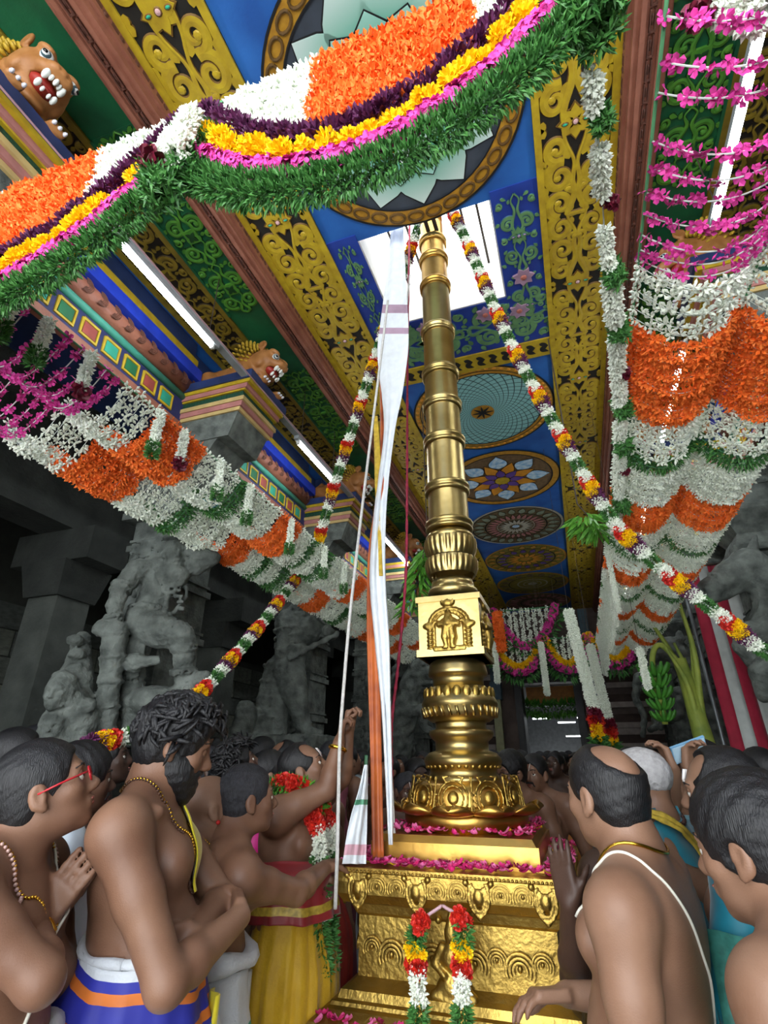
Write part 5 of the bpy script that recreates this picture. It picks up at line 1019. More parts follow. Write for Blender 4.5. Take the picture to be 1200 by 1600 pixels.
# ------------------------------------------------------------------ striped cloth, plantain stem on the right
stripes = [mat('crimson_stripe', '#a81f3a', .75, var=.15, sheen=.2), mat('dingy_white_stripe', '#c3c8c4', .8, var=.12, sheen=.2)]
sc_ = thing('striped_cloth', 'red and white striped cloth hung across the right aisle', 'cloth', (1.42, 6.6, .05))
for i in range(12):
    x0 = i * .115; G = []
    for z in np.linspace(0, 3.6, 14): G.append([(x0 + .115 * u, .02 * sin((x0 + .115 * u) * 14 + z), z) for u in np.linspace(0, 1, 4)])
    o = MB().grid(np.array(G)).build('stripe', stripes[i % 2], sc_, True); md = o.modifiers.new('thick', 'SOLIDIFY'); md.thickness = .004
MB().tube([(-.06, 0, -.05), (-.06, 0, 3.7)], .02, 8).build('iron_post', mat('grey_steel', '#7a7f82', .4, metal=.6), sc_, True); MB().tube([(-.1, 0, 3.6), (1.45, 0, 3.6)], .015, 8).build('top_rail', iron, sc_, True)
bn = thing('plantain_stem', 'cut plantain stem with a hanging bunch tied before the striped cloth', 'plant', (1.16, 6.45, 0)); bg = mat('plantain_yellow_green', '#a6b24c', .6, col2='#7f9440', scale=7, bump=.2); bnd = mat('plantain_brown', '#6a5a30', .8)
MB().tube([(0.06, 0, 0), (.04, 0, 1.0), (0, 0, 1.9), (-.04, 0, 2.6)], [.13, .12, .09, .06], 12).build('trunk', bg, bn, True)
for i, (a, z, L, w) in enumerate(((.3, 2.3, .9, .05), (1.2, 2.0, .8, .05), (-.6, 2.1, 1.1, .05), (2.4, 2.2, .9, .06), (-2., 2.0, .7, .05))):
    P = spline([(.0, 0, z - .6), (.05 * cos(a), .05 * sin(a), z), (.12 * cos(a), .12 * sin(a), z + L * .5), (.2 * cos(a) - .1, .2 * sin(a), z + L)], 16); MB().tube(P, np.linspace(w, .015, 16), 6).build('leaf_stalk', bg, bn, True)
MB().tube(spline([(-.02, 0, 2.5), (-.2, -.02, 2.75), (-.32, -.04, 2.55), (-.32, -.04, 1.95)], 20), .03, 8).build('fruit_stalk', bg, bn, True)
bnm = mat('green_banana', '#57a03a', .45, col2='#3f7f2c', scale=20); bme = MB().tube(spline([(0, 0, 0), (.05, 0, .015), (.1, 0, .06), (.12, 0, .1)], 8), [.012, .016, .019, .02, .02, .018, .013, .008], 6).mesh('banana', bnm, True)
for k in range(5):
    for i in range(11):
        a = i * 2 * pi / 11 + k * .3; inst('banana', bme, bn, (-.32, -.04, 2.42 - k * .11), (0, 0, a), 1.35 - .08 * k)
bp_ = atX(325, 786, -2.0); G = [[bp_ + np.array([.05 * u + .02 * sin(v * 5), .02 * sin(u * 4 + v * 3), .03 * v + .015 * sin(u * 7)]) for u in np.linspace(-1, 1, 8)] for v in np.linspace(-1, 1, 6)]
o = MB().grid(np.array(G)).build('plastic_scrap', mat('bright_blue_plastic', '#3f9ad8', .35, var=.2), None, True); o.modifiers.new('thick', 'SOLIDIFY').thickness = .002; tag(o, 'crumpled bright blue plastic scrap caught in the left flower net', 'plastic bag')
# ------------------------------------------------------------------ people
def skinm(name, c, c2): return mat(name, c, .5, col2=c2, scale=7, bump=.12, bscale=300, spec=.4, bdist=.006, detail=8)
SK = {'mid': skinm('skin_mid_brown', '#815f4a', '#6c4b39'), 'lite': skinm('skin_light_brown', '#8b6a55', '#775642'), 'dark': skinm('skin_dark_brown', '#5f4233', '#4c3226'), 'deep': skinm('skin_deep_brown', '#4a3429', '#3c2920')}
hairb = mat('black_hair', '#0d0c0f', .48, var=.5, scale=60, bump=.8, bscale=420, spec=.5, bdist=.003, stretch=.1); hairg = mat('grey_hair', '#77736e', .6, var=.4, scale=80, bump=.8, bscale=420, bdist=.004, stretch=.1); hairs = mat('salt_pepper_hair', '#2c2c31', .5, var=.6, scale=90, bump=.8, bscale=420, bdist=.004, stretch=.1)
iris = mat('dark_iris', '#1a100c', .15, var=0); sclera = mat('eye_sclera', '#cfc8be', .3, var=.05); goldj = mat('gold_jewellery', '#e0b040', .25, metal=1., var=.15); whitet = mat('sacred_thread_white', '#d8d6c8', .7, var=.1); namam = mat('white_forehead_paint', '#e0dedb', .7, var=.05); redt = mat('red_forehead_paint', '#a82424', .6)
lipm = mat('lip_brown', '#8a4f44', .45, var=.15); dhw = mat('white_dhoti_cotton', '#cfd3d6', .8, col2='#b9bec4', scale=6, bump=.25, bscale=90, sheen=.2); yels = mat('yellow_silk', '#d9c81e', .55, var=.15, bump=.1, sheen=.3); teal_ = mat('teal_silk', '#0f7f92', .5, col2='#0b6274', scale=8, sheen=.3); ygold = mat('gold_zari', '#b59a3a', .45, var=.35, scale=60); zgreen = mat('green_zari', '#3b7f72', .5, var=.35, scale=50)
def head_sdf(S_, c, R, s=1., lean=1., mouth=0.):
    c = np.array(c); L = lambda p: c + R @ (np.array(p) * s); E = lambda p, r, k, m='add', Q=None: S_.ell(L(p), np.array(r) * s, k * s, R if Q is None else R @ Q, m)
    E((0, -.014, .034), (.0745, .095, .084), .02); E((0, .022, -.028), (.0585, .068, .082), .03); E((0, .034, -.076), (.045, .044, .032), .025); E((0, .062, -.098), (.02, .018, .016), .02)
    S_.cap(L((-.034, .076, .022)), L((.034, .076, .022)), .013 * s, .013 * s, .02 * s)
    for x in (-1, 1):
        E((x * .042, .056, -.022), (.022, .022, .022), .025); E((x * .033, .098, .002), (.019, .02, .0135), .012, 'sub')
        S_.cap(L((x * .017, .079, .010)), L((x * .049, .070, .008)), .0055 * s, .005 * s, .006 * s); S_.cap(L((x * .019, .078, -.010)), L((x * .046, .070, -.009)), .005 * s, .005 * s, .008 * s)
        E((x * .0125, .094, -.036), (.009, .011, .008), .008)
        E((x * .079, -.012, -.008), (.011, .02, .032), .012, 'add', roty(0) @ rotx(-.15)); E((x * .088, -.006, -.004), (.006, .010, .018), .006, 'sub')
        E((x * .077, -.004, -.036), (.008, .009, .011), .008)
    S_.cap(L((0, .082, .012)), L((0, .106, -.028)), .0085 * s, .0125 * s, .014 * s)
    S_.cap(L((-.02, .084, -.060)), L((0, .0905, -.0585)), .0055 * s, .0065 * s, .007 * s); S_.cap(L((.02, .084, -.060)), L((0, .0905, -.0585)), .0055 * s, .0065 * s, .007 * s); S_.cap(L((-.016, .083, -.070)), L((.016, .083, -.070)), .007 * s, .007 * s, .007 * s)
def hand_sdf(S_, w, d, n, thumb, curl=(.3, .3, .3, .3), spread=.06, s=1., k=.006, tc=.3, kb=.02):
    """w wrist, d finger direction, n palm normal, thumb +1/-1 = side along cross(d,n)"""
    w = np.array(w); d = nrm(d); n = nrm(np.array(n) - d * (np.array(n) @ d)); sd = np.cross(d, n); R = np.stack([sd, n, d], 1)
    S_.rbox(w + d * .052 * s, np.array([.031, .006, .036]) * s, .009 * s, kb, R); S_.ell(w + d * .03 * s + sd * thumb * .024 * s + n * .006 * s, np.array([.016, .014, .028]) * s, .01, R)
    for i, (o, L) in enumerate(((.030, .072), (.010, .082), (-.010, .076), (-.029, .060))):
        p = w + d * (.088 if i in (1, 2) else .083) * s + sd * thumb * o * s; a = 0; dd = nrm(d + sd * thumb * (1.5 - i) * spread)
        P = [p - d * .012 * s, p]
        for q in (.45, .3, .25):
            a += curl[i] * (1 if q == .45 else 1.1); P.append(P[-1] + (dd * cos(a) + n * sin(a)) * L * q * s)
        S_.chain(P, np.array([.0095, .0095, .0088, .008, .0065]) * s, k)
    b = w + d * .022 * s + sd * thumb * .03 * s; t1 = nrm(d * .75 + sd * thumb * .6 + n * .35); t2 = nrm(t1 + (-sd * thumb) * tc + n * tc * .6)
    S_.chain([b, b + t1 * .035 * s, b + t1 * .035 * s + t2 * .03 * s, b + t1 * .035 * s + t2 * .05 * s], np.array([.013, .011, .0095, .0075]) * s, k)
class Body: pass
def body(label, px, D, deg, tone='mid', fat=.4, lean=0., hp=0., hyaw=0., hroll=0., arms=None, hair='short', vx=.007, name='person', group=None, legs=True, sw=1., twist=0., scale=None, headscale=1.0, lid=.3):
    """px = picture position of the head centre, D = distance on the floor, deg = facing (0 picture right, 90 away, 180 picture left)"""
    r = ray(*px); hw = r * (D / hypot(r[0], r[1])) + np.array([0, 0, CAMZ]); los = atan2(hw[1], hw[0]); rz = los - pi + radians(deg)
    B = Body(); u = nrm((0, sin(lean), cos(lean))); fw = np.array([0, cos(lean), -sin(lean)]); rt = np.array([1., 0, 0]); R = np.stack([rt, fw, u], 1)
    P = np.array([0, 0, .95]); T = lambda x, y, z: P + R @ np.array([x, y, z])
    N = T(0, -.015, .50); hc = N + R @ np.array([0, .03, .0]) + np.array([0, .02 + .03 * lean, .125])
    sc = scale or hw[2] / hc[2]; Rz = rotz(rz); loc = hw - Rz @ (hc * sc); loc[2] = 0 if scale is None else hw[2] - hc[2] * sc
    B.rz, B.sc, B.loc, B.R, B.N, B.hc = rz, sc, loc, R, N, hc
    B.w2l = lambda p: (Rz.T @ (np.array(p) - loc)) / sc; B.px = lambda x, y, Dd: B.w2l(np.array(ray(x, y)) * (Dd / hypot(*ray(x, y)[:2])) + np.array([0, 0, CAMZ]))
    Rh = rotz(hyaw) @ rotx(hp) @ roty(hroll); B.Rh = Rh
    arms = arms(B) if callable(arms) else (arms or {})
    A_ = {}
    for sd, sx in (('R', 1), ('L', -1)):
        sh_ = T(sx * .185 * sw, -.01, .44); e, w, hd = None, None, None
        if sd in arms: sh_ = np.array(arms[sd].get('s', sh_)); e, w, hd = np.array(arms[sd]['e']), np.array(arms[sd]['w']), arms[sd].get('hand')
        else: e = sh_ + np.array([sx * .085, -.02, -.28]); w = e + np.array([sx * .03, .06, -.24]); hd = dict(d=(0, .15, -1), n=(-sx, 0, 0), thumb=1)
        # keep natural bone lengths
        for _ in range(1):
            v = e - sh_; l = np.linalg.norm(v); e = sh_ + v * (np.clip(l, .24, .32) / l)
            v = w - e; l = np.linalg.norm(v); w = e + v * (np.clip(l, .20, .28) / l)
        A_[sd] = (sh_, e, w, hd)
    B.A = A_
    pts = [(-.3, -.25, .0 if legs else .78), (.3, .25, 1.2), hc + .16, hc - .16]
    for v in A_.values(): pts += [v[1] + .08, v[1] - .08, v[2] + .21, v[2] - .21, v[0] + .1, v[0] - .1]
    pts = np.array([np.array(p, float) for p in pts]); lo, hi = pts.min(0), pts.max(0); hi[2] = max(hi[2], hc[2] + .16); lo[2] = 0 - .03 if legs else .75
    # torso and head
    S1 = SDF(lo - .03, hi + .03, vx); f = fat
    S1.ell(T(0, -.01, .0), (.16 + .02*f, .115 + .02*f, .13), .05, R).ell(T(0, .015 + .035*f, .15), (.142 + .035*f, .098 + .05*f, .14), .06, R).ell(T(0, 0, .31), (.158 + .012*f, .108 + .012*f, .17), .06, R).ell(T(0, -.01, .41), (.165, .092, .085), .05, R)
    for x in (-1, 1):
        S1.ell(T(x * .078, .075 + .012*f, .35), (.078, .036 + .012*f, .058), .035, R).ell(T(x * .09, -.075, .37), (.075, .034, .095), .04, R).ell(T(x * .12, .0, .08), (.05, .08, .06), .05, R)
    for sd in A_:
        sh_, e, w, hd = A_[sd]; S1.cap(N + u * .02, sh_ * .8 + N * .2 + u * .015, .05, .05, .05).ell(sh_ - u * .0, .064, .045).cap(sh_, sh_ + (e - sh_) * .4, .06, .052, .04)
    S1.cap(N - u * .05, hc + Rh @ np.array([0, -.022, -.05]), .062, .056, .035).cap(N + fw * .0, hc + Rh @ np.array([0, -.05, -.02]), .05, .05, .03)
    S1.cap(T(-.035, .04, .455), T(-.15, .03, .47), .016, .014, .02).cap(T(.035, .04, .455), T(.15, .03, .47), .016, .014, .02)
    if f > .2: S1.cap(T(0, .15 + .045*f, .17), T(0, .11 + .045*f, .165), .006, .004, .012, mode='sub')
    head_sdf(S1, hc, Rh, headscale)
    if legs:
        for x in (-1, 1): S1.chain([(x * .09, 0, .9), (x * .1, .02, .5), (x * .1, -.01, .1)], [.095, .06, .042], .04).chain([(x * .1, -.04, .045), (x * .11, .14, .03)], [.04, .035], .02)
    S2 = SDF(lo - .03, hi + .03, vx)
    for sd, sx in (('R', 1), ('L', -1)):
        sh_, e, w, hd = A_[sd]; m = sh_ + (e - sh_) * .45; fm = e + (w - e) * .28
        S2.chain([sh_, m, e], [.058, .052, .042], .02).chain([e, fm, w], [.042, .043, .0285], .02)
        if hd is None: hd = dict(d=w - e, n=(-sx, 0, 0), thumb=1)
        h = dict(curl=(.35, .35, .35, .35), s=1.0); h.update(hd); d_, n_ = h.pop('d'), h.pop('n'); th_ = h.pop('thumb'); hand_sdf(S2, w, d_, n_, th_, **h)
    B.S = S1; S1.join(S2, .012)
    t = thing(name, label, 'person', loc, rz, group); t.scale = (sc,) * 3; B.t = t; B.mesh = S1.build('body', SK[tone], t)
    B.headpos = lambda p: hc + Rh @ np.array(p) * headscale
    # eyes and brows
    for x in (-1, 1):
        c = B.headpos((x * .033, .0740, .001)); MB().ell(c, (.0125,) * 3, 12, 8, 0).ell(c + Rh @ np.array([0, .0075, .0005]), (.0068, .0062, .0068), 10, 6, 1).build('eye', [sclera, iris], t, True)
        MB().ell(c + Rh @ np.array([0, -.0012, .0145 - .019 * lid]), (.0145, .0142, .0125), 12, 8, 0, Rh).build('eyelid', SK[tone], t, True)
        MB().tube([B.headpos(p) for p in ((x * .014, .089, .024), (x * .032, .089, .030), (x * .052, .074, .024))], [.004, .0045, .002], 6, flat=.6).build('eyebrow', hairb, t, True)
    MB().ell(B.headpos((0, .0915, -.059)), (.019, .006, .0042), 10, 6, 0, Rh).ell(B.headpos((0, .0885, -.069)), (.016, .0065, .0055), 10, 6, 0, Rh).build('lips', lipm, t, True)
    if hair: make_hair(B, hair, t, max(vx * .8, .005), headscale)
    return B
def make_hair(B, kind, t, vx, hs=1.):
    c, R = B.hc, B.Rh; L = lambda p: c + R @ (np.array(p) * hs); seed = int(abs(c[2] * 1e4 + B.loc[0] * 977)) % 1000; g = np.random.RandomState(seed)
    m = hairs if 'grey' in kind else hairb
    H = SDF(c - .19 * hs, c + .19 * hs, vx); th = .012 if 'short' in kind else (.024 if 'thick' in kind else .016)
    H.ell(L((0, -.016, .036)), np.array([.0745 + th * .7, .096 + th * .8, .084 + th]) * hs, .01, R).ell(L((0, -.055, -.025)), np.array([.066, .05, .062]) * hs, .03, R)
    if 'long' in kind: H.ell(L((0, -.09, -.05)), np.array([.07, .06, .12]) * hs, .03, R)
    H.noise(.0007 if 'short' in kind else .0012, 210, seed)
    fz = .0 if 'thick' in kind else .012
    H.ell(L((0, .112, -.02 + fz)), np.array([.085, .068, .084]) * hs, .012, R, 'sub').ell(L((0, .06, -.09)), np.array([.1, .085, .09]) * hs, .01, R, 'sub')
    for x in (-1, 1): H.ell(L((x * .088, -.002, -.022)), np.array([.022, .026, .04]) * hs, .008, R, 'sub')
    H.ell(L((0, -.03, -.16)), np.array([.12, .12, .085]) * hs, .01, R, 'sub') if 'long' not in kind else None
    if 'bald' in kind: H.ell(L((0, -.06, .105)), np.array([.05, .062, .078]) * hs, .03, R, 'sub')
    if 'receding' in kind: [H.ell(L((x * .04, .065, .085)), np.array([.04, .05, .05]) * hs, .01, R, 'sub') for x in (-1, 1)]
    V, F = H.surf(); mb = MB().add(V, F)
    if 'lock' in kind:
        for i in range(420):
            a = g.rand() * 2 * pi; e = g.uniform(-.25, 1.35); d = np.array([cos(e) * cos(a), cos(e) * sin(a), sin(e)])
            if d[1] > .35 and d[2] < .42: continue
            p = np.array([.092, .116, .108]) * d + np.array([0, -.016, .034]); tg = nrm(np.cross(d, g.randn(3))); tg = nrm(tg * .8 + np.array([0, .5, -.3])); Ls = g.uniform(.035, .065)
            P = [L(p - d * .006), L(p + tg * Ls * .4 + d * .012), L(p + tg * Ls * .8 + d * .014), L(p + tg * Ls * 1.1 + d * g.uniform(-.002, .014))]
            mb.tube(spline(P, 6), np.array([.006, .0068, .0065, .0055, .004, .0012]) * g.uniform(.8, 1.2), 5)
    mb.build('hair', m, t, True)
def beard(B, full=True):
    c, R = B.hc, B.Rh; L = lambda p: c + R @ np.array(p); H = SDF(c - .17, c + .17, .005)
    if full:
        H.ell(L((0, .034, -.078)), (.060, .064, .053), .015, R).ell(L((0, .06, -.11)), (.032, .034, .032), .02, R)
        for x in (-1, 1): H.ell(L((x * .049, .024, -.048)), (.022, .044, .045), .02, R).cap(L((x * .064, .004, -.01)), L((x * .054, .02, -.05)), .009, .016, .015)
        H.ell(L((0, .11, -.062)), (.022, .035, .012), .006, R, 'sub')
    H.chain([L((-.03, .075, -.07)), L((-.02, .086, -.05)), L((0, .093, -.048)), L((.02, .086, -.05)), L((.03, .075, -.07))], [.005, .007, .0075, .007, .005], .006); H.noise(.0009, 260, 5); H.build('beard' if full else 'moustache', hairb, B.t)
def push(B, P, d=.006, it=14):
    """move points to distance d outside the body surface"""
    S_ = B.S; P = np.array(P, float).reshape(-1, 3).copy(); n = S_.n
    def val(Q):
        q = (Q - S_.lo) / S_.vx; q = np.clip(q, 0, n - 1.001); i = q.astype(int); f = q - i; o = 0
        for a in (0, 1):
            for b in (0, 1):
                for c in (0, 1): o = o + S_.f[i[:, 0]+a, i[:, 1]+b, i[:, 2]+c] * (f[:, 0] if a else 1-f[:, 0]) * (f[:, 1] if b else 1-f[:, 1]) * (f[:, 2] if c else 1-f[:, 2])
        return o
    h = S_.vx
    for _ in range(it):
        v = np.clip(val(P), -.05, .03); G = np.stack([val(P + np.eye(3)[k] * h) - val(P - np.eye(3)[k] * h) for k in range(3)], 1); l = np.linalg.norm(G, axis=1)[:, None]; P -= np.where(l > 1e-6, G / (l + 1e-9), 0) * ((v - d) * .8)[:, None]
    return P
def cord_on(B, nm, pts, r, m, d=None, n=70, beads=False, loop=False):
    P = spline([B.N * 0 + np.array(p) for p in pts] + ([np.array(pts[0])] if loop else []), n); P = push(B, P, d if d is not None else r * .7)
    P = (P + np.roll(P, 1, 0) + np.roll(P, -1, 0)) / 3 if loop else np.vstack([P[:1], (P[:-2] + P[1:-1] + P[2:]) / 3, P[-1:]])
    if beads:
        mb = MB(); Q, _ = resample(P, r * 2.3); [mb.ell(q, (r,) * 3, 7, 5) for q in Q]; o = mb.build(nm, m, B.t, True); o['kind'] = 'stuff'; return o
    return MB().tube(P, r, 7).build(nm, m, B.t, True)
def band_on(B, nm, pts, w, m, side=None, d=.007, n=50, nw=7, th=.004, mats=None, stripes=None, wave=.004):
    P = spline(pts, n); T = np.gradient(P, axis=0); T /= np.linalg.norm(T, axis=1)[:, None]; wv = np.interp(np.linspace(0, 1, n), np.linspace(0, 1, len(w)), w) if hasattr(w, '__len__') else np.full(n, w); G = []
    P0 = push(B, P, d); eps = push(B, P, d + .012); Nn = eps - P0; Nn /= np.linalg.norm(Nn, axis=1)[:, None] + 1e-9
    for i in range(n):
        s_ = nrm(np.cross(T[i], Nn[i]) if side is None else side); G.append([P0[i] + s_ * wv[i] * (j / (nw - 1) * 2 - 1) for j in range(nw)])
    G = np.array(G); Q = push(B, G, d, 10).reshape(G.shape); far = np.linalg.norm(Q - G, axis=2) > .06; Q[far] = G[far]; Q += wave * np.sin(np.arange(nw) * 1.8)[None, :, None] * Nn[:, None, :]
    b = MB()
    if stripes:
        for j in range(nw - 1): b.grid(Q[:, j:j+2], stripes[j])
    else: b.grid(Q)
    o = b.build(nm, mats or m, B.t, True); md = o.modifiers.new('thick', 'SOLIDIFY'); md.thickness = th; md.offset = 1; return o
def waist_r(B, z, ang, cy):
    """distance from the axis to the body surface at height z for each angle"""
    S_ = B.S; rs = np.linspace(.05, .32, 70); P = np.stack([np.outer(np.cos(ang), rs), cy + np.outer(np.sin(ang), rs), np.full((len(ang), 70), z)], -1).reshape(-1, 3)
    q = np.clip(np.round((P - S_.lo) / S_.vx).astype(int), 0, S_.n - 1); v = S_.f[q[:, 0], q[:, 1], q[:, 2]].reshape(len(ang), 70); out = np.argmax(v > 0, 1); return np.where(v.max(1) > 0, rs[out], .2)
def skirt(B, nm, mats, zt=1.02, zb=.06, rx=.185, ry=.155, flare=.07, folds=17, amp=.012, bandfn=None, tilt=0., cy=.02, seed=0, n=96, off=(0, 0), fit=True, gap=.008, rows=44):
    G = []; a = np.linspace(0, 2 * pi, n + 1)[:-1]
    if fit:
        w0 = np.minimum(waist_r(B, zt, a, cy), .235); w0 = np.minimum(w0, np.roll(w0, 3) + .03)
        for _ in range(4): w0 = (w0 + np.roll(w0, 1) + np.roll(w0, -1)) / 3
        w0 = w0 + gap
    for i in range(rows):
        t = i / (rows - 1); z = zt + (zb - zt) * t; bul = .02 * sin(pi * min(1, t * 2.2)); q = amp * (.25 + 1.1 * t); r = 1 + (q * np.sin(folds * a + seed + 1.2 * sin(3 * t)) + q * .6 * np.sin(folds * 1.7 * a + 2 * t + seed)) / .17
        X, Y = (rx + bul + flare * t) * r * np.cos(a), (ry + bul + flare * t) * r * np.sin(a)
        if fit:
            m = max(0., 1 - t / .22); m = m * m * (3 - 2 * m); rr = w0 * (1 + (r - 1) * .4); X, Y = X * (1 - m) + rr * np.cos(a) * m, Y * (1 - m) + rr * np.sin(a) * m
        G.append(np.stack([off[0] * t + X, cy + off[1] * t + Y, z + tilt * np.sin(a) * (1 - t) + .004 * np.sin(5 * a + seed)], 1))
    b = MB(); b.grid(np.array(G), 0, True, [bandfn(i / (rows - 1)) if bandfn else 0 for i in range(rows - 1)])
    o = b.build(nm, mats, B.t, True); md = o.modifiers.new('thick', 'SOLIDIFY'); md.thickness = .004; return o
def waist_roll(B, nm, m, z=1.02, rx=.185, ry=.155, r=.018, cy=.02, wob=.008, tilt=0.):
    a = np.linspace(0, 2 * pi, 48); w = np.minimum(waist_r(B, z, a, cy), .235)
    for _ in range(4): w = (w + np.roll(w, 1) + np.roll(w, -1)) / 3
    w = w + r * .5; P = np.stack([w * np.cos(a), cy + w * np.sin(a), z + tilt * np.sin(a) + wob * np.sin(3 * a + 1)], 1); P[-1] = P[0]; return MB().tube(P, r * (1 + .2 * np.sin(np.linspace(0, 40, 48))), 8).build(nm, m, B.t, True)
def tilak(B, kind='U'):
    if kind == 'U':
        for x in (-1, 1): MB().tube([B.headpos(p) for p in ((x * .006, .092, .02), (x * .012, .092, .04), (x * .017, .083, .066))], [.0035, .004, .004], 6, flat=.4).build('forehead_mark', namam, B.t, True)
    MB().tube([B.headpos(p) for p in ((0, .094, .022), (0, .093, .04), (0, .087, .06))], [.003, .003, .002], 6, flat=.4).build('red_mark', redt, B.t, True)
def glasses(B, m):
    for x in (-1, 1):
        P = [B.headpos((x * .034 + .024 * cos(a), .1, .0 + .017 * sin(a))) for a in np.linspace(0, 2 * pi, 20)]; MB().tube(P, .0022, 6).build('lens_rim', m, B.t, True); MB().tube([B.headpos(p) for p in ((x * .058, .098, .006), (x * .08, .04, .004), (x * .082, -.01, .0))], .0026, 6).build('temple_arm', m, B.t, True)
    MB().tube([B.headpos(p) for p in ((-.01, .1, .004), (.01, .1, .004))], .0022, 6).build('bridge', m, B.t, True)
def bracelet(B, sd, m, r=.034, f=.9, w=.007):
    sh_, e, wr, _ = B.A[sd]; c = e + (wr - e) * f; R = look((wr - e)[None])[0]; P = [c + R @ np.array([r * cos(a), r * sin(a), 0]) for a in np.linspace(0, 2 * pi, 24)]; MB().tube(P, w, 8).build('bangle', m, B.t, True)
def hem(B): pass
# ------------------------------------------------------------------ the people in the picture
# young man with folded arms
def armsA(B):
    return dict(R=dict(s=(.20, -.045, 1.38), e=(.255, .115, 1.10), w=(.04, .26, 1.17), hand=dict(d=(-1, -.1, .1), n=(0, -1, 0), thumb=-1, curl=(.25,) * 4)),
                L=dict(s=(-.19, -.0, 1.385), e=(-.16, .215, 1.17), w=(.13, .15, 1.15), hand=dict(d=(.42, -.9, -.1), n=(-.9, -.4, 0), thumb=1, curl=(.15, .18, .2, .22))))
A = body('bearded young man with folded arms and a yellow cloth over his shoulder', (275, 1166), 1.85, -5, 'mid', .75, .0, -.25, .12, 0, armsA, 'thick lock', .0056, lid=.75)
beard(A)
skirt(A, 'dhoti', [dhw, mat('dhoti_blue_border', '#2a2f96', .6, var=.2), mat('dhoti_orange_stripe', '#d4742e', .6), mat('dhoti_aqua_edge', '#5aa7b8', .7)], 1.115, .05, .215, .205, .085, 15, .012, lambda t: 0 if t < .012 else (1 if t < .028 else 2 if t < .046 else 1 if t < .085 else 2 if t < .105 else 1 if t < .118 else 3 if t < .135 else 0), cy=.01, tilt=-.02, rows=110)
waist_roll(A, 'waist_roll', dhw, 1.118, .2, .175, .010, .01, tilt=-.02)
band_on(A, 'yellow_cloth', [(-.08, -.08, 1.44), (-.075, .0, 1.475), (-.055, .09, 1.42), (-.035, .13, 1.33), (-.02, .14, 1.22)], [.04, .045, .055, .055, .045], yels, nw=6, wave=.003)
for q, w_, m_ in (((.03, .22, 1.02), .03, yels), ((-.03, .215, 1.0), .02, mat('lime_cloth', '#8cc63c', .6, var=.15))):
    G = [[(q[0] + w_ * u + .01 * sin(t * 5), q[1] + .012 * sin(u * 3 + t * 4), q[2] - .75 * t) for u in np.linspace(-1, 1, 6)] for t in np.linspace(0, 1, 20)]; o = MB().grid(np.array(G)).build('hanging_cloth_end', m_, A.t, True); o.modifiers.new('thick', 'SOLIDIFY').thickness = .004
NK = lambda B, dz=0., w=.075, dp=.28: [(0, -.07, B.N[2] + .01), (-w, -.02, B.N[2] + .01), (-w * 1.1, .06, B.N[2] - .07), (0, .1, B.N[2] - dp), (w * 1.1, .06, B.N[2] - .07), (w, -.02, B.N[2] + .01)]
cord_on(A, 'gold_chain', NK(A, 0, .08, .16), .0042, goldj, beads=True, loop=True, n=120); cord_on(A, 'bead_necklace', NK(A, 0, .085, .25), .0038, mat('rudraksha_brown', '#4a2f22', .6), beads=True, loop=True, n=120)
MB().ell(A.headpos((.03, .02, .125)), (.012, .012, .005), 8, 5).build('petal_in_hair', pt_[0], A.t, True)
# man in red glasses, palms joined
def armsB(B):
    h = B.px(112, 1385, 1.68)
    return dict(R=dict(e=B.px(10, 1480, 1.5), w=h + (.012, -.06, -.07), hand=dict(d=(-.05, .55, .83), n=(-1, .05, 0), thumb=1, curl=(.06,) * 4, spread=.03)), L=dict(e=(-.2, .12, 1.12), w=h + (-.03, -.06, -.07), hand=dict(d=(.05, .55, .83), n=(1, .05, 0), thumb=-1, curl=(.06,) * 4, spread=.03)))
B_ = body('man in red-framed glasses looking up with palms pressed together', (72, 1236), 1.68, -22, 'mid', .5, .02, .42, .3, 0, armsB, 'short', .0056)
glasses(B_, mat('red_plastic', '#b3222c', .3)); cord_on(B_, 'gold_chain', NK(B_, 0, .085, .2), .004, goldj, beads=True, loop=True, n=120); cord_on(B_, 'bead_chain', NK(B_, 0, .09, .27), .0045, mat('pale_pink_beads', '#c9a59a', .4, metal=.3), beads=True, loop=True, n=120)
cord_on(B_, 'sacred_thread', [(-.10, -.09, 1.42), (-.11, .0, 1.46), (-.08, .09, 1.38), (.02, .13, 1.2), (.13, .1, 1.05)], .004, whitet); bracelet(B_, 'R', goldj, .033, .78, .006)
skirt(B_, 'dhoti', [dhw, mat('printed_orange_cloth', '#b5562a', .7, col2='#3b4a2a', scale=16, dist=2), mat('printed_dark_red', '#6a2430', .7, col2='#3a3340', scale=20)], 1.09, .05, .2, .175, .08, 14, .012, lambda t: 0 if t < .06 else 1 if t < .16 else 2 if t < .3 else 0, cy=.03, seed=2); waist_roll(B_, 'waist_roll', dhw, 1.09, .2, .175, .02, .03)
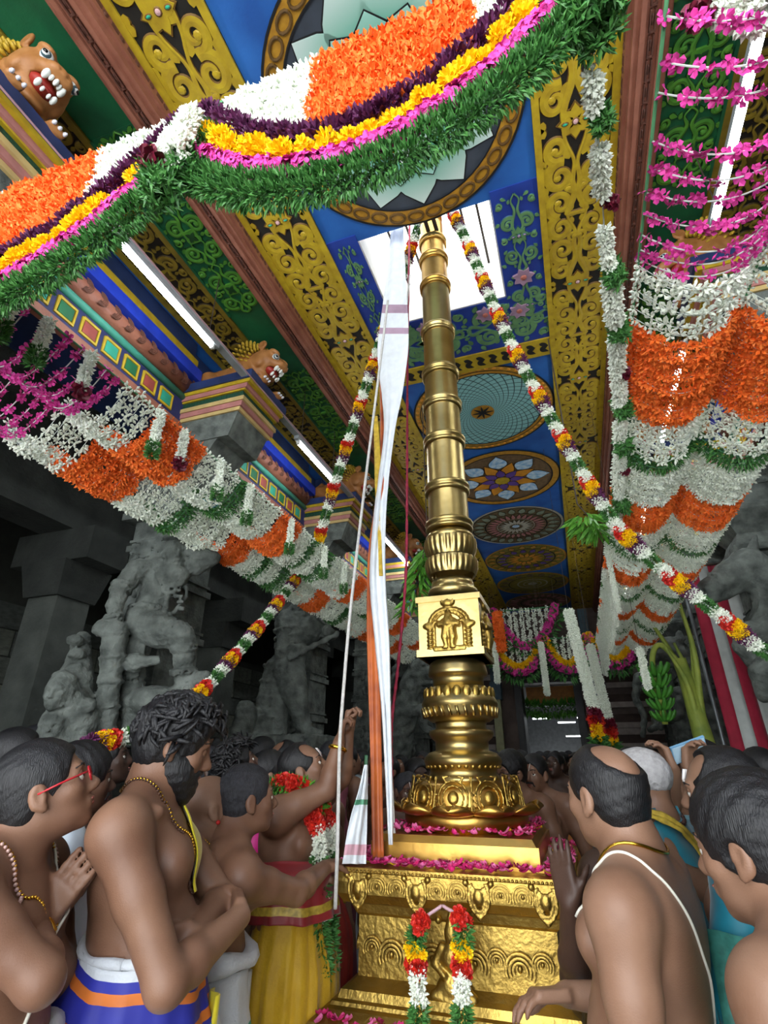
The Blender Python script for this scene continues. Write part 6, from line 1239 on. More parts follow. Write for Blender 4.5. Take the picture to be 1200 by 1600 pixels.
# man in white shirt
C_ = body('man in a white collared shirt looking up behind the folded-arms man', (128, 1222), 2.35, 5, 'dark', .4, 0, .1, .1, 0, None, 'thick', .008); beard(C_, False)
def shirt(B, m, nm='shirt', sl=.6):
    S_ = SDF(B.S.lo, B.S.lo + B.S.vx * (B.S.n - 1), .011); T = lambda x, y, z: np.array([0, 0, .95]) + B.R @ np.array([x, y, z])
    S_.ell(T(0, -.01, -.02), (.185, .145, .14), .05, B.R).ell(T(0, .02, .14), (.168, .14, .15), .06, B.R).ell(T(0, 0, .31), (.175, .128, .17), .06, B.R).ell(T(0, -.01, .41), (.18, .108, .09), .05, B.R)
    for sd in B.A: s_, e, w, _ = B.A[sd]; S_.ell(s_, .078, .04).cap(s_, s_ + (e - s_) * sl, .074, .066, .03).cap(B.N, s_, .062, .06, .04)
    S_.ell(B.N + np.array([0, .02, .085]), (.075, .085, .08), .01, mode='sub'); S_.noise(.0025, 45, 3); S_.build(nm, m, B.t)
    for sx in (-1, 1): MB().grid(np.array([[B.N + np.array([sx * (.02 + .055 * u), .085 - .13 * u, .0 + .03 * u + v * .045 * (1 - .2 * u)]) * np.array([1, 1, 1]) + np.array([0, .012 * v, 0]) for u in np.linspace(0, 1, 7)] for v in (-.6, .2, .9)])).build('collar', m, B.t, True)
shirt(C_, mat('white_shirt', '#c9d3dc', .7, var=.1, bump=.15, bscale=30)); skirt(C_, 'dhoti', [dhw], 1.0, .05, .2, .16, .06, seed=3)
# stooping man laying both hands on the pedestal
def armsD(B):
    h = B.px(512, 1352, 2.52); h2 = B.px(508, 1372, 2.62)
    s1 = np.array([.19, .12, 1.33]); s2 = np.array([-.17, .16, 1.34])
    return dict(R=dict(s=s1, e=s1 * .47 + h * .53 + (.05, 0, -.06), w=h, hand=dict(d=h - s1 + (0, 0, .08), n=(0, .1, -1), thumb=-1, curl=(.25,) * 4)), L=dict(s=s2, e=s2 * .5 + h2 * .5 + (-.03, 0, -.08), w=h2, hand=dict(d=h2 - s2, n=(0, .1, -1), thumb=1, curl=(.3,) * 4)))
D_ = body('stooping bare-backed man reaching both hands to the pedestal', (388, 1250), 2.25, 18, 'mid', .7, .28, .12, -.05, 0, armsD, 'short grey', .0065)
skirt(D_, 'dhoti', [dhw, mat('dhoti_turquoise_patch', '#4cae9a', .7), mat('dusty_rose_hem', '#a8646a', .75, var=.2)], 1.07, .05, .21, .19, .07, 13, .012, lambda t: 0 if t < .12 else 1 if t < .2 else 0 if t < .5 else 2, cy=.03, seed=5); waist_roll(D_, 'twisted_waistcloth', dhw, 1.085, .2, .185, .028, .035, .014, .02)
G = [[(-.02 + .05 * u, .24 + .015 * sin(u * 4), 1.03 - .8 * t) for u in np.linspace(-1, 1, 8)] for t in np.linspace(0, 1, 20)]; o = MB().grid(np.array(G)).build('hanging_cloth_end', dhw, D_.t, True); o.modifiers.new('thick', 'SOLIDIFY').thickness = .005
cord_on(D_, 'sacred_thread', [(-.09, .0, 1.42), (-.1, .1, 1.42), (-.07, .18, 1.33), (.02, .2, 1.2)], .004, whitet)
# garlanded man hauling the rope
def armsE(B):
    h = B.px(527, 1172, 2.62); h2 = B.px(541, 1165, 2.72); s1 = np.array([.19, .0, 1.40]); s2 = np.array([-.17, .05, 1.41])
    return dict(R=dict(s=s1, e=s1 * .5 + h * .5 + (.0, .02, -.06), w=h, hand=dict(d=(0, .15, 1), n=(-.3, 1, 0), thumb=1, curl=(1., 1., 1., 1.), tc=.8)), L=dict(s=s2, e=s2 * .5 + h2 * .5 + (0, 0, -.06), w=h2, hand=dict(d=(0, .15, 1), n=(.3, 1, 0), thumb=-1, curl=(1., 1., 1., 1.), tc=.8)))
E_ = body('garlanded man in red hauling the flag rope with raised arms', (477, 1204), 2.72, -18, 'mid', .5, .05, .45, .1, 0, armsE, 'short receding', .0065); tilak(E_); bracelet(E_, 'R', goldj, .036, .85, .009)
skirt(E_, 'red_waist_wrap', [mat('deep_red_silk', '#8a1c22', .5, var=.25, sheen=.3), ygold], 1.24, 1.04, .19, .175, .03, 11, .004, lambda t: 1 if .7 < t < .85 else 0, cy=.03, seed=1); skirt(E_, 'yellow_dhoti', [mat('turmeric_dhoti', '#c9a018', .6, col2='#a8820f', scale=7, bump=.2, sheen=.2)], 1.08, .05, .19, .17, .05, 21, .016, cy=.03, seed=6)
for sx in (-1, 1):
    P = push(E_, spline([(sx * .05, -.06, 1.47), (sx * .085, .03, 1.45), (sx * .08, .11, 1.33), (sx * .07, .15, 1.2), (sx * .06, .18, 1.02), (sx * .05, .2, .86)], 60), .03)
    for a, z, b, m, nm, per in ((0, 8, LEAF, lef, 'leaf_section', 22), (8, 16, ROSE, red, 'red_section', 6), (16, 24, ROSE, red, 'red_section', 6), (24, 31, JAS, jas, 'white_section', 9), (31, 41, LEAF, lef, 'leaf_section', 24), (41, 46, JAS, jas, 'white_section', 9), (46, 60, LEAF, lef, 'leaf_section', 24)): stuff(flower_rope(P[a:z + 1], b, .016, per, .012 if b is not ROSE else .02, .95).build('garland_' + nm, m, E_.t))
stuff(flower_rope(push(E_, spline([(-.07, -.02, 1.47), (-.05, .08, 1.44), (.0, .1, 1.43), (.05, .08, 1.44), (.07, -.02, 1.47)], 20), .02), LEAF, .02, 24, .012, 1.).build('leaf_collar', lefl, E_.t))
# people behind them
F_ = body('curly-haired man gazing upward behind the stooping man', (372, 1200), 3.05, -5, 'dark', .2, 0, .55, .1, 0, None, 'thick lock', .009, legs=False); skirt(F_, 'wrap', [dhw], 1.0, .05, seed=2)
def earr(B, m): MB().ell(B.headpos((.082, -.004, -.045)), (.006, .008, .008), 8, 6).build('earring', m, B.t, True)
G_ = body('shaven-headed youth with a red ear stud looking up', (332, 1262), 2.25, 5, 'lite', .3, 0, .35, .1, 0, None, None, .008, legs=False); earr(G_, red); skirt(G_, 'wrap', [dhw], 1.0, .05, seed=4); cord_on(G_, 'gold_chain', NK(G_, 0, .08, .12), .004, goldj, beads=True, loop=True, n=100)
H_ = body('dark-faced man with a sky-blue collar in the crowd', (332, 1203), 3.4, -30, 'deep', .2, 0, .4, .3, 0, None, 'short grey', .009, legs=False); shirt(H_, mat('sky_blue_cloth', '#5ea6c4', .7, var=.1)); skirt(H_, 'wrap', [dhw], 1.0, .05, seed=4)
W1 = body('woman with purple flowers in her hair and a magenta sari', (425, 1212), 3.1, 0, 'lite', .3, 0, .3, .0, 0, None, 'long', .009, legs=False); shirt(W1, mat('magenta_silk', '#d81f8c', .5, var=.2, sheen=.3), 'blouse', .4); skirt(W1, 'sari', [mat('magenta_silk', '#d81f8c')], 1.1, .05, seed=4)
stuff(flower_rope([W1.headpos((.03, -.09, .06)), W1.headpos((.06, -.06, -.06)), W1.headpos((.05, -.05, -.13))], CHR, .02, 9, .02, 1.3).build('hair_flowers', mat('violet_flowers', '#4b34b8', .5, col2='#33208a', scale=40), W1.t))
X1 = body('man with a painted forehead gazing up beside the rope puller', (500, 1216), 3.2, -40, 'lite', .3, 0, .3, .0, 0, None, 'short bald', .009, legs=False); tilak(X1); skirt(X1, 'wrap', [mat('red_wrap', '#a83a34', .6)], 1.1, .05, seed=7)
# balding man seen from behind
def armsI(B):
    h = B.px(900, 1585, 1.5); s1 = np.array([-.2, -.01, 1.37])
    return dict(L=dict(s=s1, e=(-.235, -.02, 1.08), w=(-.2, .22, 1.08), hand=dict(d=(.2, .8, -.5), n=(.6, -.2, -.7), thumb=1, curl=(.4, .5, .55, .6))), R=dict(e=(.25, .05, 1.10), w=(.1, .25, 1.12), hand=dict(d=(-.6, .6, 0), n=(0, -.3, -1), thumb=-1)))
I_ = body('balding bare-shouldered man seen from behind with a sacred thread', (946, 1244), 1.58, 162, 'lite', .5, .02, -.02, -.45, 0, armsI, 'short bald', .0056, sw=.93)
cord_on(I_, 'gold_chain', NK(I_, 0, .075, .14), .004, goldj, loop=True, n=120); cord_on(I_, 'sacred_thread', [(-.1, .1, 1.32), (-.125, .06, 1.42), (-.125, .0, 1.46), (-.1, -.07, 1.41), (.0, -.12, 1.26), (.1, -.12, 1.1), (.14, -.08, 1.0)], .0032, whitet, n=110)
skirt(I_, 'dhoti', [dhw, mat('magenta_border', '#c22a5c', .6)], 1.0, .05, .205, .18, .08, 15, .012, lambda t: 1 if .03 < t < .06 else 0, cy=.03, seed=8)
earr(I_, goldj)
# hidden man whose dark palms show before the balding man
def armsJ(B):
    h = B.px(886, 1352, 1.86); return dict(R=dict(e=(.2, .1, 1.12), w=h + (.022, -.01, -.075), hand=dict(d=(0, .15, 1), n=(-1, 0, 0), thumb=1, curl=(.05,) * 4, spread=.05)), L=dict(e=(-.2, .12, 1.12), w=h + (-.022, -.01, -.075), hand=dict(d=(0, .15, 1), n=(1, 0, 0), thumb=-1, curl=(.05,) * 4, spread=.05)))
J_ = body('dark-skinned man with joined palms mostly hidden by the balding man', (950, 1262), 2.12, 150, 'deep', .2, 0, 0, 0, 0, armsJ, 'short', .007, legs=False); skirt(J_, 'wrap', [dhw], 1.0, .05, seed=3)
# man at the right edge
K_ = body('man with thick black hair at the right edge, turned away', (1178, 1328), 1.3, 155, 'lite', .4, .3, -.1, .0, 0, None, 'thick', .0056); skirt(K_, 'dhoti', [dhw], 1.0, .05, seed=9); cord_on(K_, 'jasmine_garland', NK(K_, 0, .09, .2), .009, jas, beads=True, loop=True, n=100)
# man in a teal shawl with painted forehead
def armsL(B): return dict(R=dict(e=(.26, .12, 1.3), w=(.1, .3, 1.38), hand=dict(d=(-.6, .6, .3), n=(0, 0, -1), thumb=-1)), L=dict(e=(-.25, .06, 1.13), w=(-.12, .26, 1.2), hand=dict(d=(.5, .5, .4), n=(1, 0, 0), thumb=-1)))
L_ = body('priest with painted forehead and a teal gold-edged shawl', (1128, 1240), 1.95, 168, 'lite', .6, 0, -.02, .1, 0, armsL, 'short receding', .007); tilak(L_)
shirt(L_, teal_, 'teal_shawl', .9); skirt(L_, 'teal_wrap', [teal_, zgreen, ygold], 1.2, .05, .23, .2, .09, 9, .018, cy=.02, seed=3)
for dx, w_, m_ in ((.03, .045, zgreen), (-.04, .025, ygold), (.1, .014, teal_)):
    G = [[(-.31 - .03 * t + .012 * sin(u * 2 + t * 6), dx + w_ * u, 1.3 - .75 * t) for u in np.linspace(-1, 1, 5)] for t in np.linspace(0, 1, 16)]; o = MB().grid(np.array(G)).build('shawl_border', m_, L_.t, True); o.modifiers.new('thick', 'SOLIDIFY').thickness = .004
# capped person, phone holder
M_ = body('person in a pale grey knitted cap and teal shawl behind the balding man', (1000, 1228), 2.3, 150, 'lite', .3, 0, .1, 0, 0, None, None, .008, legs=False); H = SDF(M_.hc - .16, M_.hc + .16, .007); H.ell(M_.headpos((0, -.014, .045)), (.085, .105, .088), .01, M_.Rh).ell(M_.headpos((0, .1, -.05)), (.12, .09, .09), .01, mode='sub').ell(M_.headpos((0, 0, -.1)), (.14, .14, .09), .01, mode='sub').noise(.001, 220); H.build('knitted_cap', mat('pale_grey_knit', '#a8a6a6', .85, var=.2, scale=60, bump=.4), M_.t); skirt(M_, 'wrap', [dhw], 1.0, .05, seed=3); shirt(M_, teal_, 'teal_shawl', .7); band_on(M_, 'gold_shawl_edge', [(-.2, .02, 1.40), (-.1, -.05, 1.47), (-.02, -.1, 1.40), (.06, -.13, 1.25)], .018, ygold, d=.03); cord_on(M_, 'bead_necklace', NK(M_, 0, .08, .15), .008, mat('dark_beads', '#4a2f26', .5), beads=True, loop=True, n=90)
def armsN(B):
    h = B.px(1052, 1205, 2.55); h2 = B.px(1078, 1205, 2.6); return dict(R=dict(e=B.px(1085, 1260, 2.7), w=h2, hand=dict(d=(-.2, .1, 1), n=(-.8, .4, 0), thumb=1, curl=(.6,) * 4)), L=dict(e=B.px(1035, 1262, 2.65), w=h, hand=dict(d=(.2, .1, 1), n=(.8, .4, 0), thumb=-1, curl=(.6,) * 4)))
N_ = body('bare-armed person holding up a phone before the plantain stem', (1046, 1240), 2.85, -100, 'lite', .2, 0, .15, 0, 0, armsN, 'short', .008, legs=False); skirt(N_, 'wrap', [dhw], 1.0, .05, seed=3)
ph = thing('phone', 'light blue phone held up in both hands', 'phone', atY(1076, 1172, 2.58)); MB().box((-.075, -.005, -.036), (.075, .005, .036)).build('case', mat('pale_blue_case', '#7fb4d8', .3), ph); MB().box((-.07, -.007, -.032), (.07, -.0055, .032)).build('screen', mat('phone_screen', '#b8d8ea', .1, var=.2, scale=20), ph); ph.rotation_euler = (.5, -.3, .3)
# men behind the mast
O1 = body('bare-chested man in dark glasses behind the mast', (797, 1208), 3.75, -125, 'mid', .4, 0, -.1, -.2, 0, None, 'thick', .009, legs=False); glasses(O1, mat('black_plastic', '#141416', .3)); beard(O1, True); skirt(O1, 'wrap', [mat('pale_blue_wrap', '#9db8c8', .7)], 1.0, .05, seed=3)
O2 = body('moustached man with a painted forehead behind the mast', (835, 1210), 3.95, -110, 'mid', .3, 0, 0, -.1, 0, None, 'short', .009, legs=False); beard(O2, False); tilak(O2); skirt(O2, 'wrap', [mat('pale_blue_wrap', '#9db8c8')], 1.0, .05, seed=3)
O3 = body('old man with white forehead stripes peering past the mast', (636, 1236), 3.7, -75, 'dark', .2, 0, -.1, .1, 0, None, 'short grey bald', .009, legs=False); tilak(O3); skirt(O3, 'wrap', [dhw], 1.0, .05, seed=3)
O4 = body('man with dark hair just behind the old man at the mast', (652, 1213), 4.2, -70, 'deep', .3, 0, 0, .1, 0, None, 'short', .01, legs=False); skirt(O4, 'wrap', [dhw], 1.0, .05, seed=3)
# ------------------------------------------------------------------ crowd packed behind
def crowd_variant(i, tone, hair, hp, cloth_):
    b = body('x', (600, 1200), 4, -90, tone, .3, 0, hp, rng.uniform(-.4, .4), 0, None, hair, .011, legs=False, scale=1.); skirt(b, 'wrap', [cloth_], 1.05, .05, seed=i, n=48); 
    if i % 3 == 0: shirt(b, cloth_)
    parts = [(c.name.split('.')[0], c.data) for c in b.t.children]
    for c in list(b.t.children): bpy.data.objects.remove(c)
    bpy.data.objects.remove(b.t); return parts
CV = [crowd_variant(0, 'dark', 'short', .2, mat('crowd_pale_shirt', '#9aa6ae', .8, var=.2)), crowd_variant(1, 'mid', 'thick', .4, dhw), crowd_variant(2, 'deep', 'short', .3, mat('crowd_saffron', '#a86a2c', .8, var=.2)), crowd_variant(3, 'dark', 'short grey', .1, mat('crowd_rose', '#8a4a58', .8, var=.2)), crowd_variant(4, 'mid', 'short bald', .35, dhw)]
TAKEN = [(b.loc[0], b.loc[1]) for b in (A, B_, C_, D_, E_, F_, G_, H_, W1, X1, I_, J_, K_, L_, M_, N_, O1, O2, O3, O4)]
PIL = [(CX + s_ * 2.42, y, .8) for s_ in (-1, 1) for y in PY] + [(-4.25, y + .15, .5) for y in PY] + [(PX, PYY, .95), (1.16, 6.45, .4)]
def crowd(px, D, deg, label, group, fixed=False):
    r = ray(*px); dv = r / hypot(r[0], r[1])
    if not fixed:
        for q in sorted(np.arange(-1.2, 2.6, .1), key=abs):
            x, y = dv[0] * (D + q), dv[1] * (D + q)
            if D + q > 2.2 and all(hypot(x - a, y - b) > .5 for a, b in TAKEN) and all(hypot(x - a, y - b) > c for a, b, c in PIL): D += q; break
        else: return
    hw = dv * D; TAKEN.append((hw[0], hw[1])); los = atan2(hw[1], hw[0]); t = thing('person', label, 'person', (hw[0], hw[1], 0), los - pi + radians(deg), group); s_ = (CAMZ + hw[2]) / 1.575; t.scale = (s_,) * 3
    for nm, me in CV[rng.randrange(5)]: inst(nm, me, t)
la_ = 'devotee packed in the dim crowd under the left colonnade looking towards the mast'
for x, y, D in ((12, 1185, 3.0), (48, 1172, 3.8), (100, 1178, 3.6), (160, 1190, 3.2), (190, 1205, 3.0), (205, 1185, 3.9), (330, 1178, 4.6), (300, 1180, 4.2), (350, 1182, 5.0), (405, 1180, 4.4), (440, 1188, 4.2), (515, 1186, 4.4), (540, 1190, 4.2), (495, 1184, 5.0), (560, 1192, 5.0), (20, 1200, 2.5), (-20, 1190, 2.9), (145, 1182, 4.4), (385, 1184, 5.4), (465, 1182, 5.6)): crowd((x, y), D, rng.uniform(-10, 40), la_, 'crowd on the left')
lb_ = 'distant devotee standing in the crowd behind the mast'
for x, y, D in ((608, 1205, 4.6), (590, 1196, 5.4), (625, 1198, 5.8), (660, 1194, 6.2), (770, 1196, 5.6), (815, 1190, 7.0), (868, 1196, 6.0), (880, 1192, 7.5), (858, 1188, 9.0), (845, 1190, 8.2), (905, 1196, 6.6), (890, 1186, 10.5), (870, 1184, 12.)): crowd((x, y), D, -90 + rng.uniform(-40, 40), lb_, 'crowd behind the mast')
lc_ = 'devotee standing in the shade of the right colonnade'
for x, y, D in ((1105, 1196, 3.6), (1195, 1205, 2.8), (990, 1196, 4.6), (1020, 1200, 4.0), (1080, 1196, 4.6)): crowd((x, y), D, 180 + rng.uniform(-30, 30), lc_, 'crowd on the right')
crowd((-22, 1262), 2.2, 5, 'man cut by the left edge beside the red-glasses man', None, True)
# ------------------------------------------------------------------ carved figures standing out from the pillars
def atD(x, y, D): r = ray(x, y); return r * (D / hypot(r[0], r[1])) + np.array([0, 0, CAMZ])
def rings(S_, a, b, ts, R, r):
    a, b = np.array(a), np.array(b); F_ = look3(b - a)
    for t in ts: c = a + (b - a) * t; P = [c + F_ @ np.array([R * cos(q), R * sin(q), 0]) for q in np.linspace(0, 2 * pi, 14)]; S_.chain(P, [r] * 14, .006)
def look3(d): d = nrm(d); a = np.array([0, 0, 1.]) if abs(d[2]) < .9 else np.array([1., 0, 0]); x = nrm(np.cross(a, d)); return np.stack([x, np.cross(d, x), d], 1)
D1 = 3.72; p1 = lambda x, y, dd=0.: atD(x, y, D1 + dd)
st1 = SDF(p1(70, 1190).min() * 0 + np.array([-3.2, 2.15, 1.3]), (-2.0, 3.5, 3.45), .0095); st1.kf = .55
st1.chain([p1(268, 893, .05), p1(252, 910, .05), p1(240, 938, .05), p1(232, 965, .05)], [.10, .115, .095, .115], .05)                       # torso
st1.ell(p1(268, 900, -.03), (.13, .1, .1), .04).ell(p1(274, 864, -.04), (.075, .08, .085), .03).ell(p1(278, 846, 0), (.07, .07, .06), .02).ell(p1(284, 868, -.1), (.03, .04, .04), .02)
st1.cap(p1(268, 885, 0), p1(272, 870, -.02), .06, .06, .03)
for i in range(11): st1.chain([p1(262, 838 + 4 * i, .02), p1(235, 843 + 4.2 * i, .05), p1(203 + 2 * (i % 3), 852 + 4 * i, .06)], [.014, .013, .007], .006)              # flowing hair
st1.chain([p1(214, 893, .02), p1(190, 918, -.02), p1(180, 945, -.06), p1(178, 972, -.1)], [.075, .058, .05, .04], .03).cap(p1(262, 890, .04), p1(214, 893, .02), .08, .075, .04)
st1.ell(p1(182, 981, -.1), (.06, .05, .035), .02).ell(p1(158, 982, -.1), .05, .015)
rings(st1, p1(190, 918, -.02), p1(180, 945, -.06), (-.1, .15), .062, .012); rings(st1, p1(180, 945, -.06), p1(178, 972, -.1), (.7, .9), .05, .01)
st1.chain([p1(180, 990, -.1), p1(172, 1060, -.08), p1(165, 1145, -.06)], [.075, .062, .055], .02)                                              # club
st1.chain([p1(224, 972, .0), p1(250, 985, -.08), p1(284, 995, -.18)], [.12, .105, .075], .04).chain([p1(284, 995, -.18), p1(288, 1025, -.16), p1(286, 1056, -.14)], [.075, .065, .05], .03).cap(p1(284, 1062, -.14), p1(322, 1056, -.2), .04, .03, .02)
rings(st1, p1(287, 1010, -.17), p1(286, 1056, -.14), (.0, .12, .8, .9), .072, .012); rings(st1, p1(235, 938, .05), p1(230, 962, .05), (.6, .8), .12, .014)
st1.chain([p1(214, 985, .1), p1(205, 1040, .08), p1(205, 1110, .05), p1(215, 1150, .0)], [.12, .085, .065, .06], .04)                           # standing leg
st1.chain([p1(285, 888, 0), p1(310, 884, -.1), p1(333, 872, -.15), p1(300, 860, -.1)], [.065, .055, .045, .05], .03)
st1.chain([p1(288, 900, -.05), p1(292, 930, -.05), p1(272, 958, -.05), p1(250, 968, -.05)], [.014] * 4, .01)
for i in range(6): st1.chain([p1(266 + i * 3, 905 + 9 * i, -.09), p1(279 + i * 1.5, 905 + 9 * i, -.1)], [.014, .014], .008)
st1.chain([p1(262, 890, -.08), p1(262, 930, -.09), p1(256, 962, -.1)], [.018, .02, .02], .01)
st1.ell(p1(245, 1098, -.05), (.2, .16, .1), .05).ell(p1(290, 1085, -.12), (.1, .09, .08), .04).chain([p1(215, 1100, 0), p1(205, 1150, 0)], [.08, .06], .04).chain([p1(275, 1105, -.1), p1(280, 1150, -.1)], [.06, .05], .03)
st1.ell(p1(210, 1035, -.08), (.07, .06, .06), .03).chain([p1(210, 1035, -.1), p1(245, 1032, -.15)], [.04, .03], .02)
for hx_, hy_ in ((95, 1080), (85, 1135)):
    st1.ell(p1(hx_, hy_, -.15), (.085, .08, .09), .03).ell(p1(hx_ + 2, hy_ - 18, -.13), (.06, .06, .05), .02).chain([p1(hx_ + 12, hy_ + 22, -.12), p1(hx_ + 25, hy_ + 50, -.1)], [.1, .12], .05).chain([p1(hx_ + 22, hy_ + 25, -.15), p1(hx_ + 45, hy_ + 22, -.2)], [.045, .04], .02)
st1.chain([p1(128, 1000, .05), p1(118, 1060, 0), p1(105, 1160, -.05)], [.05, .09, .16], .05)
def facing(x, y, up=0.): d = nrm((x, y, up)); r_ = nrm(np.cross(d, (0, 0, 1.))); return np.stack([r_, d, np.cross(r_, d)], 1)
st1.kf = 1.; head_sdf(st1, p1(272, 866, -.06), facing(.8, -.45, -.1), .95); head_sdf(st1, p1(95, 1082, -.17), facing(.3, -.9), .9); head_sdf(st1, p1(86, 1136, -.17), facing(.5, -.8), .8); st1.kf = .5
for i, (w_, y_) in enumerate(((.085, 842), (.07, 834), (.05, 826), (.03, 818))): st1.ell(p1(273, y_, -.03), (w_, w_, .022), .008)                                   # tiered crown
for t in np.linspace(.05, .95, 10): rings(st1, p1(224, 972, .0), p1(284, 995, -.18), (t,), .117 - .036 * t, .008)                                                   # pleated drawers
for t in np.linspace(0, 1, 5): rings(st1, p1(180, 990, -.1), p1(165, 1145, -.06), (t,), .075 - .018 * t, .012)
for k_, (ya, yb2) in enumerate(((888, 905), (890, 914), (892, 924))): st1.chain([p1(243, ya, -.07), p1(256, yb2, -.1), p1(272, yb2 + 2, -.11), p1(285, ya, -.08)], [.011, .013, .013, .011], .006)   # necklaces
for i in range(13): st1.ell(p1(228 + i * 3.2, 962 + 4 * sin(i * .5), -.09), .016, .006)
for i in range(9): st1.chain([p1(200 + 3 * i, 985, .0), p1(196 + 3.5 * i, 1030, -.02), p1(198 + 2 * i, 1060, -.02)], [.014, .013, .008], .006)
for i in range(7): st1.ell(p1(118 + 3 * (i % 2), 1000 + 22 * i, -.05), (.05, .05, .035), .015)
rings(st1, p1(205, 1060, .07), p1(205, 1110, .05), (0, .2, .8), .075, .012)
for i in range(6): st1.chain([p1(292 + i * 6, 872 - 2 * i, -.12), p1(296 + i * 6, 888 - i, -.12)], [.014, .012], .006)
st1.noise(.0025, 75, 2); st1.noise(.002, 190, 4)
o_ = st1.build('carved_body', stone); tag(o_, 'grey stone warrior with a club and one leg raised, carved on the pillar', 'statue'); o_.name = 'stone_warrior'
D2 = 5.55; p2 = lambda x, y, dd=0.: atD(x, y, D2 + dd)
st2 = SDF((-3.5, 4.0, 1.35), (-2.0, 5.6, 3.4), .013); st2.kf = .55
st2.ell(p2(467, 955, .05), (.11, .11, .13), .03).ell(p2(478, 985, 0), (.2, .17, .16), .06).chain([p2(455, 975, .05), p2(458, 1010, .05), p2(452, 1040, .05)], [.17, .14, .15], .06)
st2.chain([p2(447, 988, 0), p2(440, 1020, -.1), p2(472, 1012, -.2)], [.09, .07, .05], .03).chain([p2(495, 985, 0), p2(518, 992, -.1), p2(512, 985, -.2)], [.09, .06, .055], .03).cap(p2(452, 1028, -.2), p2(528, 990, -.25), .03, .025, .01)
st2.chain([p2(450, 1045, .0), p2(462, 1085, -.1), p2(472, 1125, -.05), p2(480, 1143, -.05)], [.17, .12, .08, .07], .05).cap(p2(478, 1146, -.05), p2(498, 1146, -.1), .05, .04, .02).chain([p2(440, 1045, .1), p2(432, 1100, .05), p2(436, 1150, .0)], [.15, .13, .08], .05)
st2.chain([p2(425, 1040, .05), p2(415, 1100, .0), p2(410, 1150, 0)], [.07, .09, .12], .04).ell(p2(383, 1115, -.1), (.1, .1, .12), .04).chain([p2(385, 1120, -.1), p2(372, 1150, -.1), p2(380, 1175, -.1)], [.1, .1, .12], .05)
st2.rbox(p2(455, 1175, -.05), (.35, .3, .12), .02, .02); st2.kf = 1.; head_sdf(st2, p2(470, 953, -.05), facing(.7, -.6, -.3), 1.15); st2.kf = .5
for t in np.linspace(0, 1, 7): rings(st2, p2(450, 1045, .0), p2(462, 1085, -.1), (t,), .165 - .05 * t, .012)
for t in (0., .3, .6): rings(st2, p2(455, 985, .05), p2(456, 1025, .05), (t,), .175 - .02 * t, .014)
for i in range(5): rings(st2, p2(425, 1040, .05), p2(410, 1150, 0), (i / 4,), .08 + .012 * i, .016)
st2.noise(.004, 55, 3); st2.noise(.003, 100, 5)
o_ = st2.build('carved_body', stone); tag(o_, 'grey stone figure bending over a staff, carved on the farther pillar', 'statue'); o_.name = 'stone_figure'
# rearing beast used on the right-hand pillars: local +x towards the nave
yb_ = SDF((-.4, -.45, .9), (1.0, .45, 3.3), .015); yb_.kf = .6
yb_.chain([(.1, 0, 1.3), (.2, 0, 1.9), (.35, 0, 2.35)], [.24, .22, .2], .08).chain([(.35, 0, 2.35), (.42, 0, 2.65), (.55, 0, 2.85)], [.18, .16, .17], .06).ell((.68, 0, 2.82), (.2, .13, .11), .05).ell((.6, 0, 2.95), (.14, .13, .08), .04).ell((.72, 0, 2.66), (.15, .09, .05), .03)
for sy in (-1, 1):
    yb_.ell((.66, .09 * sy, 2.93), .05, .015).ell((.45, .13 * sy, 3.0), (.06, .03, .08), .02).chain([(.35, .13 * sy, 2.25), (.62, .15 * sy, 2.3), (.66, .15 * sy, 2.05), (.75, .15 * sy, 2.0)], [.1, .075, .055, .05], .03).chain([(.12, .14 * sy, 1.3), (.35, .17 * sy, 1.35), (.3, .17 * sy, 1.05), (.42, .17 * sy, 1.02)], [.14, .1, .07, .06], .04)
yb_.chain([(.82, 0, 2.78), (.9, 0, 2.5), (.82, 0, 2.2), (.9, 0, 1.9)], [.07, .06, .05, .04], .03)
for i in range(8): yb_.chain([(.3 - .03 * i, -.2 + .055 * i, 2.95), (.12, -.22 + .06 * i, 2.6), (.08, -.2 + .055 * i, 2.3)], [.03, .03, .02], .01)
yb_.noise(.006, 45, 8); o_ = yb_.build('rearing_beast', stone); bme_ = o_.data; bpy.data.objects.remove(o_)
for k, nm in ((3, 'behind the plantain stem'), (4, 'farthest along the right colonnade')): tag(inst('stone_beast', bme_, None, (CX + 2.42 + (.3 if k == 2 else 0), PY[k], .1), (0, 0, pi)), 'rearing stone beast carved on a pillar, %s' % nm, 'statue')
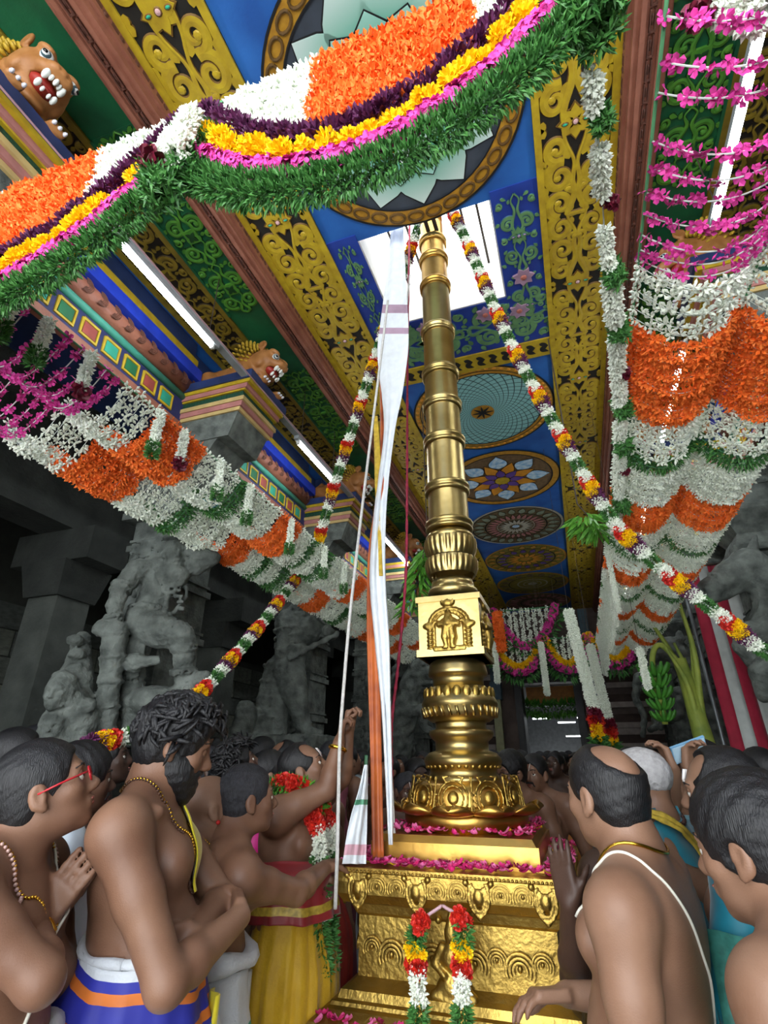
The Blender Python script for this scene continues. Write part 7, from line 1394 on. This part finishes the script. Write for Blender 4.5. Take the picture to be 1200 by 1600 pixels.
tag(inst('stone_beast', bme_, None, (CX - 2.42 + .2, PY[3], 0), (0, 0, 0)), 'rearing stone beast carved on the fourth left pillar behind the mast', 'statue')
D3 = 5.15; p3 = lambda x, y, dd=0.: atD(x, y, D3 + dd)
hs = SDF((.95, 4.2, 1.9), (2.1, 5.6, 3.6), .011); hs.kf = .7
hs.chain([p3(1168, 882), p3(1140, 900, -.05), p3(1108, 922, -.1), p3(1096, 930, -.12)], [.13, .115, .085, .075], .05).chain([p3(1170, 900, .02), p3(1130, 925, -.04), p3(1104, 938, -.1)], [.1, .065, .05], .03)
hs.chain([p3(1172, 885), p3(1205, 915, .1), p3(1232, 975, .2)], [.14, .17, .24], .06).ell(p3(1225, 1000, .1), (.25, .22, .3), .06).ell(p3(1143, 886, -.13), (.04, .04, .035), .015).ell(p3(1098, 924, -.18), .022, .008, mode='sub')
hs.chain([p3(1176, 862), p3(1180, 838, .02)], [.05, .015], .02).chain([p3(1104, 938, -.18), p3(1120, 934, -.16)], [.012, .01], .004, mode='sub')
for t in (.05, .35, .75): rings(hs, p3(1168, 882), p3(1108, 922, -.1), (t,), .135 - .045 * t, .013)
for i in range(9): hs.chain([p3(1178 + 7 * i, 858 + 8 * i, .02), p3(1190 + 7 * i, 868 + 8 * i, .0), p3(1196 + 6 * i, 884 + 8 * i, -.02)], [.024, .022, .012], .008)
hs.chain([p3(1205, 985, -.05), p3(1165, 990, -.15), p3(1158, 1010, -.15), p3(1180, 1040, -.1)], [.11, .085, .06, .05], .03).chain([p3(1225, 1020, -.1), p3(1190, 1050, -.2), p3(1195, 1085, -.15)], [.11, .08, .06], .03)
hs.chain([p3(1200, 960, -.1), p3(1215, 1000, -.15), p3(1235, 1040, -.1)], [.02, .02, .02], .01).chain([p3(1240, 1000, .3), p3(1262, 900, .4)], [.3, .25], .05)
hs.noise(.003, 70, 6); o_ = hs.build('carved_body', stone); tag(o_, 'grey stone rearing horse with bridle carved on the right pillar before the striped cloth', 'statue'); o_.name = 'stone_horse'
